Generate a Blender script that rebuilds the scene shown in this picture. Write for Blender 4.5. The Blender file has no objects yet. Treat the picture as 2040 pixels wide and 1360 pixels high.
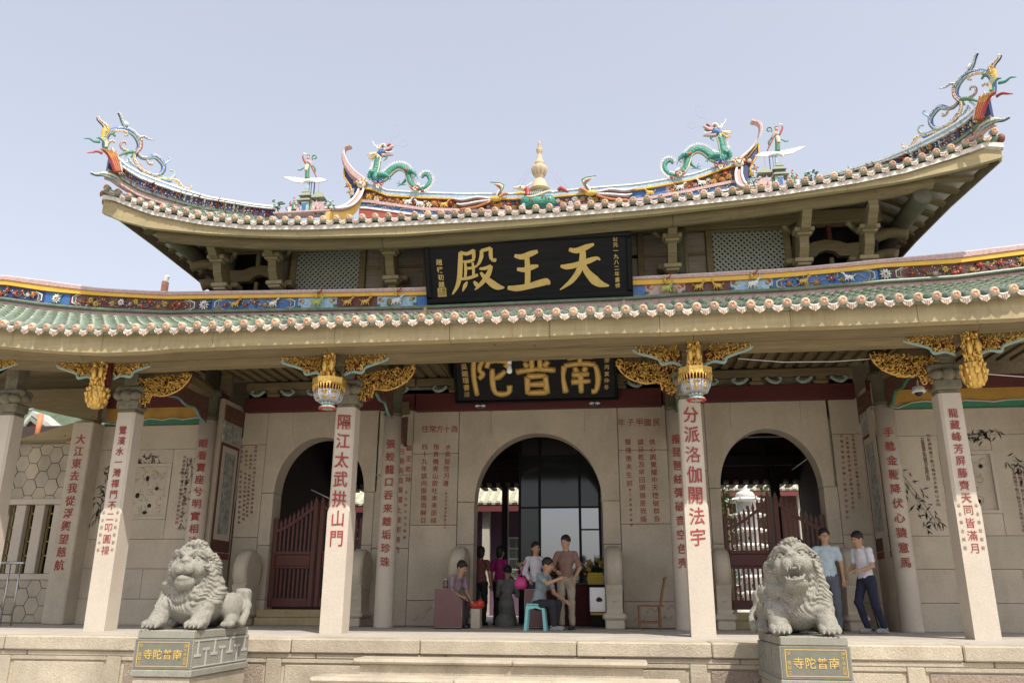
import bpy, math, random
import numpy as np
from mathutils import Matrix, Vector
random.seed(7); RNG = np.random.RandomState(5)
S = bpy.context.scene
K = 1.2                      # working unit -> metres
rad = math.radians
# ---------------------------------------------------------------- camera
CF, CP, CYW, CR = 1653.53, 0.3023, -0.1256, 0.0051
CAM = np.array([1.3943, -11.2137, 0.4245])
_f = np.array([math.sin(CYW)*math.cos(CP), math.cos(CYW)*math.cos(CP), math.sin(CP)])
_r = np.array([math.cos(CYW), -math.sin(CYW), 0.0]); _u = np.cross(_r, _f)
RT = math.cos(CR)*_r + math.sin(CR)*_u; UP = -math.sin(CR)*_r + math.cos(CR)*_u; FW = _f
cd = bpy.data.cameras.new("camera"); cam = bpy.data.objects.new("camera", cd); S.collection.objects.link(cam)
cd.sensor_width = 36; cd.lens = CF/2040*36; cd.clip_end = 3000; cd.clip_start = 0.05
cam.matrix_world = Matrix([[RT[0], UP[0], -FW[0], CAM[0]*K], [RT[1], UP[1], -FW[1], CAM[1]*K], [RT[2], UP[2], -FW[2], CAM[2]*K], [0, 0, 0, 1]])
S.camera = cam
# ---------------------------------------------------------------- light
SAZ, SEL = rad(33), rad(56)      # sun to the right of and behind the viewer
sdir = Vector((math.sin(SAZ)*math.cos(SEL), -math.cos(SAZ)*math.cos(SEL), math.sin(SEL)))
sl = bpy.data.lights.new("sun", 'SUN'); sl.energy = 3.3; sl.angle = rad(0.6); sl.color = (1.0, 0.94, 0.84)
so = bpy.data.objects.new("sun", sl); S.collection.objects.link(so); so.rotation_euler = sdir.to_track_quat('Z', 'Y').to_euler()
so.location = (5, -20, 30)
w = bpy.data.worlds.new("World"); S.world = w; w.use_nodes = True
nt = w.node_tree; nt.nodes.clear()
sky = nt.nodes.new('ShaderNodeTexSky'); sky.sky_type = 'NISHITA'; sky.sun_disc = False
sky.sun_elevation = SEL; sky.sun_rotation = math.pi - SAZ; sky.air_density = 1.0; sky.dust_density = 4.0; sky.ozone_density = 2.0
hs = nt.nodes.new('ShaderNodeHueSaturation'); hs.inputs['Saturation'].default_value = 0.5; hs.inputs['Value'].default_value = 1.9
gm = nt.nodes.new('ShaderNodeGamma'); gm.inputs[1].default_value = 0.6
mxs = nt.nodes.new('ShaderNodeMixRGB'); mxs.blend_type = 'MULTIPLY'; mxs.inputs[0].default_value = 1.0; mxs.inputs[2].default_value = (0.99, 0.985, 1.025, 1)
bg = nt.nodes.new('ShaderNodeBackground'); bg.inputs[1].default_value = 0.15
wo = nt.nodes.new('ShaderNodeOutputWorld')
nt.links.new(sky.outputs[0], gm.inputs[0]); nt.links.new(gm.outputs[0], hs.inputs['Color']); nt.links.new(hs.outputs[0], mxs.inputs[1])
nt.links.new(mxs.outputs[0], bg.inputs[0]); nt.links.new(bg.outputs[0], wo.inputs[0])
S.view_settings.view_transform = 'Standard'; S.view_settings.look = 'None'; S.view_settings.exposure = 0.6; S.view_settings.gamma = 1.0
S.view_settings.use_curve_mapping = False
S.cycles.max_bounces = 6; S.cycles.diffuse_bounces = 4; S.cycles.glossy_bounces = 3; S.cycles.transmission_bounces = 4

def ray(u, v): return RT*(u-1020)/CF + UP*(680-v)/CF + FW
def at(u, v, Y): d = ray(u, v); return CAM + d*(Y-CAM[1])/d[1]
def onz(u, v, z): d = ray(u, v); return CAM + d*(z-CAM[2])/d[2]
def onp(u, v, p0, n): d = ray(u, v); return CAM + d*(np.dot(np.array(p0)-CAM, n)/np.dot(d, n))
def lerp(xs, ys): return lambda x: float(np.interp(x, xs, ys))

# ---------------------------------------------------------------- materials
def _n(nt, t, **k):
    n = nt.nodes.new(t)
    for a, b in k.items(): setattr(n, a, b)
    return n
MATS = {}
def mat(name, col, rough=0.7, metal=0.0, var=0.12, scale=3.0, bump=0.0, bscale=30.0, speck=0.0, stain=0.0, stcol=(0.1, 0.09, 0.06), stretch=(1, 1, 1), coat=0.0, spec=0.4, emit=0.0, objvar=0.0, fac2=None, bdist=0.02, scales=0.0, streak=0.0, knots=0.0):
    if name in MATS: return MATS[name]
    m = bpy.data.materials.new(name); m.use_nodes = True; t = m.node_tree; L = t.links.new
    b = t.nodes['Principled BSDF']; b.inputs['Roughness'].default_value = rough; b.inputs['Metallic'].default_value = metal
    b.inputs['Specular IOR Level'].default_value = spec; b.inputs['Coat Weight'].default_value = coat
    geo = _n(t, 'ShaderNodeNewGeometry'); mp = _n(t, 'ShaderNodeMapping'); mp.inputs['Scale'].default_value = stretch
    L(geo.outputs['Position'], mp.inputs['Vector'])
    nz = _n(t, 'ShaderNodeTexNoise'); nz.inputs['Scale'].default_value = scale; nz.inputs['Detail'].default_value = 6; nz.inputs['Roughness'].default_value = 0.62
    L(mp.outputs[0], nz.inputs['Vector'])
    mr = _n(t, 'ShaderNodeMapRange'); mr.inputs[1].default_value = 0.25; mr.inputs[2].default_value = 0.75; mr.inputs[3].default_value = 1-var; mr.inputs[4].default_value = 1+var
    L(nz.outputs['Fac'], mr.inputs[0]); val = mr.outputs[0]
    if objvar:
        oi = _n(t, 'ShaderNodeObjectInfo'); m2 = _n(t, 'ShaderNodeMapRange'); m2.inputs[3].default_value = 1-objvar; m2.inputs[4].default_value = 1+objvar
        L(oi.outputs['Random'], m2.inputs[0]); mm = _n(t, 'ShaderNodeMath', operation='MULTIPLY'); L(val, mm.inputs[0]); L(m2.outputs[0], mm.inputs[1]); val = mm.outputs[0]
    if speck:
        sn = _n(t, 'ShaderNodeTexNoise'); sn.inputs['Scale'].default_value = 90; sn.inputs['Detail'].default_value = 3
        L(geo.outputs['Position'], sn.inputs['Vector'])
        m3 = _n(t, 'ShaderNodeMapRange'); m3.inputs[1].default_value = 0.3; m3.inputs[2].default_value = 0.7; m3.inputs[3].default_value = 1-speck; m3.inputs[4].default_value = 1+speck
        L(sn.outputs['Fac'], m3.inputs[0]); mm = _n(t, 'ShaderNodeMath', operation='MULTIPLY'); L(val, mm.inputs[0]); L(m3.outputs[0], mm.inputs[1]); val = mm.outputs[0]
    vm = _n(t, 'ShaderNodeVectorMath', operation='SCALE'); vm.inputs[0].default_value = col; L(val, vm.inputs['Scale']); out = vm.outputs[0]
    if stain:
        mp2 = _n(t, 'ShaderNodeMapping'); mp2.inputs['Scale'].default_value = (1.0, 1.0, 0.35); L(geo.outputs['Position'], mp2.inputs[0])
        s2 = _n(t, 'ShaderNodeTexNoise'); s2.inputs['Scale'].default_value = 1.7; s2.inputs['Detail'].default_value = 8; s2.inputs['Roughness'].default_value = 0.7; L(mp2.outputs[0], s2.inputs['Vector'])
        m4 = _n(t, 'ShaderNodeMapRange'); m4.inputs[1].default_value = 0.5; m4.inputs[2].default_value = 0.78; m4.inputs[3].default_value = 0; m4.inputs[4].default_value = stain; L(s2.outputs['Fac'], m4.inputs[0])
        mx = _n(t, 'ShaderNodeMixRGB'); L(m4.outputs[0], mx.inputs[0]); L(out, mx.inputs[1]); mx.inputs[2].default_value = (*stcol, 1); out = mx.outputs[0]
    if streak:
        mp3 = _n(t, 'ShaderNodeMapping'); mp3.inputs['Scale'].default_value = (9.0, 9.0, 0.5); L(geo.outputs['Position'], mp3.inputs[0])
        s3 = _n(t, 'ShaderNodeTexNoise'); s3.inputs['Scale'].default_value = 1.6; s3.inputs['Detail'].default_value = 9; s3.inputs['Roughness'].default_value = 0.75; L(mp3.outputs[0], s3.inputs['Vector'])
        for lo, hi, cc in ((0.56, 0.72, (0.56, 0.53, 0.44)), (0.44, 0.30, (0.10, 0.09, 0.055))):
            m5 = _n(t, 'ShaderNodeMapRange'); m5.inputs[1].default_value = lo; m5.inputs[2].default_value = hi; m5.inputs[3].default_value = 0; m5.inputs[4].default_value = streak; L(s3.outputs['Fac'], m5.inputs[0])
            mx = _n(t, 'ShaderNodeMixRGB'); L(m5.outputs[0], mx.inputs[0]); L(out, mx.inputs[1]); mx.inputs[2].default_value = (*cc, 1); out = mx.outputs[0]
    if knots:
        vk = _n(t, 'ShaderNodeTexVoronoi'); vk.inputs['Scale'].default_value = 2.6; L(geo.outputs['Position'], vk.inputs['Vector'])
        m6 = _n(t, 'ShaderNodeMapRange'); m6.inputs[1].default_value = 0.03; m6.inputs[2].default_value = 0.07; m6.inputs[3].default_value = knots; m6.inputs[4].default_value = 0; L(vk.outputs['Distance'], m6.inputs[0])
        mx = _n(t, 'ShaderNodeMixRGB'); L(m6.outputs[0], mx.inputs[0]); L(out, mx.inputs[1]); mx.inputs[2].default_value = (0.05, 0.035, 0.02, 1); out = mx.outputs[0]
    L(out, b.inputs['Base Color'])
    if emit: L(out, b.inputs['Emission Color']); b.inputs['Emission Strength'].default_value = emit
    if bump:
        bn = _n(t, 'ShaderNodeTexNoise'); bn.inputs['Scale'].default_value = bscale; bn.inputs['Detail'].default_value = 5; bn.inputs['Roughness'].default_value = 0.7; L(mp.outputs[0], bn.inputs['Vector'])
        bp = _n(t, 'ShaderNodeBump'); bp.inputs['Strength'].default_value = bump; bp.inputs['Distance'].default_value = bdist
        L(bn.outputs['Fac'], bp.inputs['Height']); L(bp.outputs[0], b.inputs['Normal'])
        if scales:
            vo = _n(t, 'ShaderNodeTexVoronoi'); vo.inputs['Scale'].default_value = scales; L(geo.outputs['Position'], vo.inputs['Vector'])
            b2 = _n(t, 'ShaderNodeBump'); b2.inputs['Strength'].default_value = 0.8; b2.inputs['Distance'].default_value = 0.02; b2.invert = True
            L(vo.outputs['Distance'], b2.inputs['Height']); L(bp.outputs[0], b2.inputs['Normal']); L(b2.outputs[0], b.inputs['Normal'])
    MATS[name] = m; return m
GRAN = mat('granite_beige', (0.50, 0.44, 0.345), 0.85, var=0.13, scale=1.6, bump=0.25, bscale=60, speck=0.16, stain=0.35, stcol=(0.2, 0.16, 0.11), objvar=.07)
GRANL = mat('granite_column', (0.52, 0.46, 0.38), 0.8, var=0.08, scale=1.4, bump=0.2, bscale=70, speck=0.12, stain=0.22, stcol=(0.4, 0.3, 0.2))
GRANF = mat('granite_floor', (0.42, 0.38, 0.33), 0.8, var=0.16, scale=1.1, bump=0.25, bscale=40, speck=0.1, stain=0.45, stcol=(0.26, 0.21, 0.16))
GRANK = mat('granite_kerb', (0.43, 0.37, 0.28), 0.88, var=0.22, scale=2.0, bump=0.7, bscale=35, speck=0.18, stain=0.6, stcol=(0.22, 0.185, 0.13), objvar=0.1)
GRANP = mat('granite_pink', (0.36, 0.285, 0.225), 0.92, var=0.2, scale=5.0, bump=1.0, bscale=26, speck=0.2, bdist=0.05)
GRANG = mat('granite_grey', (0.26, 0.25, 0.205), 0.85, var=0.1, scale=6.0, bump=0.3, bscale=90, speck=0.25, stain=0.2)
LIONM = mat('granite_lion', (0.26, 0.245, 0.205), 0.9, var=0.2, scale=7.0, bump=0.6, bscale=70, speck=0.35, stain=0.5, stcol=(0.2, 0.17, 0.12))
SLATE = mat('slate_panel', (0.155, 0.155, 0.125), 0.6, var=0.15, scale=8, bump=0.1, speck=0.12)
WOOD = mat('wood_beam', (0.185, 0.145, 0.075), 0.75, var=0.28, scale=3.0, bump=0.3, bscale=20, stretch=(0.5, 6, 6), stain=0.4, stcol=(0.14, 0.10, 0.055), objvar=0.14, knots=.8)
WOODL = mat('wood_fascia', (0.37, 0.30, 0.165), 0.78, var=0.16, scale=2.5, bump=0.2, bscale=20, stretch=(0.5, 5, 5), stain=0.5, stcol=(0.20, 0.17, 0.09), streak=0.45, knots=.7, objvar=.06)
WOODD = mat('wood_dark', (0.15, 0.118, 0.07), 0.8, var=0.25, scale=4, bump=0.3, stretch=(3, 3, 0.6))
WOODO = mat('wood_old_board', (0.24, 0.205, 0.165), 0.85, var=0.3, scale=5, bump=0.3, stretch=(0.5, 5, 5), stain=0.8, stcol=(0.13, 0.08, 0.05))
WGREEN = mat('wood_green_grey', (0.095, 0.088, 0.055), 0.7, var=0.25, scale=5, bump=0.2)
REDB = mat('red_beam_paint', (0.095, 0.02, 0.02), 0.6, var=0.2, scale=3, stretch=(.5, 4, 4))
REDG = mat('red_gate_paint', (0.11, 0.032, 0.022), 0.45, var=0.2, scale=5)
REDT = mat('red_letter_paint', (0.30, 0.05, 0.042), 0.7, var=0.3, scale=18)
GTILE = mat('green_glazed_tile', (0.125, 0.17, 0.115), 0.4, var=0.35, scale=6, bump=0.15, objvar=0.22, coat=0.3, stain=0.6, stcol=(0.34, 0.37, 0.29))
MORT = mat('pale_mortar', (0.62, 0.57, 0.52), 0.9, var=0.15, scale=9, bump=0.3)
TERRA = mat('salmon_tile_end', (0.60, 0.365, 0.24), 0.7, var=0.18, scale=25, bump=0.5, bscale=60, objvar=0.25, stain=.3, stcol=(.35, .3, .24))
TERRAP = mat('pale_drip_tile', (0.55, 0.43, 0.345), 0.7, var=0.22, scale=14, bump=0.3, bscale=40, objvar=0.22, stain=.35, stcol=(.4, .36, .3))
WTILE = mat('whitewashed_tile', (0.66, 0.62, 0.57), 0.65, var=0.2, scale=10, objvar=0.12, stain=.4, stcol=(.3, .29, .24))
GOLD = mat('carved_gilding', (0.72, 0.47, 0.13), 0.32, metal=0.75, var=0.3, scale=18, bump=0.6, bscale=60)
GOLDP = mat('gold_letter_paint', (0.60, 0.42, 0.14), 0.45, metal=0.25, var=0.12, scale=12)
BLACKL = mat('black_lacquer', (0.010, 0.010, 0.012), 0.42, var=0.5, scale=3, stretch=(.5, 4, 6), spec=0.15)
DRED = mat('dark_red_ground', (0.10, 0.018, 0.015), 0.7)
C = {}
for nme, c in dict(red=(0.36, 0.045, 0.035), blue=(0.05, 0.14, 0.36), navy=(0.035, 0.045, 0.15), sky_blue=(0.33, 0.47, 0.60), yellow=(0.60, 0.38, 0.07), cream=(0.72, 0.62, 0.42), white=(0.74, 0.73, 0.70), pink=(0.50, 0.33, 0.32), green=(0.07, 0.20, 0.10), teal=(0.07, 0.23, 0.19), maroon=(0.12, 0.035, 0.03), orange=(0.52, 0.20, 0.07), pale_teal=(0.32, 0.43, 0.38), lilac=(0.36, 0.28, 0.32), lime=(0.42, 0.46, 0.10)).items():
    C[nme] = mat('ceramic_'+nme, c, 0.5, var=0.38, scale=24, speck=.3, coat=0.05, stain=0.4, stcol=(.33, .30, .25), bump=.35, bscale=60)
DRAG = mat('dragon_scales', (0.05, 0.24, 0.18), 0.4, var=0.25, scale=16, bump=0.2, scales=26, coat=0.2)
TEALT = mat('trim_teal', (0.16, 0.30, 0.28), 0.6, var=0.15, scale=8)
GREENT = mat('trim_green', (0.04, 0.20, 0.11), 0.6, var=0.15, scale=8)
DARK = mat('dark_interior', (0.02, 0.017, 0.015), 0.8)  # near-black standing for shade in openings; also used for hair and eyes
METAL = mat('brushed_metal', (0.5, 0.5, 0.52), 0.3, metal=0.9)
WHT = mat('white_plastic', (0.75, 0.75, 0.73), 0.4)

# ---------------------------------------------------------------- objects
WL = {}
def link(o, parent=None, kind=None, label=None, cat=None, group=None):
    S.collection.objects.link(o)
    if parent is not None: o.parent = parent
    if kind: o['kind'] = kind
    if label: o['label'] = label
    if cat: o['category'] = cat
    if group: o['group'] = group
    return o
def empty(name, loc, label, cat, group=None, rz=0):
    o = bpy.data.objects.new(name, None); o.empty_display_size = 0.2; o.location = Vector(loc)*K; o.rotation_euler = (0, 0, rz)
    WL[o] = (np.array(loc, float), rz); return link(o, None, None, label, cat, group)
def sub(name, parent, loc, rz=0):
    "an empty-free grouping is not used; parts are meshes"
class MB:
    def __init__(s): s.v = []; s.f = []; s.m = []; s.sm = []; s.n = 0
    def add(s, vs, fs, mi=0, smooth=False):
        vs = np.asarray(vs, float).reshape(-1, 3); b = s.n; s.v.append(vs); s.n += len(vs)
        for f in fs: s.f.append([b+i for i in f])
        s.m += [mi]*len(fs); s.sm += [smooth]*len(fs); return s
    def box(s, x0, x1, y0, y1, z0, z1, mi=0):
        if x0 > x1: x0, x1 = x1, x0
        if y0 > y1: y0, y1 = y1, y0
        if z0 > z1: z0, z1 = z1, z0
        return s.add([(x0, y0, z0), (x1, y0, z0), (x1, y1, z0), (x0, y1, z0), (x0, y0, z1), (x1, y0, z1), (x1, y1, z1), (x0, y1, z1)],
                     [(0, 3, 2, 1), (4, 5, 6, 7), (0, 1, 5, 4), (1, 2, 6, 5), (2, 3, 7, 6), (3, 0, 4, 7)], mi)
    def bbox(s, x0, x1, y0, y1, z0, z1, b=0.01, mi=0):      # box with chamfered edges seen from the front
        b = min(b, abs(x1-x0)/3, abs(y1-y0)/3, abs(z1-z0)/3)
        P = lambda i, j: [(x0+i, y0+j), (x1-i, y0+j), (x1-j if 0 else x1-i, y1-j), (x0+i, y1-j)]
        rings = []
        for z, o in ((z0, b), (z0+b, 0), (z1-b, 0), (z1, b)):
            X0, X1, Y0, Y1 = x0+o, x1-o, y0+o, y1-o; c = b if o == 0 else b*0.6
            rings.append([(X0+c, Y0, z), (X1-c, Y0, z), (X1, Y0+c, z), (X1, Y1-c, z), (X1-c, Y1, z), (X0+c, Y1, z), (X0, Y1-c, z), (X0, Y0+c, z)])
        return s.loft(rings, mi, caps=True)
    def loft(s, rings, mi=0, caps=True, closed=True, smooth=False):
        n = len(rings[0]); vs = [p for r in rings for p in r]; fs = []
        for i in range(len(rings)-1):
            for j in range(n if closed else n-1):
                a = i*n+j; b = i*n+(j+1) % n; fs.append((a, b, b+n, a+n))
        if caps and closed: fs.append(tuple(range(n))[::-1]); fs.append(tuple((len(rings)-1)*n+j for j in range(n)))
        return s.add(vs, fs, mi, smooth)
    def prism(s, poly, y0, y1, mi=0, axis='y'):
        n = len(poly)
        if axis == 'y': A = [(x, y0, z) for x, z in poly]; B = [(x, y1, z) for x, z in poly]
        elif axis == 'x': A = [(y0, y, z) for y, z in poly]; B = [(y1, y, z) for y, z in poly]
        else: A = [(x, y, y0) for x, y in poly]; B = [(x, y, y1) for x, y in poly]
        return s.add(A+B, [tuple(range(n)), tuple(range(2*n-1, n-1, -1))]+[(i, i+n, (i+1) % n+n, (i+1) % n) for i in range(n)], mi)
    def tube(s, pts, r, n=8, mi=0, smooth=True, flat=None, up=(0, 0, 1)):
        pts = [np.array(p, float) for p in pts]; rs = r if hasattr(r, '__len__') else [r]*len(pts); rings = []; prev = None
        for i, p in enumerate(pts):
            d = pts[min(i+1, len(pts)-1)]-pts[max(i-1, 0)]; d = d/(np.linalg.norm(d)+1e-9)
            a = np.array(up, float) if prev is None else prev
            if abs(np.dot(a, d)) > 0.97: a = np.array((0.3, 1, 0.2)) if prev is None else a
            u = a-d*np.dot(a, d); u /= np.linalg.norm(u)+1e-9; prev = u; v = np.cross(d, u)
            ring = []
            for k in range(n):
                t = 2*math.pi*k/n; q = u*math.cos(t)*rs[i]+v*math.sin(t)*rs[i]
                if flat is not None: q = q*(1, 1, 1) - np.array(flat)*np.dot(q, flat)*0.45
                ring.append(p+q)
            rings.append(ring)
        return s.loft(rings, mi, smooth=smooth)
    def bez(s, pts, r, n=8, mi=0, seg=5, **k):
        P, R = spline(pts, r if hasattr(r, '__len__') else [r]*len(pts), seg); return s.tube(P, R, n, mi, **k)
    def lathe(s, prof, c=(0, 0, 0), n=20, mi=0, axis='z', smooth=True, a0=0, sq=(1, 1)):
        rings = []
        for r, z in prof:
            ring = []
            for k in range(n):
                t = a0+2*math.pi*k/n; x, y = r*math.cos(t)*sq[0], r*math.sin(t)*sq[1]
                ring.append((c[0]+x, c[1]+y, c[2]+z) if axis == 'z' else (c[0]+z, c[1]+x, c[2]+y) if axis == 'x' else (c[0]+x, c[1]+z, c[2]-y))
            rings.append(ring)
        return s.loft(rings, mi, smooth=smooth)
    def ell(s, c, r, n=8, m=5, mi=0, R=None):
        if not hasattr(r, '__len__'): r = (r, r, r)
        rings = []
        for j in range(m+1):
            ph = math.pi*(0.03+0.94*j/m)-math.pi/2
            rings.append([np.array((r[0]*math.cos(ph)*math.cos(2*math.pi*k/n), r[1]*math.cos(ph)*math.sin(2*math.pi*k/n), r[2]*math.sin(ph))) for k in range(n)])
        rings = [[(R@p if R is not None else p)+np.array(c) for p in rg] for rg in rings]
        return s.loft(rings, mi, smooth=True)
    def mirror(s): 
        s.v = [v*np.array((-1, 1, 1)) for v in s.v]; s.f = [f[::-1] for f in s.f]; return s
    def mesh(s, name, mats, off=(0, 0, 0)):
        me = bpy.data.meshes.new(name); V = (np.concatenate(s.v)-np.array(off))*K
        me.from_pydata(V.tolist(), [], s.f)
        for m in (mats if isinstance(mats, (list, tuple)) else [mats]): me.materials.append(m)
        me.polygons.foreach_set('material_index', s.m); me.polygons.foreach_set('use_smooth', s.sm); me.update(); return me
    def build(s, name, mats, parent=None, **kw):
        V = np.concatenate(s.v); c = (V.min(0)+V.max(0))/2; c[2] = V[:, 2].min() if parent is None else c[2]
        me = s.mesh(name, mats, c); o = bpy.data.objects.new(name, me); pl = WL[parent][0] if parent is not None else np.zeros(3)
        o.location = Vector(c-pl)*K; WL[o] = (c, 0); return link(o, parent, **kw)
def inst(name, me, loc, parent=None, rot=(0, 0, 0), scale=1, **kw):
    o = bpy.data.objects.new(name, me); pl = WL[parent][0] if parent is not None else np.zeros(3)
    o.location = Vector(np.array(loc)-pl)*K; o.rotation_euler = rot; o.scale = (scale,)*3 if not hasattr(scale, '__len__') else scale
    WL[o] = (np.array(loc, float), 0); return link(o, parent, **kw)
def spline(P, R, seg=5):
    P = np.array(P, float); n = len(P); out = []; ro = []
    for i in range(n-1):
        p0 = P[max(i-1, 0)]; p1 = P[i]; p2 = P[i+1]; p3 = P[min(i+2, n-1)]
        for k in range(seg):
            t = k/seg; out.append(0.5*((2*p1)+(-p0+p2)*t+(2*p0-5*p1+4*p2-p3)*t*t+(-p0+3*p1-3*p2+p3)*t**3)); ro.append(R[i]*(1-t)+R[i+1]*t)
    out.append(P[-1]); ro.append(R[-1]); return out, ro
def fade(): pass
def rotm(yaw=0, pitch=0, roll=0):
    cy, sy, cp, sp, cr, sr = math.cos(yaw), math.sin(yaw), math.cos(pitch), math.sin(pitch), math.cos(roll), math.sin(roll)
    return np.array([[cy, -sy, 0], [sy, cy, 0], [0, 0, 1]])@np.array([[1, 0, 0], [0, cp, -sp], [0, sp, cp]])@np.array([[cr, 0, sr], [0, 1, 0], [-sr, 0, cr]])

# ---------------------------------------------------------------- sculpting by distance fields
class SDF:
    def __init__(s, lo, hi, h):
        s.lo = np.array(lo, float); s.h = h; n = np.ceil((np.array(hi)-s.lo)/h).astype(int)+1; s.n = n
        s.ax = [s.lo[i]+h*np.arange(n[i]) for i in range(3)]; s.D = np.full(n, 9.0)
    def _reg(s, lo, hi, pad):
        a = np.clip(np.floor((np.array(lo)-pad-s.lo)/s.h).astype(int), 0, s.n); b = np.clip(np.ceil((np.array(hi)+pad-s.lo)/s.h).astype(int)+1, 0, s.n)
        sl = tuple(slice(a[i], b[i]) for i in range(3)); P = np.stack(np.meshgrid(*[s.ax[i][sl[i]] for i in range(3)], indexing='ij'), -1); return sl, P
    def _mix(s, sl, d, k, op):
        A = s.D[sl]
        if op == 'add':
            if k > 0: h = np.clip(0.5+0.5*(A-d)/k, 0, 1); s.D[sl] = A*(1-h)+d*h-k*h*(1-h)
            else: s.D[sl] = np.minimum(A, d)
        else:
            h = np.clip(0.5-0.5*(A+d)/max(k, 1e-4), 0, 1); s.D[sl] = A*(1-h)-d*h+k*h*(1-h)
    def ell(s, c, r, k=0.02, op='add', R=None):
        c = np.array(c, float); r = np.array(r if hasattr(r, '__len__') else (r,)*3, float); m = r.max()
        sl, P = s._reg(c-m, c+m, k+3*s.h); Q = P-c
        if R is not None: Q = Q@R
        k0 = np.sqrt(((Q/r)**2).sum(-1))+1e-9; k1 = np.sqrt(((Q/(r*r))**2).sum(-1))+1e-9; d = k0*(k0-1)/k1; d = np.where(k0 < 1e-3, -r.min(), d)
        s._mix(sl, d, k, op); return s
    def cap(s, a, b, ra, rb=None, k=0.02, op='add'):
        rb = ra if rb is None else rb; a = np.array(a, float); b = np.array(b, float); m = max(ra, rb)
        sl, P = s._reg(np.minimum(a, b)-m, np.maximum(a, b)+m, k+3*s.h); ba = b-a; t = np.clip(((P-a)@ba)/(ba@ba+1e-12), 0, 1)
        d = np.linalg.norm(P-a-t[..., None]*ba, axis=-1)-(ra+(rb-ra)*t); s._mix(sl, d, k, op); return s
    def path(s, pts, r, k=0.02, op='add'):
        for i in range(len(pts)-1): s.cap(pts[i], pts[i+1], r[i] if hasattr(r, '__len__') else r, r[i+1] if hasattr(r, '__len__') else r, k, op)
        return s
    def rbox(s, c, hsz, rr=0.02, k=0.02, op='add', R=None):
        c = np.array(c, float); hsz = np.array(hsz, float); m = np.linalg.norm(hsz)
        sl, P = s._reg(c-m, c+m, k+3*s.h); Q = P-c
        if R is not None: Q = Q@R
        q = np.abs(Q)-hsz+rr; d = np.linalg.norm(np.maximum(q, 0), axis=-1)+np.minimum(q.max(-1), 0)-rr; s._mix(sl, d, k, op); return s
    def surf(s):
        D = s.D; N = np.array(D.shape); D[0], D[-1], D[:, 0], D[:, -1], D[:, :, 0], D[:, :, -1] = 1, 1, 1, 1, 1, 1
        ins = D < 0; cs = np.zeros(N-1, int)
        offs = [(i, j, k) for i in (0, 1) for j in (0, 1) for k in (0, 1)]
        g = lambda A, o: A[o[0]:N[0]-1+o[0], o[1]:N[1]-1+o[1], o[2]:N[2]-1+o[2]]
        for o in offs: cs += g(ins, o)
        act = (cs > 0) & (cs < 8); idx = -np.ones(N-1, int); ijk = np.argwhere(act); idx[act] = np.arange(len(ijk))
        P = np.zeros((len(ijk), 3)); cnt = np.zeros(len(ijk))
        for a in offs:
            for ax in range(3):
                if a[ax]: continue
                b = list(a); b[ax] = 1; da = D[tuple((ijk+a).T)]; db = D[tuple((ijk+b).T)]; cr = (da < 0) != (db < 0)
                t = np.where(cr, da/np.where(cr, da-db, 1), 0); p = np.array(a, float)+np.zeros((len(ijk), 3)); p[:, ax] += t
                P += p*cr[:, None]; cnt += cr
        V = s.lo+(ijk+P/cnt[:, None])*s.h; F = []
        for ax in range(3):
            o1, o2 = [(1, 2), (2, 0), (0, 1)][ax]
            sla = [slice(1, N[i]-1) for i in range(3)]; sla[ax] = slice(0, N[ax]-1); slb = list(sla); slb[ax] = slice(1, N[ax])
            A = ins[tuple(sla)]; B = ins[tuple(slb)]; e = np.argwhere(A != B); st = np.array([1, 1, 1]); st[ax] = 0; e = e+st
            inn = ins[tuple(e.T)]
            d1 = np.zeros(3, int); d1[o1] = 1; d2 = np.zeros(3, int); d2[o2] = 1
            q = np.stack([idx[tuple((e-d1-d2).T)], idx[tuple((e-d2).T)], idx[tuple(e.T)], idx[tuple((e-d1).T)]], 1)
            q[~inn] = q[~inn][:, ::-1]; F.append(q)
        F = np.concatenate(F); F = F[(F >= 0).all(1)]; return V, F
    def into(s, mb, mi=0, T=None):
        V, F = s.surf(); V = V if T is None else T(V); mb.add(V, F.tolist(), mi, True); return mb

# ---------------------------------------------------------------- lettering
_gl = {}
def glyph(ch, off=0.0):
    off = 0.0 if ch in '洛蛟離' else off
    k = (ch, off)
    if k not in _gl:
        cu = bpy.data.curves.new('g', 'FONT'); cu.body = ch; cu.size = 1.0; cu.offset = off; cu.resolution_u = 3; cu.extrude = 0.5
        o = bpy.data.objects.new('g', cu); S.collection.objects.link(o); dg = bpy.context.evaluated_depsgraph_get(); dg.update()
        me = o.evaluated_get(dg).to_mesh(); V = np.array([v.co[:] for v in me.vertices]).reshape(-1, 3); F = [tuple(p.vertices) for p in me.polygons]
        o.evaluated_get(dg).to_mesh_clear(); bpy.data.objects.remove(o); bpy.data.curves.remove(cu)
        if len(V): c = (V[:, :2].min(0)+V[:, :2].max(0))/2; V[:, :2] -= c; V[:, :2] /= 0.92
        _gl[k] = (V, F)
    return _gl[k]
def put_char(mb, ch, fr, size, off=0.012, depth=0.006, mi=0, sx=1.0, slant=0.0, jit=0.0):
    "fr = (origin, right, up, out) in working units"
    V, F = glyph(ch, off)
    if not len(V): return
    o, r, u, n = [np.array(q, float) for q in fr]
    a = slant+random.uniform(-jit, jit); x = V[:, 0]*sx; y = V[:, 1]+x*a; z = np.where(V[:, 2] > 0, depth, -0.004)
    W = o+np.outer(x*size, r)+np.outer(y*size, u)+np.outer(z, n); mb.add(W, F, mi)
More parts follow.
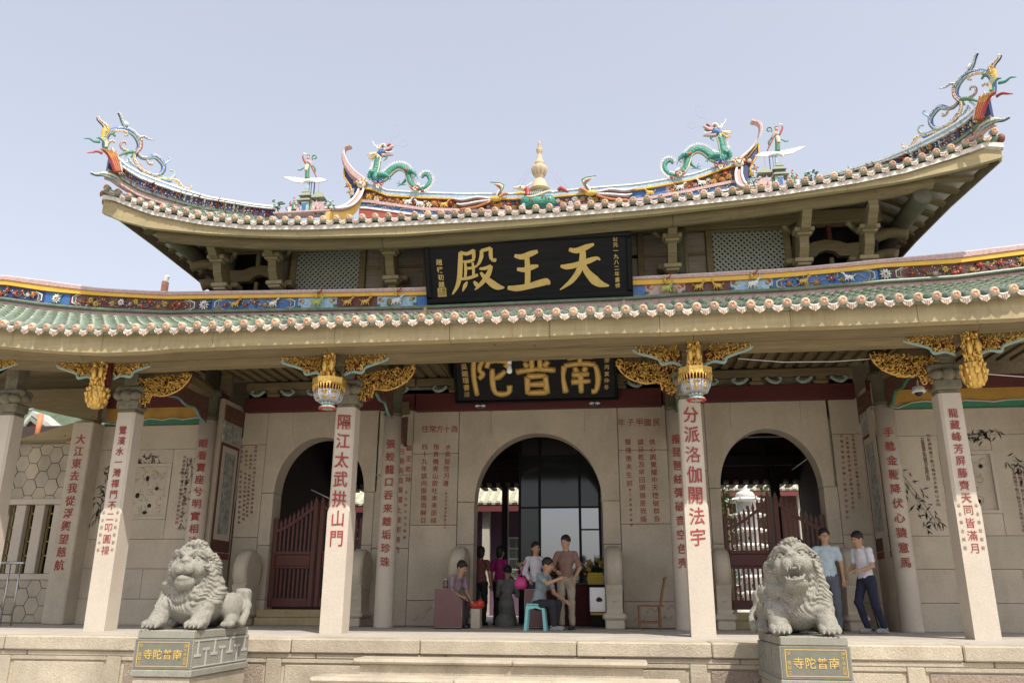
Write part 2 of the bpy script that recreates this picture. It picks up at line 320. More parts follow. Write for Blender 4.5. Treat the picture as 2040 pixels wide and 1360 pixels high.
def vtext(mb, txt, top, bot, size, off=0.012, n=(0, -1, 0), r=(1, 0, 0), **k):
    top = np.array(top, float); bot = np.array(bot, float); N = len(txt); u = top-bot; u = u/np.linalg.norm(u) if np.linalg.norm(u) > 1e-6 else np.array((0, 0, 1.))
    for i, ch in enumerate(txt):
        p = top+(bot-top)*((i)/(max(N-1, 1)))
        if ch != ' ': put_char(mb, ch, (p, r, u, n), size, off, **k)
# ================================================================ THE SETTING
def struct(name, mb, m): o = mb.build(name, m, None, kind='structure'); return o
gb = MB(); gb.add([(-400, -400, -1.15), (400, -400, -1.15), (400, 400, -1.15), (-400, 400, -1.15)], [(0, 1, 2, 3)])
struct('ground', gb, mat('paving_ground', (0.42, 0.385, 0.33), 0.9, var=0.15, scale=0.8, bump=0.2, stain=0.3))
# raised terrace: core, floor slabs, kerb stones, recessed panels
PY = -1.55
tb = MB(); tb.box(-14, 14, PY+0.06, 12.3, -1.15, -0.15)
terrace = struct('terrace', tb, GRANK)
fl = MB(); fl.box(-14, 14, PY+0.62, 12.3, -0.15, -0.004)
floor = struct('floor', fl, GRANF)
ny = [PY+0.62, -0.25, 0.6, 1.45, 2.3, 3.15]
def xrow(o): return [-10.4+o+1.3*i for i in range(17)]
for j in range(5):
    xs = xrow(0.65*(j % 2))
    for i in range(len(xs)-1):
        t = MB(); t.bbox(xs[i]+.004, xs[i+1]-.004, ny[j]+.004, ny[j+1]-.004, -0.012, random.uniform(-.001, .002), 0.004)
        t.build('paving_slab', GRANF, floor)
kx = [-10.8, -9.1, -7.6, -5.9, -4.15, -2.35, -0.85, 0.9, 2.35, 3.15, 4.9, 6.4, 8.2, 10]
for i in range(len(kx)-1):
    t = MB(); d = random.uniform(-.008, .008); t.bbox(kx[i]+.004, kx[i+1]-.004, PY+d, PY+0.616, -0.155, random.uniform(-.003, .003), 0.014); t.build('kerb_stone', GRANK, terrace)
    t = MB(); t.bbox(kx[i]+.3, kx[i+1]+.29, PY+.03, PY+.2, -0.215, -0.157, 0.01); t.build('moulding_stone', GRANK, terrace)
px_ = [-10.2, -8.3, -6.6, -5.9, -4.5, -2.55, -0.9, 0.9, 2.2, 3.4, 4.42, 6.2, 7.9, 9.6]
for i in range(len(px_)-1):
    a, b = px_[i], px_[i+1]
    t = MB(); t.bbox(a-.09, a+.09, PY+.03, PY+.16, -1.15, -0.217, 0.008); t.build('post_stone', GRANK, terrace)
    t = MB(); t.bbox(a+.093, b-.093, PY+.035, PY+.16, -.262, -0.217, 0.006); t.build('rail_stone', GRANK, terrace)
    t = MB(); t.bbox(a+.12, b-.12, PY+.045, PY+.15, -0.62, -0.268, 0.02); t.build('carved_panel', GRANP if i % 2 == 0 else GRANK, terrace)
sb = MB(); sb.box(-1.4, 1.6, -1.96, PY+.02, -1.14, -.235); sb.box(-1.7, 1.9, -2.4, -1.97, -1.14, -.39); sb.box(-2.0, 2.2, -2.8, -2.41, -1.14, -.55); sb.box(-2.3, 2.5, -3.2, -2.81, -1.14, -.7)
steps = struct('steps', sb, GRANK)
def nosing(x0, x1, y0, y1, z):
    pr = [(y1, z-.055), (y0+.03, z-.055), (y0+.008, z-.045), (y0, z-.028), (y0+.008, z-.01), (y0+.03, z), (y1, z)]
    t = MB(); t.loft([[(x, y, zz) for y, zz in (pr if 0 < i < 3 else [(min(y+.02, y1), zz) for y, zz in pr])] for i, x in enumerate((x0, x0+.02, x1-.02, x1))]); t.build('step_slab', GRANK, steps)
for z, x0, x1, y0, y1 in ((-.175, -1.47, 1.65, -2.02, PY-.012), (-.33, -1.78, 1.95, -2.46, -1.965), (-.49, -2.1, 2.25, -2.9, -2.405)):
    q = [x0, x0+(x1-x0)*.55, x1] if z != -.33 else [x0, x0+(x1-x0)*.4, x1]
    for i in range(2): nosing(q[i]+.002, q[i+1]-.002, y0, y1, z)

# ================================================================ THE TEMPLE
temple = empty('temple_hall', (0, 3.5, 0), 'granite and timber temple hall with two tiers of swept tiled roofs and three arched doorways', 'temple')
P = lambda name, mb, m, parent=temple, **k: mb.build(name, m, parent, **k)
LOWP = np.array([(10.8, 644.7), (37.5, 650.8), (65, 652.2), (93, 653.3), (121, 654.5), (148, 654.5), (177, 655.5), (206, 654.5), (234, 652.7), (264, 653.3), (292, 652.5), (323, 650.5), (352.5, 649.5), (383, 647.2), (413, 649.2), (444, 646.7), (474, 644.5), (503, 645.3), (535, 643.7), (566, 642.8), (599, 639.2), (632, 639), (662, 637.5), (693, 638), (725, 636.3), (759, 635.3), (791, 634.2), (823, 634.5), (856, 632), (890, 630.8), (922, 630.2), (954, 628.7), (990, 626.8), (1023, 625.8), (1055, 625.3), (1088, 622.8), (1122, 622.5), (1157, 620.8), (1191, 619.2), (1225, 616.3), (1260, 615.3), (1297, 614.8), (1333, 613.3), (1367, 611.7), (1404, 610.3), (1441, 608.7), (1478, 607.2), (1514, 606.2), (1548, 604.2), (1583, 602.5), (1619, 600.5), (1656, 599.5), (1692, 598.3), (1731, 597), (1768, 594.7), (1805, 593.3), (1842, 591.3), (1880, 589.7), (1917, 588), (1952, 583.7), (1988, 582), (2023, 579.7)])
_pl = np.array([at(u, v, -1.2) for u, v in LOWP]); _z = np.convolve(np.pad(_pl[:, 2], 3, mode='edge'), np.ones(7)/7, 'valid')
xs_ = [-10.2, -9.2, -8.2]+list(_pl[2:-2, 0])+[7.2, 8.4, 9.6, 10.6]; zs_ = [4.75, 4.45, 4.25]+list(_z[2:-2])+[4.14, 4.32, 4.6, 4.9]
DL = lerp(xs_, zs_)
_fp = [(0, 689), (60, 695), (130, 700), (205, 703), (300, 699), (340, 694.5), (507, 688), (680, 683), (847, 678), (1020, 671.8), (1187, 665), (1360, 660.5), (1527, 652.5), (1700, 647.5), (1867, 640), (2040, 633)]
_fq = np.array([at(u, v, -1.115) for u, v in _fp]); FL = lerp([-10.2, -9]+list(_fq[:, 0])+[8.4, 10.6], [4.3, 3.98]+list(_fq[:, 2])+[3.95, 4.5])
_dp = np.array([at(u, v, 1.2) for u, v in [(206, 372), (300, 408), (400, 428), (500, 438), (620, 438), (800, 430), (970, 421), (1100, 413), (1250, 401), (1400, 386), (1550, 369), (1700, 345), (1800, 324), (1900, 293), (1952, 274), (1998, 256)]])
DU = lerp(_dp[:, 0], _dp[:, 2])
_fu = np.array([at(u, v, 1.3) for u, v in [(207, 425), (240, 440), (300, 455), (400, 465), (500, 471), (600, 473), (800, 468), (1075, 448), (1300, 428), (1500, 405), (1700, 378), (1800, 362), (1900, 340), (1950, 328), (1993, 315)]])
FU = lerp(_fu[:, 0], _fu[:, 2])
def strip(mb, x0, x1, sec, n, mi=0, caps=True):
    return mb.loft([[(x0+(x1-x0)*i/n, y, z) for y, z in sec(x0+(x1-x0)*i/n)] for i in range(n+1)], mi, caps=caps)
# --- columns -----------------------------------------------------
def square_column(x, txt, side=None, seal=False):
    h = .147; z1 = 1.62; t = MB()
    t.box(x-h-.006, x+h+.006, -.006, .30, 0, z1-.04)
    c = .032
    def ring(z, c, h): X0, X1, Y0, Y1 = x-h, x+h, 0, .294; return [(X0+c, Y0, z), (X1-c, Y0, z), (X1, Y0+c, z), (X1, Y1-c, z), (X1-c, Y1, z), (X0+c, Y1, z), (X0, Y1-c, z), (X0, Y0+c, z)]
    t.loft([ring(z1-.04, .002, h+.006), ring(z1+.03, c, h), ring(3.05, c, h-.004)])
    col = P('square_column', t, GRANL)
    if txt:
        t = MB(); ys = [0]
        if seal: vtext(t, txt, (x, -.007, 2.78), (x, -.007, 1.07), .122, off=0.0, sx=.95, depth=.004)
        else: vtext(t, txt, (x, -.007, 2.83), (x, -.007, 1.22), .215, off=.009, sx=.9, depth=.005, jit=.08)
        P('inscription', t, REDT, col)
        if seal:
            t = MB()
            for sx, tx in ((-.105, side[0]), (.105, side[1])): vtext(t, tx, (x+sx, -.013, 1.6), (x+sx, -.013, 1.08), .038, off=-.004, depth=.003)
            P('small_inscription', t, mat('faded_red_letter', (.46, .30, .25), .8), col)
    t = MB()                                                    # weathered carved capital
    t.bbox(x-.13, x+.13, .02, .27, 3.052, 3.10, .01); t.bbox(x-.17, x+.17, -.02, .31, 3.10, 3.25, .03)
    for s in (-1, 1):
        t.ell((x+s*.13, .0, 3.30), (.09, .1, .07), 10, 6); t.ell((x+s*.17, .15, 3.33), (.07, .14, .07), 10, 6); t.ell((x+s*.19, .05, 3.40), (.05, .05, .06))
    t.ell((x, -.02, 3.3), (.1, .1, .09), 10, 6); t.bbox(x-.2, x+.2, -.02, .32, 3.36, 3.46, .03); t.box(x-.1, x+.1, .02, .26, 3.46, 3.9)
    P('capital', t, mat('capital_mossy', (.22, .2, .14), .9, var=.3, scale=9, bump=1, bscale=30, bdist=.04))
square_column(-5.767, '鷺濱水一灣禪門不二叩圓禄', ('信士王順大敬', '信士陳敬獻叩'), True)
square_column(-2.4165, '隔江太武拱山門'); square_column(2.4165, '分派洛伽開法宇')
square_column(5.767, '龍藏峰芳屏藤齊天同皆滿月', ('信士高士興敬', '信士高松英敬'), True)
square_column(-7.72, None); square_column(8.9, None)
def round_column(x, txt, y=2.56, r=.155, both=1.0, zt=2.95, zb=1.0, size=.15):
    t = MB(); t.lathe([(r*1.02, 0), (r*1.02, .02), (r, .06), (r*1.0, 1.6), (r*.95, 3.45)], (x, y, 0), 32); col = P('round_column', t, GRANL)
    t = MB(); N = len(txt)
    cdir = math.atan2(CAM[0]-x, -(CAM[1]-y))*.55
    n = (math.sin(cdir), -math.cos(cdir), 0); rr = (math.cos(cdir), math.sin(cdir), 0)
    vtext(t, txt, (x+n[0]*(r-.0), y+n[1]*(r-.0), zt), (x+n[0]*(r+.004), y+n[1]*(r+.004), zb), size, off=.006, n=n, r=rr, depth=.012, jit=.06); P('inscription', t, REDT, col)
    t = MB(); t.lathe([(r*.9, 3.452), (r*1.1, 3.5), (r*.95, 3.53), (r*.95, 3.9), (r*1.25, 3.92), (r*1.25, 4.0), (r*.9, 4.02), (r*.9, 4.4)], (x, y, 0), 18); P('post_top', t, WGREEN)
round_column(-2.4165, '張蛟龍口吞来離垢珍珠', zb=1.02); round_column(2.39, '撥琵琶絃彈破音空色壳'); round_column(-5.80, '眼看寶座兮明實相法身', zt=3.02, zb=1.15, size=.15); round_column(5.72, '手執金鞭降伏心猿意馬', zt=3.0, zb=1.0)
for s, txt in ((-1, '大江東去我從浮輿望慈航'), (1, '')):
    x = -8.12 if s < 0 else 8.35
    t = MB(); t.bbox(x-.2, x+.2, 2.45, 2.8, 0, 3.47, .02); pc = P('flat_pillar', t, GRAN)
    if txt: t = MB(); vtext(t, txt, (x, 2.446, 3.15), (x-.02, 2.446, .97), .17, off=.009, depth=.005, jit=.05); P('inscription', t, REDT, pc)

# --- front wall with three arches ---------------------------------
WY = 3.57; ZT = 3.80
wall = MB(); wall.box(-5.6, -4.98, WY+.09, WY+.38, 0, 4.2); wall.box(-3.1, -1.25, WY+.09, WY+.38, 0, 4.2); wall.box(1.25, 3.1, WY+.09, WY+.38, 0, 4.2); wall.box(4.98, 5.6, WY+.09, WY+.38, 0, 4.2)
wall.box(-5.6, 5.6, WY+.09, WY+.38, 3.5, 4.6)
wallo = P('arch_wall', wall, GRAN)
def stone(x0, x1, z0, z1, y=WY, d=.1, m=GRAN, g=.004, name='wall_stone'): t = MB(); t.bbox(x0+g, x1-g, y, y+d+.28, z0+g, z1-g, .005); return t.build(name, m, wallo)
def arch(cx, r, spr, top, xl, xr, keyw):
    # jamb stones, then three arch blocks with the curve cut out of them
    for x0, x1 in ((xl, cx-r), (cx+r, xr)):
        zz = [0, .42, 1.36, spr]
        for a, b in zip(zz[:-1], zz[1:]): stone(x0, x1, a, b)
    ry = 3.32-spr
    A = lambda a: (cx+r*math.cos(a), spr+ry*math.sin(a)); g = .004
    def arc(a0, a1, n=14): return [A(a0+(a1-a0)*i/n) for i in range(n+1)]
    k = rad(52); pk = A(math.pi-k); ks = A(k)
    xk0, xk1 = cx-keyw, cx+keyw
    L = [(xl+g, spr+g), (cx-r-.0, spr+g)]+arc(math.pi, math.pi-k)[1:]+[(xk0-g, pk[1]+.3), (xk0-g, top), (xl+g, top)]
    R = [(2*cx-x, z) for x, z in L][::-1]
    M = arc(math.pi-k+.006, k-.006, 20)+[(xk1, ks[1]+.3), (xk1, top), (xk0, top), (xk0, pk[1]+.3)]
    for poly in (L, R, M):
        xm, xM = (xl, xr)
        poly = [(x, z) for x, z in poly]; t = MB(); t.prism(poly, WY, WY+.38); t.build('arch_stone', GRAN, wallo)
arch(0, 1.132, 2.1, ZT, -1.44, 1.44, .85)
arch(-4.03, .855, 2.3, ZT+.06, -5.12, -2.98, .6); arch(4.03, .855, 2.3, ZT+.06, 2.98, 5.12, .6)
red_cols = {}
for s in (-1, 1):
    x0, x1 = (-2.3, -1.445) if s < 0 else (1.445, 2.3)
    for z0, z1 in ((.42, 1.7), (1.7, 2.98), (2.98, ZT-.01)): stone(x0, x1, z0, z1)
    base = stone(x0, x1, 0, .42)
    t = MB()
    for i, (a, b) in enumerate(((.15, .1), (.38, .25), (.6, .12), (.72, .3))):
        t.bez([(x0+a, WY-.005, b), (x0+a+.07, WY-.01, b+.07), (x0+a+.13, WY-.005, b+.02), (x0+a+.2, WY-.01, b+.08)], .012, 6)
    t.build('carved_cloud', GRAN, base)
    fr = MB()
    for (a, b, c, d) in ((x0+.07, x1-.07, 1.73, 1.738), (x0+.07, x1-.07, 3.0, 3.008), (x0+.07, x0+.078, 1.738, 3.0), (x1-.078, x1-.07, 1.738, 3.0)): fr.box(a, b, WY-.004, WY+.01, c, d)
    fr.build('panel_edge', GRAN, wallo)
    for a, b in ((-2.98, -2.72), (-2.72, -2.3)) if s < 0 else ((2.3, 2.72), (2.72, 2.98)):
        stone(a, b, 0, 1.3); stone(a, b, 1.3, 2.6); stone(a, b, 2.6, ZT)
    for a, b in ((-5.6, -5.12),) if s < 0 else ((5.12, 5.6),):
        stone(a, b, 0, .42); stone(a, b, .42, 1.5); stone(a, b, 1.5, 3.2); stone(a, b, 3.2, ZT+.05)
def wt(txt, u0, v0, u1, v1, size, Y=WY-.001, m=REDT, off=.004, **k):
    t = MB(); vtext(t, txt, at(u0, v0, Y), at(u1, v1, Y), size, off=off, depth=.004, jit=.08, **k); t.build('inscription', m, wallo)
for ch, u in zip('住常方十為', (847, 862, 876, 890, 905)): wt(ch, u, 854, u, 854, .13)
for ch, u in zip('年子甲國民', (1238, 1256, 1274, 1290, 1308)): wt(ch, u, 841, u, 841, .13)
wt('四十九年説向振揚眉瞬目', 846, 890, 843, 1036, .105); wt('悟真機青山欲吐本来面緣', 869, 890, 864, 1036, .105); wt('水長留性月邊', 893, 890, 888, 962, .105); wt('住山印月撰並書庚子年', 889, 982, 886, 1050, .045)
wt('聲撞徹未生前', 1251, 880, 1254, 962, .105); wt('鎮日乾及早回頭誰是我鐘', 1276, 880, 1282, 1033, .105); wt('佛心圓覺耀中天爍破群昏', 1299, 880, 1309, 1033, .105); wt('晉江曾道書於鷺島', 1255, 975, 1258, 1045, .045)
wt('鎮定乾坤', 815, 892, 813, 955, .11); wt('住山比丘印月撰書', 809, 980, 806, 1070, .05); wt('天任源有直嚴國土維那蘭西', 802, 880, 790, 1095, .11)
FR = mat('faint_letter', (.22, .12, .09), .85)
for k, (u0, u1) in enumerate(((478, 474), (487, 483), (496, 490), (506, 499))): wt('我聞如是一時佛在舍衛國祇樹給孤獨', u0+4, 890+k % 3*9, u1+2, 1040-k*7, .05, m=FR, off=.004)
for k, (u0, u1) in enumerate(((1676, 1688), (1687, 1700), (1699, 1712))): wt('世尊食時著衣持缽入舍衛大城乞食於', u0, 868+k % 2*5, u1, 1030-k*20, .05, m=mat('red_small_letter', (.3, .07, .06), .8), off=.006)
# red lintels and what is above
for x0, x1 in ((-5.55, -2.26), (-2.24, 2.24), (2.26, 5.55)):
    t = MB(); t.bbox(x0, x1, 3.40, 3.56, 3.80 if abs(x0+x1) > 1 else 3.745, 4.07, .008); P('red_lintel', t, REDB)
    t = MB(); t.bbox(x0, x1, 3.38, 3.54, 4.21, 4.36, .02); P('upper_lintel', t, WOOD)
    for k in range(3):
        xx = x0+(x1-x0)*(k+.5)/3
        if abs(xx) < 1.3: continue
        t = MB(); t.bbox(xx-.13, xx+.13, 3.4, 3.52, 4.075, 4.15, .02); t.box(xx-.08, xx+.08, 3.4, 3.52, 4.15, 4.208)
        P('strut_block', t, WOOD)
        for s in (-1, 1):
            t = MB(); t.bez([(xx+s*.16, 3.37, 4.19), (xx+s*.24, 3.36, 4.12), (xx+s*.34, 3.36, 4.10), (xx+s*.42, 3.37, 4.16), (xx+s*.36, 3.35, 4.19)], [.03, .035, .035, .025, .012], 6, flat=(0, 1, 0))
            P('cloud_bracket', t, C['pale_teal'])
# --- porch ceiling: rafters running from front to back, boards above
for i in range(76):
    x = -8.3+i*.22
    t = MB(); t.loft([[(x-.062, y, z), (x+.062, y, z), (x+.062, y, z+.05), (x-.062, y, z+.05)] for y, z in (((-.7, 3.86), (1.0, 4.33), (1.6, 4.37), (3.38, 4.37)) if abs(x) > 1.62 else ((-.7, 3.86), (.4, 4.18), (1.2, 4.48), (2.3, 4.86)))]); P('rafter', t, WOOD)
CL = ((-.9, 3.86), (1.0, 4.385), (1.6, 4.425), (3.6, 4.425), (3.6, 4.445), (1.5, 4.445), (1.0, 4.405), (-.9, 3.88)); CC = ((-.9, 3.86), (.4, 4.235), (1.2, 4.535), (2.4, 4.95), (3.6, 4.95), (3.6, 4.97), (2.4, 4.97), (1.2, 4.555), (.4, 4.255), (-.9, 3.88))
for xa, xb, cc in ((-10.5, -1.6, CL), (-1.6, 1.6, CC), (1.6, 10.5, CL)): t = MB(); t.loft([[(x, y, z) for y, z in cc] for x in (xa, xb)]); P('porch_ceiling', t, WOOD)
for x in (-1.6, 1.6): t = MB(); t.box(x-.02, x+.02, 1.2, 3.55, 4.37, 4.95); P('ceiling_cheek', t, WOOD)
for y, z in ((1.1, 4.18), ):
    for x0, x1 in ((-8.2, -5.85), (-5.7, -2.5), (-2.3, 2.3), (2.5, 5.65), (5.8, 8.5)):
        if y == 2.56 or True: t = MB(); t.bbox(x0, x1, y-.07, y+.07, z, z+.14, .03); P('cross_purlin', t, WOOD)
# --- crossbeams between round columns and front columns
CARV = mat('carved_polychrome', (.16, .075, .045), .6, var=.8, scale=26, bump=1, bscale=40, bdist=.04)
for x in (-5.78, -2.4165, 2.4165, 5.76):
    s = 1 if x < 0 else -1
    def sec(t_): return 3.62+.16*math.sin(math.pi*t_)+.22*t_
    t = MB(); t.loft([[(x-.09, .25+2.2*q, sec(q)), (x+.09, .25+2.2*q, sec(q)), (x+.1, .25+2.2*q, sec(q)+.13), (x+.05, .25+2.2*q, sec(q)+.22), (x-.05, .25+2.2*q, sec(q)+.22), (x-.1, .25+2.2*q, sec(q)+.13)] for q in [i/12 for i in range(13)]]); P('crossbeam', t, WOOD)
    poly = [(.3, 3.60), (.9, 3.74), (1.6, 3.82), (2.40, 3.83), (2.40, 3.42), (2.2, 3.46), (2.0, 3.58), (1.7, 3.56), (1.4, 3.62), (1.0, 3.56), (.7, 3.56), (.45, 3.5)]
    t = MB(); t.prism(poly, x-.03, x+.03, axis='x'); cp = P('carved_panel', t, CARV)
    t = MB(); t.bez([(x, y, z-.01) for y, z in poly[4:][:-1]], .022, 6); t.build('panel_trim', TEALT if s > 0 else GREENT, cp)
    t = MB(); t.loft([[(x-.05, 2.7+.8*q, 3.5+.2*q), (x+.05, 2.7+.8*q, 3.5+.2*q), (x+.06, 2.7+.8*q, 3.75+.2*q), (x-.06, 2.7+.8*q, 3.75+.2*q)] for q in (0, .3, .6, 1)]); P('rear_crossbeam', t, WOOD)
    t = MB(); t.prism([(2.72, 3.46), (3.5, 3.66), (3.5, 3.1), (3.3, 3.14), (3.1, 3.3), (2.9, 3.3)], x-.025, x+.025, axis='x'); P('rear_carved_panel', t, CARV)
# --- eave timbers of the lower roof
jx = [-9.9, -8.4, -6.9, -5.55, -3.95, -2.25, -.7, .6, 2.0, 3.6, 5.1, 6.6, 8.3, 10.2]
for i in range(len(jx)-1):
    a, b = jx[i]+.003, jx[i+1]-.003
    t = MB(); strip(t, a, b, lambda x: [(-1.115, FL(x)), (-.97, FL(x)-.006), (-.97, DL(x)-.0), (-1.115, DL(x)-.05)], 8); P('fascia_board', t, WOODL)
q3 = lambda x, z0, k=.6: z0+.06+(FL(x)-3.70)*k
jy = [-9.6, -6.0, -2.43, 2.43, 5.9, 9.8]
for i in range(5):
    a, b = jy[i]+.003, jy[i+1]-.003
    t = MB(); strip(t, a, b, lambda x: [(-.966, FL(x)+.03), (-.80, FL(x)-.04), (-.74, FL(x)-.01), (-.74, FL(x)+.2), (-.966, FL(x)+.2)], 14); P('eave_purlin', t, WOOD)
    t = MB(); strip(t, a, b, lambda x: [(-.73, q3(x, 3.66)), (-.64, q3(x, 3.60)), (-.56, q3(x, 3.64)), (-.56, q3(x, 3.9)), (-.73, q3(x, 3.9))], 14); P('eave_purlin', t, WOOD)
    t = MB(); strip(t, a, b, lambda x: [(-.55, q3(x, 3.62)), (-.49, q3(x, 3.535)), (-.37, q3(x, 3.52)), (-.33, q3(x, 3.58)), (-.33, q3(x, 3.85)), (-.55, q3(x, 3.85))], 14); P('eave_beam', t, WOOD)
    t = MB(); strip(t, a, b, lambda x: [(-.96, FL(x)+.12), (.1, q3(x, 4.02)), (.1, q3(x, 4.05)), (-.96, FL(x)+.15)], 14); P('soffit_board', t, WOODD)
# --- shared tile meshes -------------------------------------------
def end_disc():
    m = MB(); m.lathe([(0.0, 0), (.053, 0), (.058, .012), (.058, .09), (.0, .09)], (0, -.045, 0), 16, 0, axis='y')
    m.lathe([(0.0, 0), (.043, 0), (.047, .006), (.047, .02)], (0, -.055, 0), 16, 1, axis='y')
    for k in range(5):
        a = k*1.257; m.bez([(.012*math.cos(a), -.056, .012*math.sin(a)), (.028*math.cos(a+.5), -.061, .028*math.sin(a+.5)), (.032*math.cos(a+1.2), -.056, .032*math.sin(a+1.2))], .007, 4, 1, seg=2)
    return m.mesh('tile_end', [mat('tile_rim', (.33, .335, .26), .6, var=.3, scale=9, objvar=.2), TERRA])
def drip():
    m = MB(); ou = []; 
    top = [(-.082+.164*i/8, .018*math.cos(math.pi*(i/8-.5)*2)*-1) for i in range(9)]
    poly = [(-.08, .012), (-.075, -.022), (-.055, -.05), (-.03, -.064), (-.012, -.07), (0, -.088), (.012, -.07), (.03, -.064), (.055, -.05), (.075, -.022), (.08, .012), (.04, -.008), (0, -.014), (-.04, -.008)]
    n = len(poly); f = [(x, -.012-.25*(0-z)*.5, z) for x, z in poly]; b = [(x, .012-.25*(0-z)*.5, z) for x, z in poly]
    m.add(f+b, [tuple(range(n)), tuple(range(2*n-1, n-1, -1))]+[(i, i+n, (i+1) % n+n, (i+1) % n) for i in range(n)], 0)
    # saddle of the trough tile behind the apron
    r = []
    for y, dz in ((-.02, 0), (.16, .03)):
        r.append([(.085*math.sin(t)*1.0, y, dz+.048-.06*math.cos(t)) for t in [(-1.25+2.5*i/8) for i in range(9)]]+[(.085*math.sin(t), y, dz+.066-.058*math.cos(t)) for t in [(1.25-2.5*i/8) for i in range(9)]])
    m.loft(r, 1, smooth=False)
    for k in (-.03, 0, .03): m.bez([(k, -.02, -.012), (k*.8, -.034, -.035), (k*.5, -.028, -.055)], .006, 4, 0, seg=2)
    return m.mesh('drip_tile', [TERRAP, WTILE])
def barrel(L=.3, r=.062):
    m = MB(); rg = []
    for y, rr in ((0, r*1.0), (L, r*.96)): rg.append([(rr*math.cos(t), y, rr*math.sin(t)) for t in [math.pi*i/8 for i in range(9)]]+[(0, y, -.01)])
    m.loft(rg, 0, smooth=True); m2 = []
    for y, rr in ((-.004, r*.98), (-.004, r*1.05), (.010, r*1.05), (.010, r*.98)): m2.append([(rr*math.cos(t), y, rr*math.sin(t)) for t in [math.pi*i/8 for i in range(9)]])
    m.loft(m2, 1, caps=False, closed=False); return m
E_M, D_M = end_disc(), drip()
D_M.materials[0]; D_MR = D_M
PITCH = .2197
# --- lower ridge lines, front face at Y=RY ------------------------
RY = 2.15
def line(pts, Y, xl=None, xr=None):
    q = np.array([at(u, v, Y) for u, v in pts]); return lerp(q[:, 0], q[:, 2])
RX = [0, 100, 200, 330, 500, 680, 840, 1265, 1360, 1560, 1700, 1760, 1900, 2040]
rg = {}
for k, v in dict(cap=[550, 562.5, 577, 584, 582.5, 580, 576, 555, 550, 539, 526, 520, 507, 490], yel=[557, 571, 582.5, 590, 587.5, 585, 582, 559, 556, 545, 532, 526, 517, 498], fr=[566, 581.7, 590, 597, 595, 592, 589, 569, 565, 554, 541, 534, 526, 508], bot=[592, 606.7, 615, 621, 618, 615, 612, 593, 586, 577, 566, 560, 551, 533], rod=[599, 613, 621, 627, 623.5, 620, 617, 598, 591, 582, 571, 566, 558, 541]).items():
    rg[k] = line(list(zip(RX, v)), RY)
ext = lambda f: (lambda x: f(x)+max(0, -10.4-x)*.35+max(0, x-8.6)*.22)
CAPZ, YELZ, FRZ, BOTZ, RODZ = [ext(rg[k]) for k in ('cap', 'yel', 'fr', 'bot', 'rod')]
zr_top = lambda x: RODZ(x)-.08
def zlow(x, y):
    t = (y+1.2)/3.3; return DL(x)*(1-t)+zr_top(x)*t-.055*math.sin(math.pi*max(0, min(1, t)))
dk = MB(); xs = np.linspace(-11, 11, 90); ysd = np.linspace(-1.19, 2.1, 8)
V = [(x, y, zlow(x, y)-.035) for y in ysd for x in xs]+[(x, y, zlow(x, y)-.09) for y in ysd for x in xs]; n = 90; F = []
for j in range(7):
    for i in range(n-1): F.append((j*n+i, j*n+i+1, (j+1)*n+i+1, (j+1)*n+i)); F.append((720+j*n+i, 720+(j+1)*n+i, 720+(j+1)*n+i+1, 720+j*n+i+1))
for i in range(n-1): F.append((i, 720+i, 721+i, i+1))
dk.add(V, F); dk.add([(x, y, z+(BOTZ(x)-5.2)) for x in xs for y, z in ((2.2, 5.15), (6, 3.6))], [(2*i, 2*i+2, 2*i+3, 2*i+1) for i in range(n-1)])
dk.m = [1 if i % 2 and i < 1246 or i >= 1246+89 else 0 for i in range(len(dk.f))]; lroof = P('lower_roof', dk, [mat('pan_tile_grey_green', (.2, .235, .18), .6, var=.3, scale=8), WOODD])
bm = barrel(); JM = mat('joint_mortar', (.34, .37, .29), .8); seg_me = bm.mesh('roof_tile', [GTILE, JM]); rest = MB()
NX = [-10.33+PITCH*i+.0 for i in range(97)]; x0d = _pl[:, 0]; ofs = float(np.mean([(x-x0d[0]) % PITCH if (x-x0d[0]) % PITCH < PITCH/2 else (x-x0d[0]) % PITCH-PITCH for x in x0d]))
NX = [x0d[0]+ofs*0+PITCH*i for i in range(-14, 84)]
segs = []
for x in NX:
    for k in range(11): segs.append((x, -1.2+.3*k, k))
segs.sort(key=lambda q: (q[2] > 2, q[2], abs(q[0]-1.4)))
for i, (x, y, k) in enumerate(segs):
    z0 = zlow(x, y)-.03; z1 = zlow(x, y+.3)-.03; sl = math.atan2(z1-z0, .3)
    if i < 290 and k < 3: inst('roof_tile', seg_me, (x, y, z0+random.uniform(-.003, .003)), lroof, (sl, 0, random.uniform(-.02, .02)))
    else:
        R = rotm(0, sl, 0)
        for v, f0 in ((bm, 0),): 
            for vv in v.v: pass
        b = rest.n; W = np.concatenate(bm.v)@R.T+np.array((x+random.uniform(-.002, .002), y, z0+random.uniform(-.003, .003))); rest.v.append(W); rest.n += len(W)
        rest.f += [[b+i_ for i_ in f] for f in bm.f]; rest.m += bm.m; rest.sm += bm.sm
P('roof_tile_field', rest, [GTILE, JM], lroof, kind='stuff')
for x in NX:
    inst('tile_end', E_M, (x, -1.20, DL(x)-.005), lroof, (random.uniform(-.12, .12), random.uniform(-.5, .5), random.uniform(-.05, .05)))
    xd = x+PITCH/2; sl = math.atan2(DL(xd+.1)-DL(xd-.1), .2); inst('drip_tile', D_M, (xd, -1.205, DL(xd)-.045), lroof, (random.uniform(-.2, .15), -sl+random.uniform(-.06, .06), random.uniform(-.1, .1)), random.uniform(.84, .98))
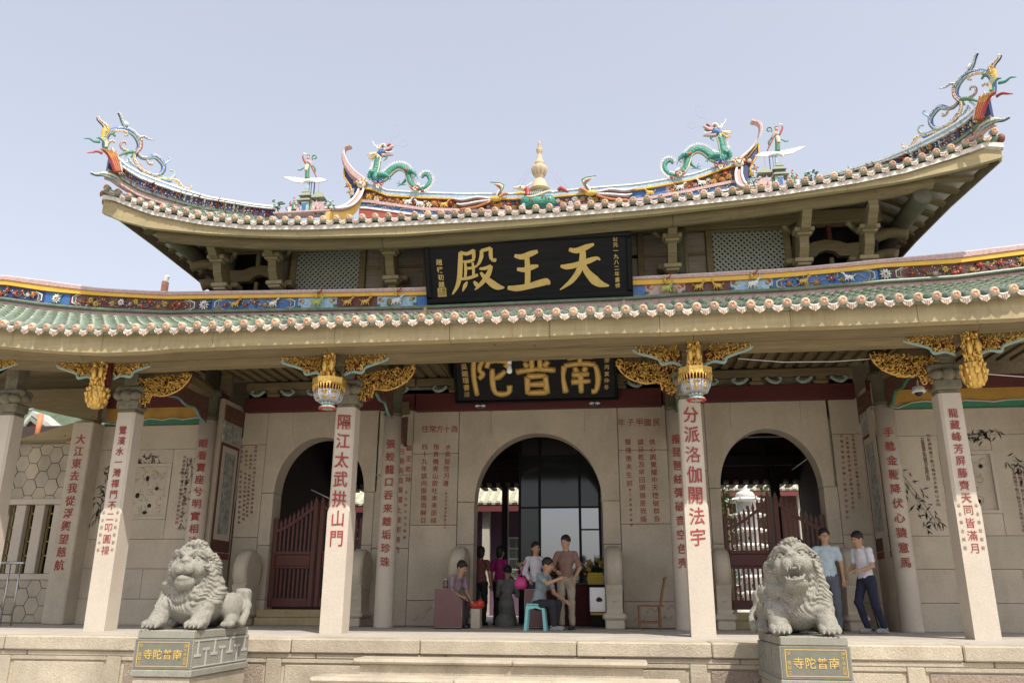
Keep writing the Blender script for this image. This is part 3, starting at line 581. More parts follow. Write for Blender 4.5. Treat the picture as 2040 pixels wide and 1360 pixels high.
# ridge band of the lower roof
def band(mb, x0, x1, za, zb, y0, y1, n=40, mi=0): return strip(mb, x0, x1, lambda x: [(y0, zb(x)), (y0, za(x)), (y1, za(x)), (y1, zb(x))], n, mi)
t = MB(); band(t, -11, 11, lambda x: CAPZ(x), lambda x: YELZ(x), RY-.06, RY+.3, 60, 0); lridge = P('lower_ridge', t, [C['pink']])
t = MB(); band(t, -11, 11, lambda x: YELZ(x)-.002, lambda x: FRZ(x), RY-.04, RY+.28, 60); P('yellow_border', t, mat('ceramic_yellow_tile', (.72, .42, .05), .4, var=.12, scale=5), lridge)
t = MB(); band(t, -11, 11, lambda x: CAPZ(x)+.02, lambda x: CAPZ(x)+.001, RY-.045, RY+.28, 60); P('ridge_coping', t, WTILE, lridge)
t = MB(); strip(t, -11, 11, lambda x: [(RY-.06+.035*math.cos(a), (BOTZ(x)+RODZ(x))/2+.032*math.sin(a)) for a in [k*math.pi/4 for k in range(8)]], 60); P('green_roll', t, GTILE, lridge)
t = MB(); band(t, -11, 11, lambda x: RODZ(x)-.0, lambda x: RODZ(x)-.16, RY-.03, RY+.2, 60); P('ridge_foot', t, C['pink'], lridge)
XS = lambda u: float(at(u, 590, RY)[0])
XR = lambda u: float(at(u, 565, RY)[0])
secs = [(-11, XS(90), 'navy'), (XS(90), XS(140), 'blue'), (XS(140), XS(396), 'maroon'), (XS(396), XS(424), 'navy'), (XS(424), XS(595), 'blue'), (XS(595), XS(672), 'sky_blue'), (XS(672), XS(752), 'maroon'), (XS(752), XS(830), 'sky_blue'), (XS(830), XS(865), 'blue'),
        (XR(1255), XR(1285), 'blue'), (XR(1285), XR(1365), 'pink'), (XR(1365), XR(1455), 'maroon'), (XR(1455), XR(1540), 'sky_blue'), (XR(1540), XR(1752), 'blue'), (XR(1752), XR(1780), 'navy'), (XR(1780), 11, 'maroon'), (XS(865), XR(1255), 'maroon')]
def flower_mesh(pet, cen, n=8, leaf=True):
    m = MB()
    for k in range(n):
        a = 2*math.pi*k/n; c, s_ = math.cos(a), math.sin(a); w = 1.9/n
        m.add([(0, -.15, 0), (c*.6-s_*w, -.3, s_*.6+c*w), (c, -.12, s_), (c*.6+s_*w, -.3, s_*.6-c*w), (c*.55, -.05, s_*.55)], [(0, 3, 2, 1), (0, 4, 3), (3, 4, 2), (2, 4, 1), (1, 4, 0)], 0)
        m.add([(0, -.3, 0), (c*.3-s_*.12, -.42, s_*.3+c*.12), (c*.5, -.36, s_*.5), (c*.3+s_*.12, -.42, s_*.3-c*.12)], [(0, 3, 2, 1)], 0)
    m.ell((0, -.36, 0), (.22, .16, .22), 6, 4, 1)
    if leaf:
        for a in (.5, 2.3, 4.0, 5.4):
            c, s_ = math.cos(a), math.sin(a); m.add([(c*.5, -.08, s_*.5), (c*1.1-s_*.25, -.12, s_*1.1+c*.25), (c*1.55, -.04, s_*1.55), (c*1.1+s_*.25, -.12, s_*1.1-c*.25)], [(0, 3, 2, 1), (0, 1, 2, 3)], 2)
    return m.mesh('flower', [C[pet], C[cen], C['green']])
FLW = [flower_mesh('red', 'yellow'), flower_mesh('white', 'red', 10), flower_mesh('yellow', 'red'), flower_mesh('pink', 'white'), flower_mesh('orange', 'yellow'), flower_mesh('red', 'white', 6), flower_mesh('cream', 'orange', 6)]
def beast(m, c, s, mi, d=1, horn=True, mi2=None):
    x, y, z = c; f = lambda a, b: (x+d*a*s, y, z+b*s); k = lambda a, b, e=-.02: (x+d*a*s, y+e, z+b*s)
    m.ell(k(0, .55), (.55*s, .16*s, .28*s), 8, 5, mi); m.ell(k(.42, .68), (.26*s, .15*s, .25*s), 8, 5, mi)
    m.tube([k(.5, .75), k(.68, 1.05), k(.74, 1.15)], [.16*s, .11*s, .1*s], 6, mi); m.ell(k(.86, 1.18), (.2*s, .1*s, .11*s), 8, 5, mi)
    for a, b in ((.45, .6), (.3, .1), (-.35, -.6), (-.2, -.25)): m.tube([k(a, .4), k((a+b)/2+.05, .2), k(b, -.02)], [.11*s, .07*s, .05*s], 5, mi)
    m.tube([k(-.5, .65), k(-.68, .75), k(-.75, .95)], [.07*s, .06*s, .04*s], 5, mi if mi2 is None else mi2)
    if horn: m.tube([k(.78, 1.25), k(.7, 1.5), k(.6, 1.65)], [.04*s, .03*s, .015*s], 4, mi if mi2 is None else mi2); m.tube([k(.84, 1.25), k(.82, 1.5), k(.9, 1.62)], [.04*s, .03*s, .015*s], 4, mi)
def scatter(parent, x0, x1, za, zb, y, dens, pal, dots=True, sz=(.04, .075), ycols=None, yf=None):
    "vines and dots as one piece, every flower its own"
    m = MB(); x = x0+.06; up = 1
    while x < x1-.05:
        z0, z1 = zb(x), za(x); h = z1-z0; s_ = random.uniform(*sz)*min(1, h/.24); Y = y if yf is None else yf(x)
        z = z0+h*(random.uniform(.3, .5) if up else random.uniform(.55, .75)); up = not up
        inst('flower', FLW[random.choice(pal)], (x, Y-.012, z), parent, (0, random.uniform(0, 6), random.uniform(-.2, .2)), s_)
        x2 = x+random.uniform(.1, .2)*dens
        m.bez([(x, Y-.01, z), ((x+x2)/2, Y-.02, z0+h*random.uniform(.15, .85)), (x2, Y-.01, z0+h*.5)], .006, 4, random.randrange(3), seg=3, smooth=False)
        for k in range(3):
            a = random.uniform(0, 6.28); q = (x+random.uniform(-.09, .09), Y-.014, z0+h*random.uniform(.12, .88)); l = .03
            m.add([(q[0], q[1], q[2]), (q[0]+l*math.cos(a)-.01, q[1]-.012, q[2]+l*math.sin(a)), (q[0]+2*l*math.cos(a), q[1], q[2]+2*l*math.sin(a)), (q[0]+l*math.cos(a)+.012, q[1]-.01, q[2]+l*math.sin(a)-.01)], [(0, 1, 2, 3), (3, 2, 1, 0)], random.choice((1, 1, 2, 0, 4)))
        if dots:
            for k in range(2): m.ell((x+random.uniform(-.1, .12), Y-.01, z0+h*random.uniform(.1, .9)), .011, 5, 3, 3)
        x = x2
    m.build('vine_relief', [C['yellow'], C['green'], C['pink'], C['white'], C['red']], parent, kind='stuff')
for i, (a, b, c) in enumerate(secs):
    t = MB(); band(t, a+.002, b-.002, lambda x: FRZ(x)-.002, lambda x: BOTZ(x), RY, RY+.25, max(2, int((b-a)*4))); fp = P('frieze_panel', t, C[c], lridge)
    if b-a > .6 and i < 16 and abs(a) < 12:
        f0 = MB()
        for e, d in ((a, 1), (b, -1)):
            if c in ('maroon', 'navy', 'blue') and b-a > .9 and abs(e) < 10:
                for q, cc in ((0, 0), (.035, 1), (.07, 2)):
                    za, zb = FRZ(e), BOTZ(e); h = za-zb; X = lambda k: e+d*k
                    P0 = [(X(.18+q), za-.01), (X(.06+q), za-h*.28), (X(.06+q), zb+h*.28), (X(.18+q), zb+.01)]
                    f0.tube([(x, RY-.01, z) for x, z in P0], .013, 4, cc, smooth=False)
        if f0.n: f0.build('panel_frame', [C['white'], C['green'], C['pink']], lridge)
    if i in (5, 7, 10, 12):
        m = MB(); cx = (a+b)/2; zb = BOTZ(cx)
        beast(m, (cx, RY-.05, zb+.03), .15, 0 if i in (5, 10) else 1, 1, True, 2); m.ell((cx, RY-.07, zb+.24), (.03, .03, .06), 6, 4, 2); m.ell((cx, RY-.08, zb+.32), (.022, .022, .026), 6, 4, 3); m.tube([(cx, RY-.08, zb+.26), (cx+.08, RY-.1, zb+.3), (cx+.1, RY-.1, zb+.36)], .012, 5, 4)
        for e, d in ((a, 1), (b, -1)):
            for k in range(3): m.ell((e+d*(.03+.03*k), RY-.015, zb+.06+.06*(k % 2)+.04*k), (.035, .014, .025), 6, 4, (5, 4, 2)[k])
        for k in range(6): m.ell((random.uniform(a+.1, b-.1), RY-.01, zb+random.uniform(.06, .22)), .011, 5, 3, 1)
        m.build('mounted_figure', [C['lime'], C['white'], C['yellow'], C['cream'], C['red'], C['green']], lridge)
    elif i in (1, 3, 14):
        cx = (a+b)/2; inst('flower', FLW[1], (cx, RY-.012, (FRZ(cx)+BOTZ(cx))/2), lridge, scale=.10); inst('flower', FLW[0], (cx, RY-.03, (FRZ(cx)+BOTZ(cx))/2), lridge, scale=.05)
    elif i in (6, 4, 11, 13):
        m = MB()
        for k in range(2 if i != 13 else 2):
            cx = a+(b-a)*(.28+.44*k); beast(m, (cx, RY-.04, BOTZ(cx)+.04), .125, k % 2 if i in (4, 13) else 0, 1 if i < 9 else (-1 if k else 1))
        m.build('deer_relief', [C['yellow'], C['white']], lridge)
        if i in (4, 13): scatter(lridge, a+.2, b-.2, FRZ, BOTZ, RY, 1.3, (0, 0, 4, 5, 2))
    elif i in (0, 2, 15): scatter(lridge, a+.25 if i != 0 else -10.4, b-.15 if i != 15 else 9.5, FRZ, BOTZ, RY, .95, (0, 0, 2, 3, 4, 1, 5))
# small far finial seen beyond the ridge at the left
t = MB(); q = at(327, 560, 6); t.box(q[0]-.06, q[0]+.06, 6, 6.12, q[2]-.6, q[2]+.0); t.bez([(q[0], 6.05, q[2]+.0), (q[0]+.02, 6.05, q[2]+.1), (q[0]+.07, 6.05, q[2]+.14)], [.06, .06, .04], 8, 1); P('rear_ridge_end', t, [mat('ridge_end_brown', (.26, .12, .08), .7, var=.6, scale=12), WTILE], lridge)

# ================================================================ UPPER STOREY
UY = 2.62
t = MB(); t.box(-5.9, 5.9, UY+.55, UY+.6, 4.7, 7.0); t.box(-6.0, -5.95, UY, 8.6, 4.7, 7.2); t.box(5.95, 6.0, UY, 8.6, 4.7, 7.2); t.box(-6, 6, 8.6, 8.65, 3.2, 7.2); uw = P('upper_wall', t, DARK)  # near-black front sheet stands for shade behind the lattice and open bays
def ubox(n, x0, x1, z0, z1, y0=UY, y1=UY+.1, m=WOOD, b=.01, par=uw): t = MB(); t.bbox(x0, x1, y0, y1, z0, z1, b); return t.build(n, m, par)
ubox('top_plate', -6.1, 6.1, 6.72, 6.98, UY-.08, UY+.12)
ubox('bottom_rail', -6.0, 6.0, 5.4, 5.62)
for x in (-4.49, -3.15, -1.95, 1.95, 3.15, 4.49, -2.72, 2.72): ubox('stud', x-.055, x+.055, 5.62, 6.72, UY-.03, UY+.09)
for s in (-1, 1):
    for x0, x1 in ((3.09, 2.775), (2.665, 2.005)):
        for k, (z0, z1) in enumerate(((5.63, 5.84), (5.90, 6.26), (6.32, 6.70))):
            ubox('wall_board', min(s*x0, s*x1), max(s*x0, s*x1), z0, z1, UY+.02, UY+.05, WOODO, .006)
        for z in (5.87, 6.29): ubox('rail', min(s*x0, s*x1), max(s*x0, s*x1), z-.028, z+.028, UY-.005, UY+.06)
for k, (z0, z1) in enumerate(((5.63, 5.84), (5.90, 6.26), (6.32, 6.70))): ubox('wall_board', -1.9, 1.9, z0, z1, UY+.02, UY+.05, WOODO, .006)
LAT = mat('lattice_grey', (.30, .32, .27), .7, var=.12, scale=8)
for s in (-1, 1):                                       # diamond lattice windows with real holes
    x0, x1, z0, z1 = 3.21, 4.43, 5.66, 6.66; t = MB(); p = .098; w_ = .024
    def clip(ax, az, dx, dz):
        ts = [0, 9]; pts = []
        tmin, tmax = -1e9, 1e9
        for o, d, lo, hi in ((ax, dx, x0, x1), (az, dz, z0, z1)):
            a_, b_ = (lo-o)/d, (hi-o)/d; tmin = max(tmin, min(a_, b_)); tmax = min(tmax, max(a_, b_))
        return tmin, tmax
    for d in (1, -1):
        for k in range(-20, 40):
            ax, az = x0+k*p*1.0, z0 if d > 0 else z1; dx, dz = .7071, .7071*d
            t0, t1 = clip(ax, az, dx, dz)
            if t1-t0 < .04: continue
            A = (ax+dx*t0, az+dz*t0); B = (ax+dx*t1, az+dz*t1); nx, nz = -dz*w_*.75, dx*w_*.75; yy = UY+.012*(d > 0)
            t.prism([(s*(A[0]-nx), A[1]-nz), (s*(B[0]-nx), B[1]-nz), (s*(B[0]+nx), B[1]+nz), (s*(A[0]+nx), A[1]+nz)], yy, yy+.011)
    lw = P('lattice_window', t, LAT)
    t = MB(); X = sorted((s*x0, s*x1)); t.box(X[0]-.03, X[1]+.03, UY-.02, UY+.05, z1, z1+.05); t.box(X[0]-.03, X[1]+.03, UY-.02, UY+.05, z0-.04, z0); t.box(X[0]-.03, X[0], UY-.02, UY+.05, z0, z1); t.box(X[1], X[1]+.03, UY-.02, UY+.05, z0, z1); t.build('window_frame', WOOD, lw)
    # open bay with arched beams
    a, b = (4.56, 5.75)
    for z0_, z1_ in ((5.72, 5.93), ): ubox('bay_beam', *sorted((s*a, s*b)), z0_, z1_, UY+.02, UY+.16)
    poly = [(a, 6.12), (4.95, 6.14), (5.02, 6.22), (5.15, 6.26), (5.28, 6.22), (5.35, 6.14), (b, 6.12), (b, 6.38), (5.5, 6.36), (5.35, 6.42), (5.15, 6.45), (4.95, 6.42), (4.8, 6.36), (a, 6.38)]
    t = MB(); t.prism([(s*x, z) for x, z in poly], UY+.02, UY+.14); t.build('arched_beam', WOOD, uw)
    ubox('bay_post', *sorted((s*5.18, s*5.26)), 6.45, 6.72, UY+.02, UY+.1, REDB if s > 0 else WOOD); ubox('bay_post', *sorted((s*4.58, s*4.66)), 5.4, 6.72, UY+.02, UY+.1)
    ubox('bay_post', *sorted((s*5.18, s*5.25)), 5.4, 5.72, UY+.02, UY+.1); ubox('bay_post', *sorted((s*5.18, s*5.25)), 5.93, 6.12, UY+.02, UY+.1)
    for x in (4.66+.2, 5.85):
        pass
    t = MB(); t.lathe([(.125, 5.2), (.125, 6.55), (.15, 6.58), (.13, 6.62), (.16, 6.66), (.16, 6.72)], (s*5.86, 2.75, 0), 20); t.build('upper_column', WGREEN, uw)
    t = MB(); t.lathe([(.1, 5.2), (.1, 6.6), (.13, 6.64), (.13, 6.72)], (s*2.62, 2.55, 0), 16); t.build('upper_column', WGREEN, uw)
    t = MB(); t.lathe([(.1, 5.2), (.1, 6.6), (.13, 6.64), (.13, 6.72)], (s*4.68, 2.6, 0), 16); t.build('upper_column', WGREEN, uw)
    # side beams under the gable eave
    for z0_, z1_, x1_ in ((6.35, 6.6, 6.5), (5.95, 6.2, 6.25), (5.6, 5.8, 6.1)):
        t = MB(); t.bez([(s*5.95, 2.7, (z0_+z1_)/2), (s*(5.95+x1_)/2, 2.62, (z0_+z1_)/2+.04), (s*x1_, 2.55, (z0_+z1_)/2-.02)], [.12, .1, .12], 8); t.build('side_beam', WOOD, uw)
    t = MB(); t.lathe([(.0, 0), (.13, 0), (.15, .03), (.15, 2.6), (0, 2.6)], (s*6.42, 1.52, 6.66), 18, axis='y', smooth=True); t.build('side_purlin', WGREEN, uw)
# bracket arms stepping out from the wall to carry the eave purlin
WOODM = mat('wood_mid', (.25, .2, .115), .78, var=.25, scale=5, bump=.3, stain=.3)
def bracket(x, out=1.05):
    m = MB(); w_ = .075
    y0 = UY-.02; ar = [(y0, 5.42), (y0-.22, 5.40), (y0-.38, 5.52), (y0-.42, 5.68), (y0-.36, 5.82), (y0-.5, 5.9), (y0-.62, 6.05), (y0-.66, 6.24), (y0-.85, 6.30), (y0-out, 6.5), (y0-out, 6.64), (y0-.55, 6.5), (y0-.4, 6.36), (y0-.25, 6.1), (y0-.12, 5.95), (y0, 5.9)]
    m.prism(ar, x-w_, x+w_, axis='x'); o = P('eave_bracket', m, WOOD)
    for y, z, w2 in ((y0-.40, 5.79, .15), (y0-.64, 6.24, .16)):
        m = MB(); m.bbox(x-w2, x+w2, y-.12, y+.12, z+.05, z+.12, .01); m.bbox(x-w2*.75, x+w2*.75, y-.09, y+.09, z, z+.048, .012); m.build('bearing_block', WOODM, o)
    m = MB(); m.bbox(x-.05, x+.05, y0-.72, y0-.6, 6.37, 6.55, .02); m.ell((x, y0-.42, 5.42), (.07, .1, .08), 10, 6); m.build('carved_arm_end', WOODM, o)
    m = MB(); m.bbox(x+(.1 if x < 0 else -.25), x+(.25 if x < 0 else -.1), y0-.3, y0-.05, 5.9, 6.0, .02); m.build('side_arm', WOOD, o); m = MB(); m.tube([(x, y0-.1, 6.5), (x+(.3 if x < 0 else -.3), y0-.6, 6.45)], [.06, .04], 6); m.build('side_strut', WOOD, o)
for x in (-5.66, -4.62, -2.46, 2.46, 4.62, 5.66): bracket(x)
# purlin under the upper fascia and eave soffit
zup = lambda x: FU(x)
for a, b in ((-6.6, -2.46), (-2.45, 2.45), (2.46, 6.6)):
    t = MB(); strip(t, a, b, lambda x: [(1.46, zup(x)-.07), (1.55, zup(x)-.12), (1.66, zup(x)-.1), (1.70, zup(x)-.0), (1.68, zup(x)+.1), (1.46, zup(x)+.1)], 16); P('upper_eave_purlin', t, WOOD)
ux = [-7.6, -5.8, -3.9, -2.0, -.3, 1.5, 3.3, 5.2, 7.6]
for i in range(8):
    a, b = ux[i]+.002, ux[i+1]-.002
    t = MB(); strip(t, a, b, lambda x: [(1.274, FU(x)), (1.36, FU(x)-.004), (1.36, DU(x)-.02), (1.274, max(FU(x)+.06, DU(x)-.08-(.12 if abs(x) > 5 else 0)*min(1, (abs(x)-5)/2)))], 10); ub = P('upper_fascia_board', t, WOODL)
    t = MB(); strip(t, a, b, lambda x: [(1.335, FU(x)+.05), (1.355, FU(x)+.05), (1.355, DU(x)-.01), (1.335, DU(x)-.01)], 10); t.build('backing_board', WOOD, ub)
# upper roof body
EDGE = [(1.3, 7.62, 1.0), (2.2, 7.05, .55), (3.0, 6.72, .22), (4.0, 6.5, .05), (5.8, 6.42, 0), (7.6, 6.5, .05), (9.4, 7.05, .5), (10.4, 7.6, 1.0)]
ex = lerp([e[0] for e in EDGE], [e[1] for e in EDGE]); eb = lerp([1.3, 2.2, 3.0, 4.0, 5.8, 7.6, 9.4, 10.4], [7.12, 6.72, 6.46, 6.26, 6.18, 6.26, 6.6, 7.1])
def ztopu(x, y):          # upper surface of the roof: front and back slopes plus low sides
    yy = y if y < 5.85 else 11.7-y; front = DU(max(-7.6, min(7.6, x*7.6/ex(min(max(y, 1.3), 10.4)) if yy < 3 else x)))-.08+(yy-1.2)*.40
    dx = max(0, ex(min(max(y, 1.3), 10.4))-abs(x)); side = eb(min(max(y, 1.3), 10.4))+.25+dx*.62
    return min(front, side)
m = MB(); nx, nyy = 61, 25; V = []
for layer in (0, 1):
    for j in range(nyy):
        y = 1.22+(10.45-1.22)*j/(nyy-1)
        for i in range(nx):
            x = -1+2*i/(nx-1); X = x*ex(min(max(y, 1.3), 10.4))
            zb = (FU(X*7.6/ex(max(min(y, 10.4), 1.3)))+.02 if y < 1.35 else 0); z = ztopu(X, y)
            V.append((X, y, z-.02 if layer == 0 else min(z-.1, z-.1)))
F = []; N2 = nx*nyy
for j in range(nyy-1):
    for i in range(nx-1):
        a = j*nx+i; F.append((a, a+1, a+nx+1, a+nx)); F.append((N2+a, N2+a+nx, N2+a+nx+1, N2+a+1))
for j in range(nyy-1):
    for i in (0, nx-1): a = j*nx+i; F.append((a, a+nx, N2+a+nx, N2+a))
for i in range(nx-1): F.append((i, N2+i, N2+i+1, i+1))
m.add(V, F); uroof = P('upper_roof', m, WTILE)
# soffit: planks running front to back, slightly sloped, with an overhanging side edge board
for s in (-1, 1):
    m = MB(); ys = [1.37, 1.8, 2.2, 2.6, 3.0, 3.5, 4.0, 5, 6, 8, 10.3]
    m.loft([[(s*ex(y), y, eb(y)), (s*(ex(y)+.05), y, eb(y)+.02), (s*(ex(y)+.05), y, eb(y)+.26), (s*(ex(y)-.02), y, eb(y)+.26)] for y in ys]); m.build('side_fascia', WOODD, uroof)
    for k in range(26):
        y = 1.5+k*.24; x1 = ex(y)-.03; x0_ = 5.98
        m = MB(); m.loft([[(s*x, y-.07, z), (s*x, y+.07, z), (s*x, y+.07, z+.05), (s*x, y-.07, z+.05)] for x, z in ((x0_, min(eb(y)+.5, ztopu(x0_, y)-.22)), (x1, min(eb(y)+.1, ztopu(x1, y)-.2)))]); m.build('side_rafter', WOOD, uroof)
for k in range(64):
    x = -6.93+.22*k; zf = FU(x)
    m = MB(); m.loft([[(x-.065, y, z), (x+.065, y, z), (x+.065, y, z+.045), (x-.065, y, z+.045)] for y, z in ((1.37, zf+.08), (2.75, zf+.38))]); m.build('rafter', WOOD, uroof)
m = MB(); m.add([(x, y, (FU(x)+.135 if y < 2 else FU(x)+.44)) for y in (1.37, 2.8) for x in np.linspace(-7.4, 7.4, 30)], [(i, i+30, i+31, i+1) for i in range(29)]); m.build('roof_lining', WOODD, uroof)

NU = [-7.52+.2275*i for i in range(67)]
for x in NU:
    xx = x
    inst('tile_end', E_M, (xx, 1.2, DU(xx)), uroof, (random.uniform(-.05, .05), random.uniform(-.5, .5), 0))
    xd = x+.114; sl = math.atan2(DU(xd+.1)-DU(xd-.1), .2)
    if xd < 7.6: inst('drip_tile', D_M, (xd, 1.205, DU(xd)-.045), uroof, (random.uniform(-.2, .15), -sl+random.uniform(-.06, .06), 0), random.uniform(.84, .98))
rest = MB()
for x in NU:
    for k in range(15):
        y = 1.2+.3*k; z0, z1 = ztopu(x, max(y, 1.25)), ztopu(x, y+.3)
        if abs(x) > ex(max(y, 1.3))-.05 or abs(z1-z0) > .4: continue
        W = np.concatenate(bm.v)@rotm(0, math.atan2(z1-z0, .3), 0).T+np.array((x, y, z0)); b = rest.n; rest.v.append(W); rest.n += len(W); rest.f += [[b+i_ for i_ in f] for f in bm.f]; rest.m += bm.m; rest.sm += bm.sm
P('roof_tile_field', rest, [GTILE, MORT], uroof, kind='stuff')
# corner end tiles seen from the side
for s in (-1, 1):
    for k in range(6):
        y = 1.45+k*.24; inst('tile_end', E_M, (s*(ex(y)+.06), y, eb(y)+.3), uroof, (0, 0, s*math.pi/2))
    m = MB(); m.ell((s*7.62, 1.26, DU(s*7.6)-.12), (.06, .06, .08), 10, 6); m.ell((s*7.61, 1.32, DU(s*7.6)-.24), (.05, .05, .08), 8, 5); m.build('corner_boss', mat('corner_brown', (.2, .07, .05), .6), uroof)
# ================================================================ SIDE BAYS
MY = 2.78
INK = mat('ink_painting', (.27, .25, .21), .85, var=.4, scale=12); INKG = mat('ink_green', (.215, .24, .185), .85, var=.4, scale=12)
def mural_wall(s):
    a, b = (-7.93, -5.66) if s < 0 else (5.60, 9.4)
    w_ = MB(); w_.box(a, b, MY+.06, MY+.3, 0, 3.75); mw = P('mural_wall', w_, GRAN)
    def blk(x0, x1, z0, z1, m=GRAN, y=MY): t = MB(); t.bbox(x0+.003, x1-.003, y, MY+.1, z0+.003, z1-.003, .004); return t.build('wall_stone', m, mw)
    blk(a, b, 0, .42); 
    for z0, z1, c in ((.42, .92, .5), (.92, 1.42, .3)):
        xm = a+(b-a)*c; blk(a, xm, z0, z1); blk(xm, b, z0, z1)
    fx0, fx1 = (-7.3, -6.5) if s < 0 else (6.55, 7.35); fz0, fz1 = 1.76, 2.74
    blk(a, fx0, 1.42, 3.0); blk(fx1, b, 1.42, 3.0); blk(fx0, fx1, 1.42, fz0); blk(fx0, fx1, fz1, 3.0); blk(a, b, 3.0, 3.44)
    t = MB()
    for x0, x1, z0, z1 in ((fx0, fx1, fz1-.05, fz1), (fx0, fx1, fz0, fz0+.05), (fx0, fx0+.05, fz0+.05, fz1-.05), (fx1-.05, fx1, fz0+.05, fz1-.05)): t.box(x0, x1, MY-.02, MY+.05, z0, z1)
    t.build('relief_frame', GRANL, mw)
    t = MB(); t.box(fx0+.05, fx1-.05, MY+.03, MY+.055, fz0+.05, fz1-.05)
    for k in range(26):
        x, z = random.uniform(fx0+.12, fx1-.12), random.uniform(fz0+.12, fz1-.12); r = random.uniform(.04, .1); a0 = random.uniform(0, 6)
        t.tube([(x+r*(1-j*.12)*math.cos(a0+j*.8), MY+.03, z+r*(1-j*.12)*math.sin(a0+j*.8)) for j in range(6)], .012, 5)
    t.build('carved_relief', GRAN, mw)
    t = MB()
    for u, v in (((-7.2, 2.45), (-6.95, 2.48), (-6.75, 2.3), (-7.1, 2.18), (-6.85, 2.0), (-6.92, 1.88)) if s < 0 else ((6.75, 2.45), (6.98, 2.2), (6.85, 2.1), (7.05, 1.95), (6.9, 2.6), (7.15, 2.5))): t.ell((u, MY+.02, v), (random.uniform(.02, .045), .02, random.uniform(.025, .05)), 7, 4)
    t.build('hole_shade_blob', DARK, mw)  # solid dark blobs stand for the shade inside the holes; nothing is cut
    # painted trims above
    yb = MB(); yb.box(a, b, MY+.03, MY+.2, 3.56, 3.78); yb.build('yellow_band', mat('yellow_paint', (.42, .24, .045), .7, var=.2), mw)
    rb = MB(); rb.box(a, b, MY+.0, MY+.2, 3.785, 4.0); rb.build('red_band', REDB, mw)
    t = MB(); pts = [(a, 3.46), (b, 3.46)]; top = []; n = 18
    for i in range(n+1):
        q = i/n; x = b+(a-b)*q; top.append((x, 3.555+.018*math.sin(i*1.9)-(.07 if abs(q-.5) > .36 else 0)))
    t.prism(pts+top, MY+.01, MY+.06); t.build('green_band', GREENT, mw)
    t = MB(); t.tube([(x, MY+.0, z) for x, z in top], .012, 5, smooth=False); t.build('cloud_edge', GRANL, mw)
    ub = MB(); ub.box(-12.5 if s < 0 else 5.4, -5.6 if s < 0 else 11.5, MY+.1, MY+.2, 4.0, 5.0)
    if s < 0: ub.prism([(-12.5, 3.72), (-11, 3.66), (-9.3, 3.78), (-8.5, 3.6), (-7.9, 3.5), (-7.9, 4.1), (-12.5, 4.1)], 2.5, 2.62); ub.build('gable_board', WOOD, mw)
    # ink paintings: bamboo, orchid, calligraphy
    def bamboo(x, z, h, lean, n, sc=1):
        t = MB(); t2 = MB()
        for k in range(2):
            X = x+k*.06; P0 = [(X+lean*q*h+.03*math.sin(q*3), MY-.003, z+q*h) for q in [i/6 for i in range(7)]]
            for p, q in zip(P0[:-1], P0[1:]): 
                d = np.array(q)-np.array(p); t.prism([(p[0]-.012, p[2]), (p[0]+.012, p[2]), (q[0]-.004+.012-d[0]*.04, q[2]-.012), (q[0]-.016-d[0]*.04, q[2]-.012)], MY-.004, MY-.001)
        for k in range(n):
            q = random.uniform(.05, 1); cx, cz = x+lean*q*h+random.uniform(-.18, .18)*sc, z+q*h+random.uniform(-.08, .08); a0 = random.uniform(-2.6, -.5) if random.random() < .75 else random.uniform(-.5, .6); l = random.uniform(.08, .15)*sc
            c, s_ = math.cos(a0), math.sin(a0); y = MY-.004-.0015*(k % 5); t2.add([(cx, y, cz), (cx+c*l*.5-s_*.009, y, cz+s_*l*.5+c*.009), (cx+c*l, y, cz+s_*l), (cx+c*l*.5+s_*.009, y, cz+s_*l*.5-c*.009)], [(0, 1, 2, 3), (3, 2, 1, 0)])
        t.build('painted_stem', INK, mw, kind='stuff'); t2.build('painted_leaves', INKG, mw, kind='stuff')
    if s < 0: bamboo(-7.75, 1.7, 1.1, .1, 110); bamboo(-6.05, 1.55, 1.3, -.08, 60, .8); bamboo(-6.98, 2.78, .12, -1.3, 30, 1.2)
    else: bamboo(6.35, 1.5, .95, -.55, 60); bamboo(6.95, 2.95, .12, 3.6, 42, 1.0); bamboo(8.0, 2.2, .4, -.9, 40)
    t = MB()
    for x, z0, z1 in (((-6.28, 2.85, 1.7), (-6.2, 2.7, 1.6)) if s < 0 else ((6.32, 2.95, 2.3), (6.42, 3.0, 1.9), (7.62, 2.5, 1.5), (7.7, 2.5, 1.45), (7.78, 2.45, 1.5))):
        vtext(t, '竹影掃階塵不動月輪穿沼水無痕山水同', (x, MY-.001, z0), (x, MY-.001, z1), .055, off=.004, depth=.003)
    t.build('painted_verse', mat('brown_ink', (.17, .10, .08), .85), mw)
    # narrow picture panel on the return wall
    x = s*5.66; t = MB(); t.box(x-.04, x+.04, 2.72, 3.56, 0, 3.9); rw = P('return_wall', t, GRAN)
    X = x-s*.045
    def pan(name, y0, y1, z0, z1, d, m): t = MB(); t.box(X-d*s, X+.01*s, y0, y1, z0, z1); t.build(name, m, rw)
    pan('picture_frame', 2.78, 3.5, 1.22, 3.12, .008, mat('frame_brown', (.1, .04, .03), .6)); pan('picture_ground', 2.84, 3.44, 1.42, 3.06, .014, GRANL); pan('picture_inner', 2.94, 3.34, 1.52, 2.96, .018, mat('picture_grey', (.30, .31, .29), .8, var=.6, scale=9, speck=.3))
    pan('upper_picture', 2.80, 3.48, 3.16, 3.5, .012, mat('picture_mountain', (.33, .34, .32), .8, var=.7, scale=7)); pan('red_meander', 2.78, 3.5, 1.1, 1.2, .012, mat('meander_red', (.2, .05, .04), .7, var=.6, scale=30)); pan('carved_head', 2.8, 3.5, 3.52, 3.8, .03, CARV)
    return mw
mural_wall(-1); mural_wall(1)
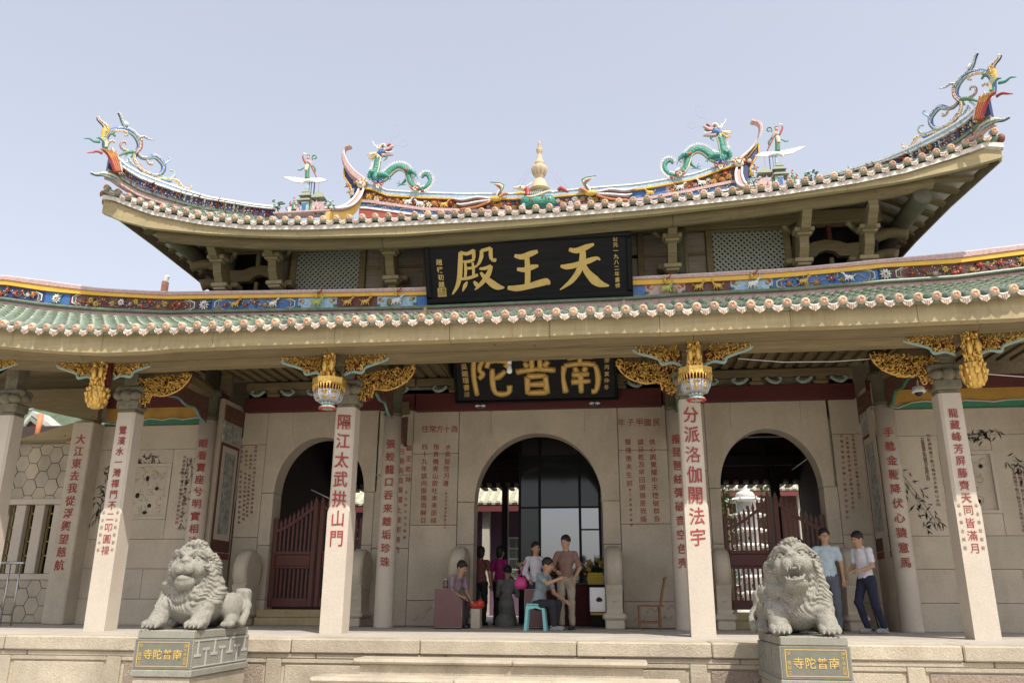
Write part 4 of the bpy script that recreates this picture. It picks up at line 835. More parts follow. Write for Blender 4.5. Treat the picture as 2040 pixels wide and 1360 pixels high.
# low wall of hexagonal stones with a barred window, far left; kept as its own thing
hexw = empty('hexagon_stone_wall', (-9.4, 3.0, 0), 'stone side wall of hexagonal blocks around a barred window, left of the red-lettered flat pillar', 'wall')
HY = 2.98
t = MB(); t.box(-11.3, -9.85, HY+.04, HY+.3, 0, 3.2); t.box(-8.42, -8.3, HY+.04, HY+.3, 0, 3.2); t.box(-9.85, -8.42, HY+.04, HY+.3, 0, .78); t.box(-9.85, -8.42, HY+.04, HY+.3, 2.08, 3.2); P('wall_core', t, mat('joint_grey', (.34, .305, .25), .9), hexw)
hr = .145; hy = hr*math.sqrt(3)
HEXM = mat('granite_hex', (.42, .37, .28), .85, var=.14, scale=2, bump=.3, speck=.14, stain=.3, objvar=.12)
for i in range(-1, 14):
    for j in range(-1, 14):
        cx, cz = -11.1+i*hr*1.5, j*hy*1.18+(hy*.59 if i % 2 else 0)
        poly = [(cx+(hr-.007)*math.cos(rad(60*k)), cz+(hr-.007)*1.18*math.sin(rad(60*k))) for k in range(6)]
        def clipz(p, zl, zh): return [(max(-11.3, min(-8.32, x)), min(zh, max(zl, z))) for x, z in p]
        for zl, zh in ((0.02, .74), (2.14, 3.17)):
            if cx < -9.9: zl, zh = (0.02, 3.17) if zl < 1 else (9, 9)
            if zh > 8: continue
            if max(z for _, z in poly) < zl+.05 or min(z for _, z in poly) > zh-.05 or min(x for x, _ in poly) > -8.4 or max(x for x, _ in poly) < -11.2: continue
            if cx < -9.9 and max(x for x, _ in poly) > -9.85: poly = [(min(x, -9.86), z) for x, z in poly]
            q = clipz(poly, zl, zh); t = MB(); t.prism(q, HY+random.uniform(-.006, .006), HY+.05); P('hexagonal_stone', t, HEXM, hexw)
for x0, x1, z0, z1 in ((-9.87, -8.35, 2.06, 2.16), (-9.87, -8.35, .74, .84), (-9.87, -9.76, .84, 2.06), (-8.43, -8.34, .84, 2.06)): t = MB(); t.bbox(x0, x1, HY-.03, HY+.2, z0, z1, .006); P('window_frame', t, GRANL, hexw)
for x in (-9.45, -9.08, -8.7): t = MB(); t.bbox(x-.1, x+.1, HY, HY+.12, .842, 2.058, .01); P('stone_bar', t, GRANL, hexw)
t = MB()
for x in (-9.62, -9.27, -8.9, -8.52):
    t.box(x-.1, x-.07, HY+.15, HY+.19, .85, 2.05); t.box(x+.07, x+.1, HY+.15, HY+.19, .85, 2.05)
    for z in (1.15, 1.4, 1.65, 1.9): t.box(x-.1, x+.1, HY+.15, HY+.19, z, z+.025)
P('casement', t, mat('old_yellow_paint', (.38, .3, .12), .7), hexw); t = MB(); t.box(-9.8, -8.4, HY+.25, HY+.27, .8, 2.1); P('room_shade_sheet', t, DARK, hexw)  # last box: dark sheet painted as the shade of the room behind
t = MB(); a, b = at(70, 893, 2.9), at(150, 855, 2.9); t.prism([(-9.9, 3.2), (-9.6, 3.2), (-8.1, 3.62), (-8.1, 3.34), (-8.6, 3.2)], 2.7, 2.95); P('raking_beam', t, WOODL, hexw)

# ================================================================ SIGNBOARDS
def stroke(mb, fr, pts, y, mi=0):
    "brush stroke: list of (x, z, half width); drawn as its own slightly prouder ribbon"
    o, r, u, n = fr; q, w_ = spline([(p[0], p[1], 0) for p in pts], [p[2] for p in pts], 5); L, R = [], []
    for i, p in enumerate(q):
        d = q[min(i+1, len(q)-1)]-q[max(i-1, 0)]; d /= np.linalg.norm(d)+1e-9; nn = np.array((-d[1], d[0], 0)); L.append(p+nn*w_[i]); R.append(p-nn*w_[i])
    poly = L+R[::-1]; A = [o+r*p[0]+u*p[1]+n*y for p in poly]; B = [o+r*p[0]+u*p[1]-n*.004 for p in poly]; k = len(poly); m = len(L); F = []
    for i in range(m-1): F.append((i, 2*m-1-i, 2*m-2-i, i+1))
    for i in range(k): F.append((i, (i+1) % k, k+(i+1) % k, k+i))
    mb.add(A+B, F, mi)
TIAN = [[(-.24, .33, .03), (-.1, .3, .05), (.1, .36, .05), (.25, .41, .02)], [(-.42, .02, .02), (-.3, .0, .05), (-.1, .03, .05), (.15, .1, .05), (.3, .14, .03), (.36, .1, .012)], [(.02, .38, .05), (.02, .15, .06), (-.06, -.08, .055), (-.22, -.28, .045), (-.45, -.44, .008)], [(.03, .02, .045), (.1, -.12, .06), (.24, -.28, .085), (.36, -.36, .06), (.52, -.4, .008)]]
WANG = [[(-.26, .30, .03), (-.1, .27, .055), (.1, .33, .055), (.24, .37, .03)], [(-.22, .02, .03), (-.05, .0, .05), (.12, .05, .05), (.24, .07, .02)], [(.0, .3, .045), (.01, .05, .055), (.0, -.2, .055), (-.02, -.34, .05)], [(-.44, -.36, .035), (-.25, -.38, .06), (0, -.35, .055), (.22, -.30, .065), (.4, -.27, .07), (.46, -.33, .02)]]
DIAN = [[(-.34, .4, .03), (-.2, .36, .035), (-.04, .42, .04)], [(-.05, .44, .035), (-.05, .3, .035), (-.07, .2, .02)], [(-.32, .2, .02), (-.15, .2, .03), (-.04, .24, .02)], [(-.33, .4, .04), (-.35, .15, .05), (-.38, -.1, .05), (-.44, -.3, .04), (-.56, -.48, .012)], [(-.27, .06, .02), (-.12, .06, .027), (.02, .1, .018)], [(-.24, .18, .022), (-.24, .02, .028), (-.26, -.14, .025)], [(-.08, .18, .022), (-.07, .02, .028), (-.08, -.12, .025)], [(-.4, -.16, .025), (-.2, -.15, .032), (.02, -.09, .03)], [(-.22, -.22, .012), (-.27, -.3, .04), (-.33, -.42, .012)], [(-.08, -.22, .012), (-.03, -.28, .045), (.02, -.36, .02)],
        [(.12, .42, .03), (.12, .3, .04), (.06, .16, .03), (.0, .1, .01)], [(.12, .41, .03), (.22, .43, .035), (.33, .46, .03)], [(.33, .46, .035), (.32, .32, .04), (.33, .22, .03)], [(.33, .22, .03), (.4, .2, .035), (.42, .24, .012)], [(.06, .04, .02), (.18, .04, .035), (.32, .09, .03)], [(.32, .09, .035), (.24, -.1, .05), (.08, -.28, .04), (-.06, -.4, .01)], [(.08, -.04, .02), (.18, -.16, .05), (.34, -.3, .07), (.45, -.36, .06), (.58, -.38, .01)]]
def board(name, label, hw, zb, yb, zt, yt, fr_w, strokes):
    e = empty(name, (0, yb, zb), label, 'signboard'); u = np.array((0, yt-yb, zt-zb)); H = np.linalg.norm(u); u /= H; r = np.array((1., 0, 0)); n = np.cross(r, u)
    def slab(nm, x0, x1, v0, v1, d0, d1, m, par=e, b=.012):
        t = MB(); R = []
        for d, k in ((d0, 0), (d1-b, 0), (d1, b)): R.append([np.array((0, yb, zb))+r*x+u*v+n*d for x, v in ((x0+k, v0+k), (x1-k, v0+k), (x1-k, v1-k), (x0+k, v1-k))])
        t.loft(R); return P(nm, t, m, par)
    slab('board_panel', -hw+.02, hw-.02, .02, H-.02, -.05, 0, BLACKL); fw = fr_w
    slab('frame_rail', -hw, hw, 0, fw, -.06, .05, BLACKL, b=.03); slab('frame_rail', -hw, hw, H-fw, H, -.06, .05, BLACKL, b=.03)
    slab('frame_stile', -hw, -hw+fw, fw+.001, H-fw-.001, -.06, .049, BLACKL, b=.03); slab('frame_stile', hw-fw, hw, fw+.001, H-fw-.001, -.06, .049, BLACKL, b=.03)
    return e, (np.array((0, yb, zb)), r, u, n), H
sg, (o, r, u, n), H = board('upper_signboard', 'large black lacquer signboard with three gold characters under the upper eave', 1.775, 5.33, 2.09, 6.33, 1.62, .1, None)
for S_, cx, cy, sc in ((DIAN, -.87, .55, .8), (WANG, .0, .53, .80), (TIAN, .93, .55, .86)):
    t = MB()
    for i, st in enumerate(S_): stroke(t, (o+r*cx+u*cy, r, u, n), [(a*sc, b*sc*1.02, w_*sc*1.08) for a, b, w_ in st], .012+.0012*i)
    P('gold_character', t, GOLDP, sg)
t = MB(); vtext(t, '公元一九八二年重修', o+r*1.5+u*.98+n*.001, o+r*1.52+u*.2+n*.001, .078, off=.012, n=n, r=r, depth=.008, jit=.1); P('side_inscription', t, GOLDP, sg)
t = MB(); vtext(t, '趙樸初題', o-r*1.52+u*.72+n*.001, o-r*1.5+u*.33+n*.001, .10, off=.012, n=n, r=r, depth=.008, jit=.1); P('side_inscription', t, GOLDP, sg)
def seal(parent, c, s_, m, mg):
    t = MB(); fr_ = [c+r*x*s_+u*y*s_+n*.006 for x, y in ((-1, -1), (1, -1), (1, 1), (-1, 1))]; t.add(fr_+[p-n*.008 for p in fr_], [(0, 1, 2, 3), (0, 4, 5, 1), (1, 5, 6, 2), (2, 6, 7, 3), (3, 7, 4, 0)]); so_ = P('seal', t, m, parent)
    t = MB(); 
    for x, y, ch in ((.45, .45, '樸'), (.45, -.45, '初'), (-.45, .45, '之'), (-.45, -.45, '印')): put_char(t, ch, (c+r*x*s_+u*y*s_+n*.006, r, u, n), s_*.85, .0, .003)
    P('seal_mark', t, mg, so_)
seal(sg, o-r*1.5+u*.2, .075, GOLDP, BLACKL)
ls, (o, r, u, n), H = board('lower_signboard', 'black signboard with bold gold relief characters hung over the central arch', 1.47, 3.84, 3.32, 4.78, 2.84, .05, None)
BG = mat('bold_gilding', (.66, .44, .14), .42, metal=.35, var=.15, scale=8)
NAN = [[(-.3, .33), (0, .36), (.3, .35)], [(0, .5), (.0, .34), (.0, .2)], [(-.38, .16), (-.42, -.1), (-.37, -.45)], [(-.38, .16), (0, .2), (.36, .17)], [(.36, .17), (.42, -.1), (.37, -.40), (.25, -.44)], [(-.14, .12), (-.08, .02)], [(.14, .12), (.08, .02)], [(-.2, -.05), (.2, -.04)], [(-.22, -.21), (.22, -.2)], [(0, -.02), (0, -.46)]]
PU = [[(-.17, .5), (-.08, .38)], [(.19, .51), (.08, .38)], [(-.32, .35), (.32, .37)], [(-.1, .34), (-.1, .1)], [(.1, .34), (.1, .1)], [(-.28, .26), (-.2, .16)], [(.3, .28), (.2, .16)], [(-.48, .05), (0, .10), (.46, .07)], [(-.22, -.06), (-.24, -.46)], [(-.22, -.06), (.22, -.05)], [(.22, -.05), (.24, -.46)], [(-.18, -.25), (.18, -.24)], [(-.22, -.44), (.22, -.43)]]
TUO = [[(-.40, .38), (-.43, 0), (-.37, -.46)], [(-.40, .38), (-.24, .4), (-.2, .34), (-.28, .14), (-.2, .02), (-.3, -.08)], [(.10, .5), (.12, .36)], [(-.04, .32), (-.10, .16)], [(-.04, .30), (.2, .33), (.42, .27), (.36, .16)], [(.36, .08), (.2, -.04), (.06, -.08)], [(.04, .14), (.03, -.2), (.08, -.40), (.25, -.45), (.42, -.41), (.44, -.25)]]
for st, cx in ((TUO, -.79), (PU, .03), (NAN, .82)):
    t = MB()
    for k, q_ in enumerate(st):
        pp, ww = spline([(a_, b_, 0) for a_, b_ in q_], [.046+.010*math.sin(3*i_+k) for i_ in range(len(q_))], 4); W = [o+r*(cx+a_[0]*.74)+u*(.52+a_[1]*.80)+n*.0 for a_ in pp]
        t.tube([W[0]-(W[1]-W[0])*.25]+W+[W[-1]+(W[-1]-W[-2])*.25], [.02]+[w2*1.12+.0007*k for w2 in ww]+[.018], 10, flat=tuple(n))
    P('gold_character', t, BG, ls)
t = MB(); vtext(t, '民國丙寅仲冬', o+r*1.3+u*.84+n*.001, o+r*1.27+u*.24+n*.001, .085, off=.012, n=n, r=r, depth=.008, jit=.08); P('side_inscription', t, GOLDP, ls)
t = MB(); vtext(t, '吳鐵珊書', o-r*1.27+u*.68+n*.001, o-r*1.25+u*.3+n*.001, .11, off=.012, n=n, r=r, depth=.008, jit=.08); P('side_inscription', t, GOLDP, ls)
seal(ls, o-r*1.25+u*.17, .05, C['maroon'], GOLDP)
for x in (-1.02, 1.05):
    t = MB()
    for s in (-1, 1): t.ell((x+s*.05, 3.36, 3.80), (.05, .03, .028), 8, 5, 0); t.ell((x+s*.03, 3.35, 3.765), (.025, .025, .022), 6, 4, 1)
    o_ = t.build('butterfly_bracket', [C['white'], C['blue']], None, label='small blue and white butterfly bracket holding the %s end of the lower signboard' % ('left' if x < 0 else 'right'), cat='bracket', group='butterfly brackets under the lower signboard')

# ================================================================ CARVED GILDED WORK UNDER THE EAVE
def inpoly(p, poly):
    x, z = p; c = False
    for i in range(len(poly)):
        (x1, z1), (x2, z2) = poly[i], poly[i-1]
        if (z1 > z) != (z2 > z) and x < (x2-x1)*(z-z1)/(z2-z1)+x1: c = not c
    return c
def filigree(m, poly, y, n, s_=.035, mi=0, yf=None):
    xs, zs = [p[0] for p in poly], [p[1] for p in poly]; k = 0; tr = 0
    while k < n and tr < n*20:
        tr += 1; p = (random.uniform(min(xs), max(xs)), random.uniform(min(zs), max(zs)))
        if not inpoly(p, poly): continue
        k += 1; Y = (yf(*p) if yf else y)-random.uniform(0, .035); a = random.uniform(0, 6.28); r_ = s_*random.uniform(.5, 1.1)
        if random.random() < .55: m.tube([(p[0]+r_*(1-.16*j)*math.cos(a+j*.95), Y-.012*j, p[1]+r_*(1-.16*j)*math.sin(a+j*.95)) for j in range(5)], [r_*.22]*3+[r_*.3, r_*.15], 5, mi)
        else: m.ell((p[0], Y, p[1]), (r_*.6, .018, r_*.3), 6, 4, mi, rotm()@np.array([[math.cos(a), 0, -math.sin(a)], [0, 1, 0], [math.sin(a), 0, math.cos(a)]]))
def wing(x, s, z0=3.66, L=.62):
    poly = [(x+s*.14, z0), (x+s*(L+.18), z0), (x+s*(L+.12), z0-.09), (x+s*(L-.02), z0-.14), (x+s*(L-.18), z0-.2), (x+s*(L-.22), z0-.27), (x+s*(L-.36), z0-.25), (x+s*.14, z0-.3)]
    e = empty('carved_wing_panel', (x+s*.45, -.5, z0-.3), '', 'carving'); t = MB(); t.prism(poly, -.50, -.475); P('panel_ground', t, DRED, e)
    t = MB(); filigree(t, [(x+s*.45+(a-x-s*.45)*.9, z0-.13+(b-z0+.13)*.86) for a, b in poly], -.505, 200, .032); P('gilded_scrollwork', t, GOLD, e, kind='stuff')
    t = MB(); t.bez([(a, -.51, b) for a, b in poly[1:]], .024, 6, seg=3, flat=(0, 1, 0)); P('teal_edge', t, mat('trim_pale_teal', (.25, .38, .36), .6, var=.15, scale=8), e); return e
def corbel(x, s):
    e = empty('gilded_corbel', (x, .12, 3.13), '', 'carving')
    poly = [(x+s*.16, 3.56), (x+s*1.0, 3.64), (x+s*.96, 3.52), (x+s*.82, 3.38), (x+s*.6, 3.3), (x+s*.42, 3.32), (x+s*.38, 3.2), (x+s*.25, 3.13), (x+s*.16, 3.26)]
    t = MB(); t.prism(poly, .10, .16); P('corbel_ground', t, DRED, e)
    t = MB(); filigree(t, poly, .09, 420, .04); t.bez([(a, .075, b) for a, b in poly[1:7]], .014, 5, seg=3); P('gilded_scrollwork', t, GOLD, e, kind='stuff'); return e
def pendant_inner(x):
    y = -.66; e = empty('hanging_lotus_pendant', (x, y, 2.9), '', 'pendant')
    t = MB(); t.box(x-.04, x+.04, y-.02, y+.1, 3.3, 3.8); P('hanger', t, DRED, e)
    t = MB()
    for k in range(210):
        z = 3.29+.47*random.random(); w_ = .10*(1-.35*(z-3.29)/.47); t.ell((x+random.uniform(-w_, w_), y-.03-random.random()*.05, z), (random.uniform(.008, .02), .016, random.uniform(.015, .05)), 5, 4)
    for dx, hh in ((-.05, .30), (.05, .34)): t.ell((x+dx, y-.09, 3.34+hh*.4), (.036, .03, .1), 8, 5); t.ell((x+dx, y-.10, 3.34+hh*.85), (.024, .024, .03), 8, 5)
    for k in range(6): a = k*1.05; t.tube([(x+.07*math.cos(a), y-.06, 3.75), (x+.1*math.cos(a), y-.07, 3.79), (x+.05*math.cos(a+.6), y-.06, 3.83)], .01, 4)
    P('gilded_figures', t, GOLD, e, kind='stuff')
    n8 = 8; a0 = math.pi/8; t = MB(); t.lathe([(.20, 3.20), (.225, 3.21), (.225, 3.285), (.19, 3.29)], (x, y, 0), n8, a0=a0, smooth=False); P('basket_rim', t, GOLD, e)
    t = MB()
    for k in range(32): a = 2*math.pi*k/32; t.tube([(x+.215*math.cos(a), y+.215*math.sin(a), 3.2), (x+.205*math.cos(a), y+.205*math.sin(a), 3.11)], .008, 5)
    t.lathe([(.21, 3.19), (.222, 3.195), (.222, 3.205), (.21, 3.21)], (x, y, 0), n8, a0=a0); P('baluster_ring', t, GOLD, e, kind='stuff')
    t = MB(); t.lathe([(.15, 3.1), (.155, 3.2), (.15, 3.21)], (x, y, 0), n8, a0=a0); P('basket_core', t, DRED, e)
    t = MB(); t.lathe([(.09, 2.965), (.15, 2.985), (.178, 3.04), (.182, 3.12), (.17, 3.125)], (x, y, 0), n8, a0=a0, smooth=False)
    for k in range(8):
        a = a0+2*math.pi*k/8; t.tube([(x+r_*math.cos(a), y+r_*math.sin(a), z) for r_, z in ((.1, 2.965), (.158, 2.985), (.186, 3.04), (.19, 3.125))], .011, 5)
    P('bowl', t, mat('pale_lilac_paint', (.36, .37, .40), .6, var=.15, scale=10), e)
    for k in range(8):
        a = 2*math.pi*k/8; c = np.array((math.cos(a), math.sin(a), 0)); tn = np.array((-math.sin(a), math.cos(a), 0)); b0 = np.array((x, y, 0)); t = MB()
        q = [b0+c*.150+tn*.032+(0, 0, 2.995), b0+c*.150-tn*.032+(0, 0, 2.995), b0+c*.172-tn*.045+(0, 0, 3.1), b0+c*.172+tn*.045+(0, 0, 3.1)]
        t.add(q+[p-c*.02 for p in q], [(0, 1, 2, 3), (3, 2, 1, 0)])
        for j in range(7): f = random.uniform(.1, .9); g = random.uniform(-.7, .7); t.ell(b0+c*(.153+.02*f)+tn*(g*.04)+(0, 0, 3.0+.095*f), (.012, .012, .009), 5, 3)
        P('gilded_panel', t, GOLD, e)
    t = MB(); t.lathe([(.06, 2.955), (.085, 2.95), (.09, 2.94), (.06, 2.93), (.09, 2.915), (.112, 2.9), (.105, 2.88), (.06, 2.87), (.0, 2.868)], (x, y, 0), 16); P('foot', t, C['pale_teal'], e)
    t = MB()
    for k in range(10): a = 2*math.pi*k/10; t.ell((x+.1*math.cos(a), y+.1*math.sin(a), 2.878), (.03, .03, .016), 6, 4, 0); t.ell((x+.075*math.cos(a+.3), y+.075*math.sin(a+.3), 2.948), (.022, .022, .012), 6, 4, 1)
    P('petals', t, [C['red'], C['white']], e, kind='stuff'); return e
def pendant_outer(x):
    y = -.6; e = empty('gilded_lotus_pendant', (x, y, 2.9), '', 'pendant')
    t = MB()
    for k in range(200):
        z = 3.3+.47*random.random(); w_ = .115*(1-.2*abs(z-3.5)/.3); t.ell((x+random.uniform(-w_, w_)*(1-.15*(z > 3.6)), y-.02-random.random()*.05, z), (random.uniform(.01, .022), .018, random.uniform(.015, .05)), 5, 4)
    for dx, hh in ((-.04, .26), (.06, .32)): t.ell((x+dx, y-.09, 3.36+hh*.4), (.036, .03, .1), 8, 5); t.ell((x+dx, y-.1, 3.36+hh*.85), (.026, .024, .03), 8, 5)
    P('gilded_figures', t, GOLD, e, kind='stuff'); t = MB(); t.box(x+.06, x+.13, y, y+.08, 3.3, 3.82); P('hanger', t, DRED, e)
    t = MB(); t.lathe([(.1, 3.285), (.12, 3.27), (.10, 3.25), (.125, 3.2), (.125, 3.12), (.10, 3.03), (.06, 2.97), (0, 2.96)], (x, y, 0), 14); P('bud_core', t, GOLD, e)
    for j, (z, R_, n_, h_) in enumerate(((3.24, .13, 10, .035), (3.16, .14, 9, .05), (3.08, .125, 8, .045), (3.01, .085, 6, .035))):
        for k in range(n_):
            a = 2*math.pi*(k+.5*(j % 2))/n_; t = MB(); t.ell((x+R_*math.cos(a), y+R_*math.sin(a), z), (.022, .022, h_), 7, 5); t.ell((x+(R_+.02)*math.cos(a), y+(R_+.02)*math.sin(a), z+.012), (.011, .011, h_*.5), 5, 3); P('lotus_petal', t, GOLD, e)
    return e
SIDEW = {-5.85: 'far left', -2.44: 'left', 2.44: 'right', 5.85: 'far right'}
for x in (-5.85, -2.44, 2.44, 5.85):
    nm = SIDEW[x]
    e = pendant_inner(x) if abs(x) < 3 else pendant_outer(x)
    e['label'] = {-5.85: 'all-gold lotus bud pendant in front of the leftmost seal-script column', -2.44: 'gilt figure pendant with lilac lotus basket before the left inner column', 2.44: 'gilt figure pendant with lilac lotus basket before the right inner column', 5.85: 'all-gold lotus bud pendant in front of the rightmost seal-script column'}[x]; e['group'] = 'carved pendants under the eave'
    for s in (-1, 1):
        e = wing(x, s, 3.72 if abs(x) > 3 else 3.68); e['group'] = 'carved wing panels beside the pendants'
        e['label'] = 'teal-edged gilt openwork panel on the %s of the %s pendant' % ('left' if s < 0 else 'right', nm)
    e = corbel(x, -1 if x > 0 else 1); e['group'] = 'gilt corbels on the front columns'; e['label'] = 'gilt scrollwork corbel springing inward from the %s front column' % {'far left': 'outer left', 'left': 'inner left', 'right': 'inner right', 'far right': 'outer right'}[nm]
e = wing(-7.75, 1, 3.8, .4); e['label'] = 'partly cropped teal-edged carving at the far left edge under the eave'; e['group'] = 'carved wing panels beside the pendants'
# bulb, dome camera, tube lamp, wire
t = MB(); c = at(1015, 728, -.2); e = empty('light_bulb', (c[0], -.2, c[2]), 'white light bulb in a fitting hanging in front of the lower signboard', 'light bulb')
t.lathe([(0, .11), (.06, .11), (.065, .09), (.03, .08), (.028, .02)], (c[0], -.2, c[2]), 14); P('fitting', t, WHT, e)
t = MB(); t.lathe([(.024, .02), (.03, -.03), (.04, -.07), (.036, -.1), (.015, -.115), (0, -.117)], (c[0], -.2, c[2]), 14); P('bulb', t, mat('bulb_glass', (.7, .7, .68), .25), e)
c = at(1830, 778, 1.4); e = empty('dome_camera', tuple(c), 'white dome security camera hanging beside the far right column head', 'security camera')
t = MB(); t.lathe([(0, .14), (.015, .14), (.015, .06), (.085, .055), (.09, .0), (.1, -.02), (.085, -.03), (0, -.03)], c, 20); P('housing', t, WHT, e); t = MB(); t.lathe([(.06, -.03), (.055, -.055), (.03, -.08), (0, -.085)], c, 16); P('dome', t, mat('black_dome', (.02, .02, .025), .1), e)
t = MB(); t.tube([c+(0, 0, .13), c+(.03, .0, .2), c+(.14, 0, .22)], .012, 6); P('arm', t, WHT, e)
t = MB(); t.tube([at(1470, 714, -.2), at(1560, 721, 0), at(1660, 720, .1), at(1770, 712, .2), at(1900, 740, .2), at(2060, 752, .2)], .006, 5); t.build('hanging_cable', WHT, None, label='thin pale cable sagging between the right column heads', cat='cable')
# ================================================================ DOORWAYS
for s in (-1, 1):
    t = MB(); e = empty('door_threshold', (s*4.03, 3.45, 0), 'wooden two-step threshold under the %s red gate' % ('left' if s < 0 else 'right'), 'threshold', 'thresholds of the side doorways')
    for z0, z1, y in ((0.0, .13, 3.15), (.132, .26, 3.22)): t = MB(); t.bbox(s*4.03-.84, s*4.03+.84, y, 3.56, z0, z1, .01); P('tread', t, WOODL, e)
for s in (-1, 1):
    cx = s*4.03; e = empty('wooden_gate', (cx, 3.72, .27), 'dark red picket gate closing the %s arched doorway' % ('left' if s < 0 else 'right'), 'gate', 'picket gates in the side doorways')
    gy = 3.70
    top = lambda q: 1.62+.42*(q**1.3)      # q: 0 at the jamb, 1 at the centre post
    for d in (-1, 1):
        xo, xi = cx+d*.84, cx+d*.02
        if s < 0 and d > 0: pass
        t = MB(); t.bbox(min(xo, xo-d*.07), max(xo, xo-d*.07), gy-.03, gy+.04, .3, 1.85, .008); t.bbox(min(xi, xi+d*.085), max(xi, xi+d*.085), gy-.04, gy+.05, .3, 2.12, .008)
        t.prism([(min(xi, xi+d*.085), 2.121), (max(xi, xi+d*.085), 2.121), (xi+d*.042, 2.24)], gy-.04, gy+.05); P('gate_post', t, REDG, e)
        a, b = sorted((xo-d*.072, xi+d*.087))
        for z0, z1 in ((.30, .45), (.96, 1.0), (1.2, 1.26)): t = MB(); t.bbox(a, b, gy-.03, gy+.03, z0, z1, .006); P('gate_rail', t, REDG, e)
        t = MB(); t.bbox(a, b, gy-.015, gy+.02, 1.001, 1.199, .01); P('gate_panel', t, REDG, e)
        t = MB(); t.loft([[(x, gy-.035, z-.03), (x, gy+.03, z-.03), (x, gy+.03, z+.03), (x, gy-.035, z+.03)] for x, z in [(xo-d*.072+(xi-xo+d*.159)*q, top(q)) for q in [i/8 for i in range(9)]]]); P('gate_top_rail', t, REDG, e)
        for k in range(8):
            q = (k+.75)/8.5; x = xo-d*.07+(xi-xo+d*.155)*q; t = MB()
            t.prism([(x-.017, .45), (x+.017, .45), (x+.017, top(q)+.03), (x+.026, top(q)+.1), (x, top(q)+.2), (x-.026, top(q)+.1), (x-.017, top(q)+.03)], gy-.012, gy+.014); P('picket', t, REDG, e)
# stone drums
def drum(x, y, R_, zc, wd, label, base=.5):
    e = empty('stone_drum', (x, y, 0), label, 'stone drum', 'stone drums beside the doorways')
    t = MB(); t.lathe([(0, -wd), (R_*.8, -wd), (R_*.93, -wd*.93), (R_, -wd*.6), (R_*1.02, 0), (R_, wd*.6), (R_*.93, wd*.93), (R_*.8, wd), (0, wd)], (x, y, zc), 40, axis='x'); P('drum', t, GRAN, e)
    t = MB()
    for s in (-1, 1): t.lathe([(R_*.86, s*wd*.96), (R_*.88, s*wd*1.05), (R_*.84, s*wd*1.05)], (x, y, zc), 32, axis='x')
    P('drum_ring', t, GRAN, e)
    t = MB(); w_ = wd*1.0; zt = zc-R_*.8; t.loft([[(x-w_*k, y-q, z), (x+w_*k, y-q, z), (x+w_*k, y+q, z), (x-w_*k, y+q, z)] for k, q, z in ((.98, .22, .24), (.92, .2, .3), (.94, .24, zt-.1), (1.0, .3, zt+.04), (.8, .2, zt+.12))]); P('pedestal', t, GRAN, e)
    for i in range(4): pass
    t = MB(); t.bez([(x-w_*.4, y-.215, .5), (x, y-.23, .56), (x+w_*.4, y-.215, .5), (x+w_*.2, y-.225, .43), (x-w_*.2, y-.225, .43)], .014, 5); P('carved_scroll', t, GRAN, e)
    t = MB(); t.bbox(x-w_*1.15, x+w_*1.15, y-.34, y+.3, 0, .13, .015); t.bbox(x-w_*1.45, x+w_*1.45, y-.36, y+.3, .131, .24, .045); P('base_block', t, GRAN, e)
    return e
drum(-1.29, 3.12, .38, .92, .12, 'stone drum at the left side of the central arch, behind the seated man in purple')
drum(1.30, 3.12, .38, .92, .135, 'stone drum seen edge-on at the right side of the central arch')
drum(-5.05, 3.12, .36, .9, .12, 'stone drum beside the left gate, just behind the closed-mouth lion'); drum(-3.02, 3.12, .36, .9, .12, 'stone drum half hidden behind the left inner front column')
drum(3.03, 3.12, .36, .9, .12, 'stone drum just right of the right inner front column'); drum(5.02, 3.12, .36, .9, .12, 'stone drum between the blue-shirted and the white-shirted men')
# ================================================================ UPPER ROOF RIDGES
MRY = 5.8
def pl(pts, Y): return [at(u, v, Y) for u, v in pts]
rt_ = np.array(pl([(733, 365), (773, 380), (833, 384), (917, 386.7), (1020, 386.7), (1100, 382.7), (1167, 376), (1267, 368), (1306, 362), (1385, 347), (1459, 320)], MRY))
MT = lerp(rt_[:, 0], rt_[:, 2])
rb_ = np.array(pl([(727, 400), (847, 416.7), (1033, 421.7), (1200, 407), (1287, 396), (1359, 382.6), (1465, 361)], MRY)); MBt = lerp(rb_[:, 0], rb_[:, 2])
mr = MB(); band(mr, -4.35, 4.35, lambda x: MT(x)-.0, lambda x: MT(x)-.03, MRY-.07, MRY+.25, 40); mridge = P('main_ridge', mr, C['white'])
def mb_(za, zb, y0, m, name='ridge_band', x0=-4.35, x1=4.35): t = MB(); band(t, x0, x1, za, zb, y0, MRY+.2, 40); return t.build(name, m, mridge)
mb_(lambda x: MT(x)-.031, lambda x: MT(x)-.12, MRY-.05, C['sky_blue']); mb_(lambda x: MT(x)-.121, lambda x: MT(x)-.165, MRY-.065, C['yellow'])
mb_(lambda x: MT(x)-.166, lambda x: MBt(x), MRY-.0, C['maroon'], 'frieze_panel', -4.35, -1.75); mb_(lambda x: MT(x)-.166, lambda x: MBt(x), MRY-.0, C['navy'], 'frieze_panel', -1.75, 1.85); mb_(lambda x: MT(x)-.166, lambda x: MBt(x), MRY-.0, C['blue'], 'frieze_panel', 1.85, 2.7); mb_(lambda x: MT(x)-.166, lambda x: MBt(x), MRY-.0, C['pink'], 'frieze_panel', 2.7, 3.3); mb_(lambda x: MT(x)-.166, lambda x: MBt(x), MRY-.0, C['maroon'], 'frieze_panel', 3.3, 4.35)
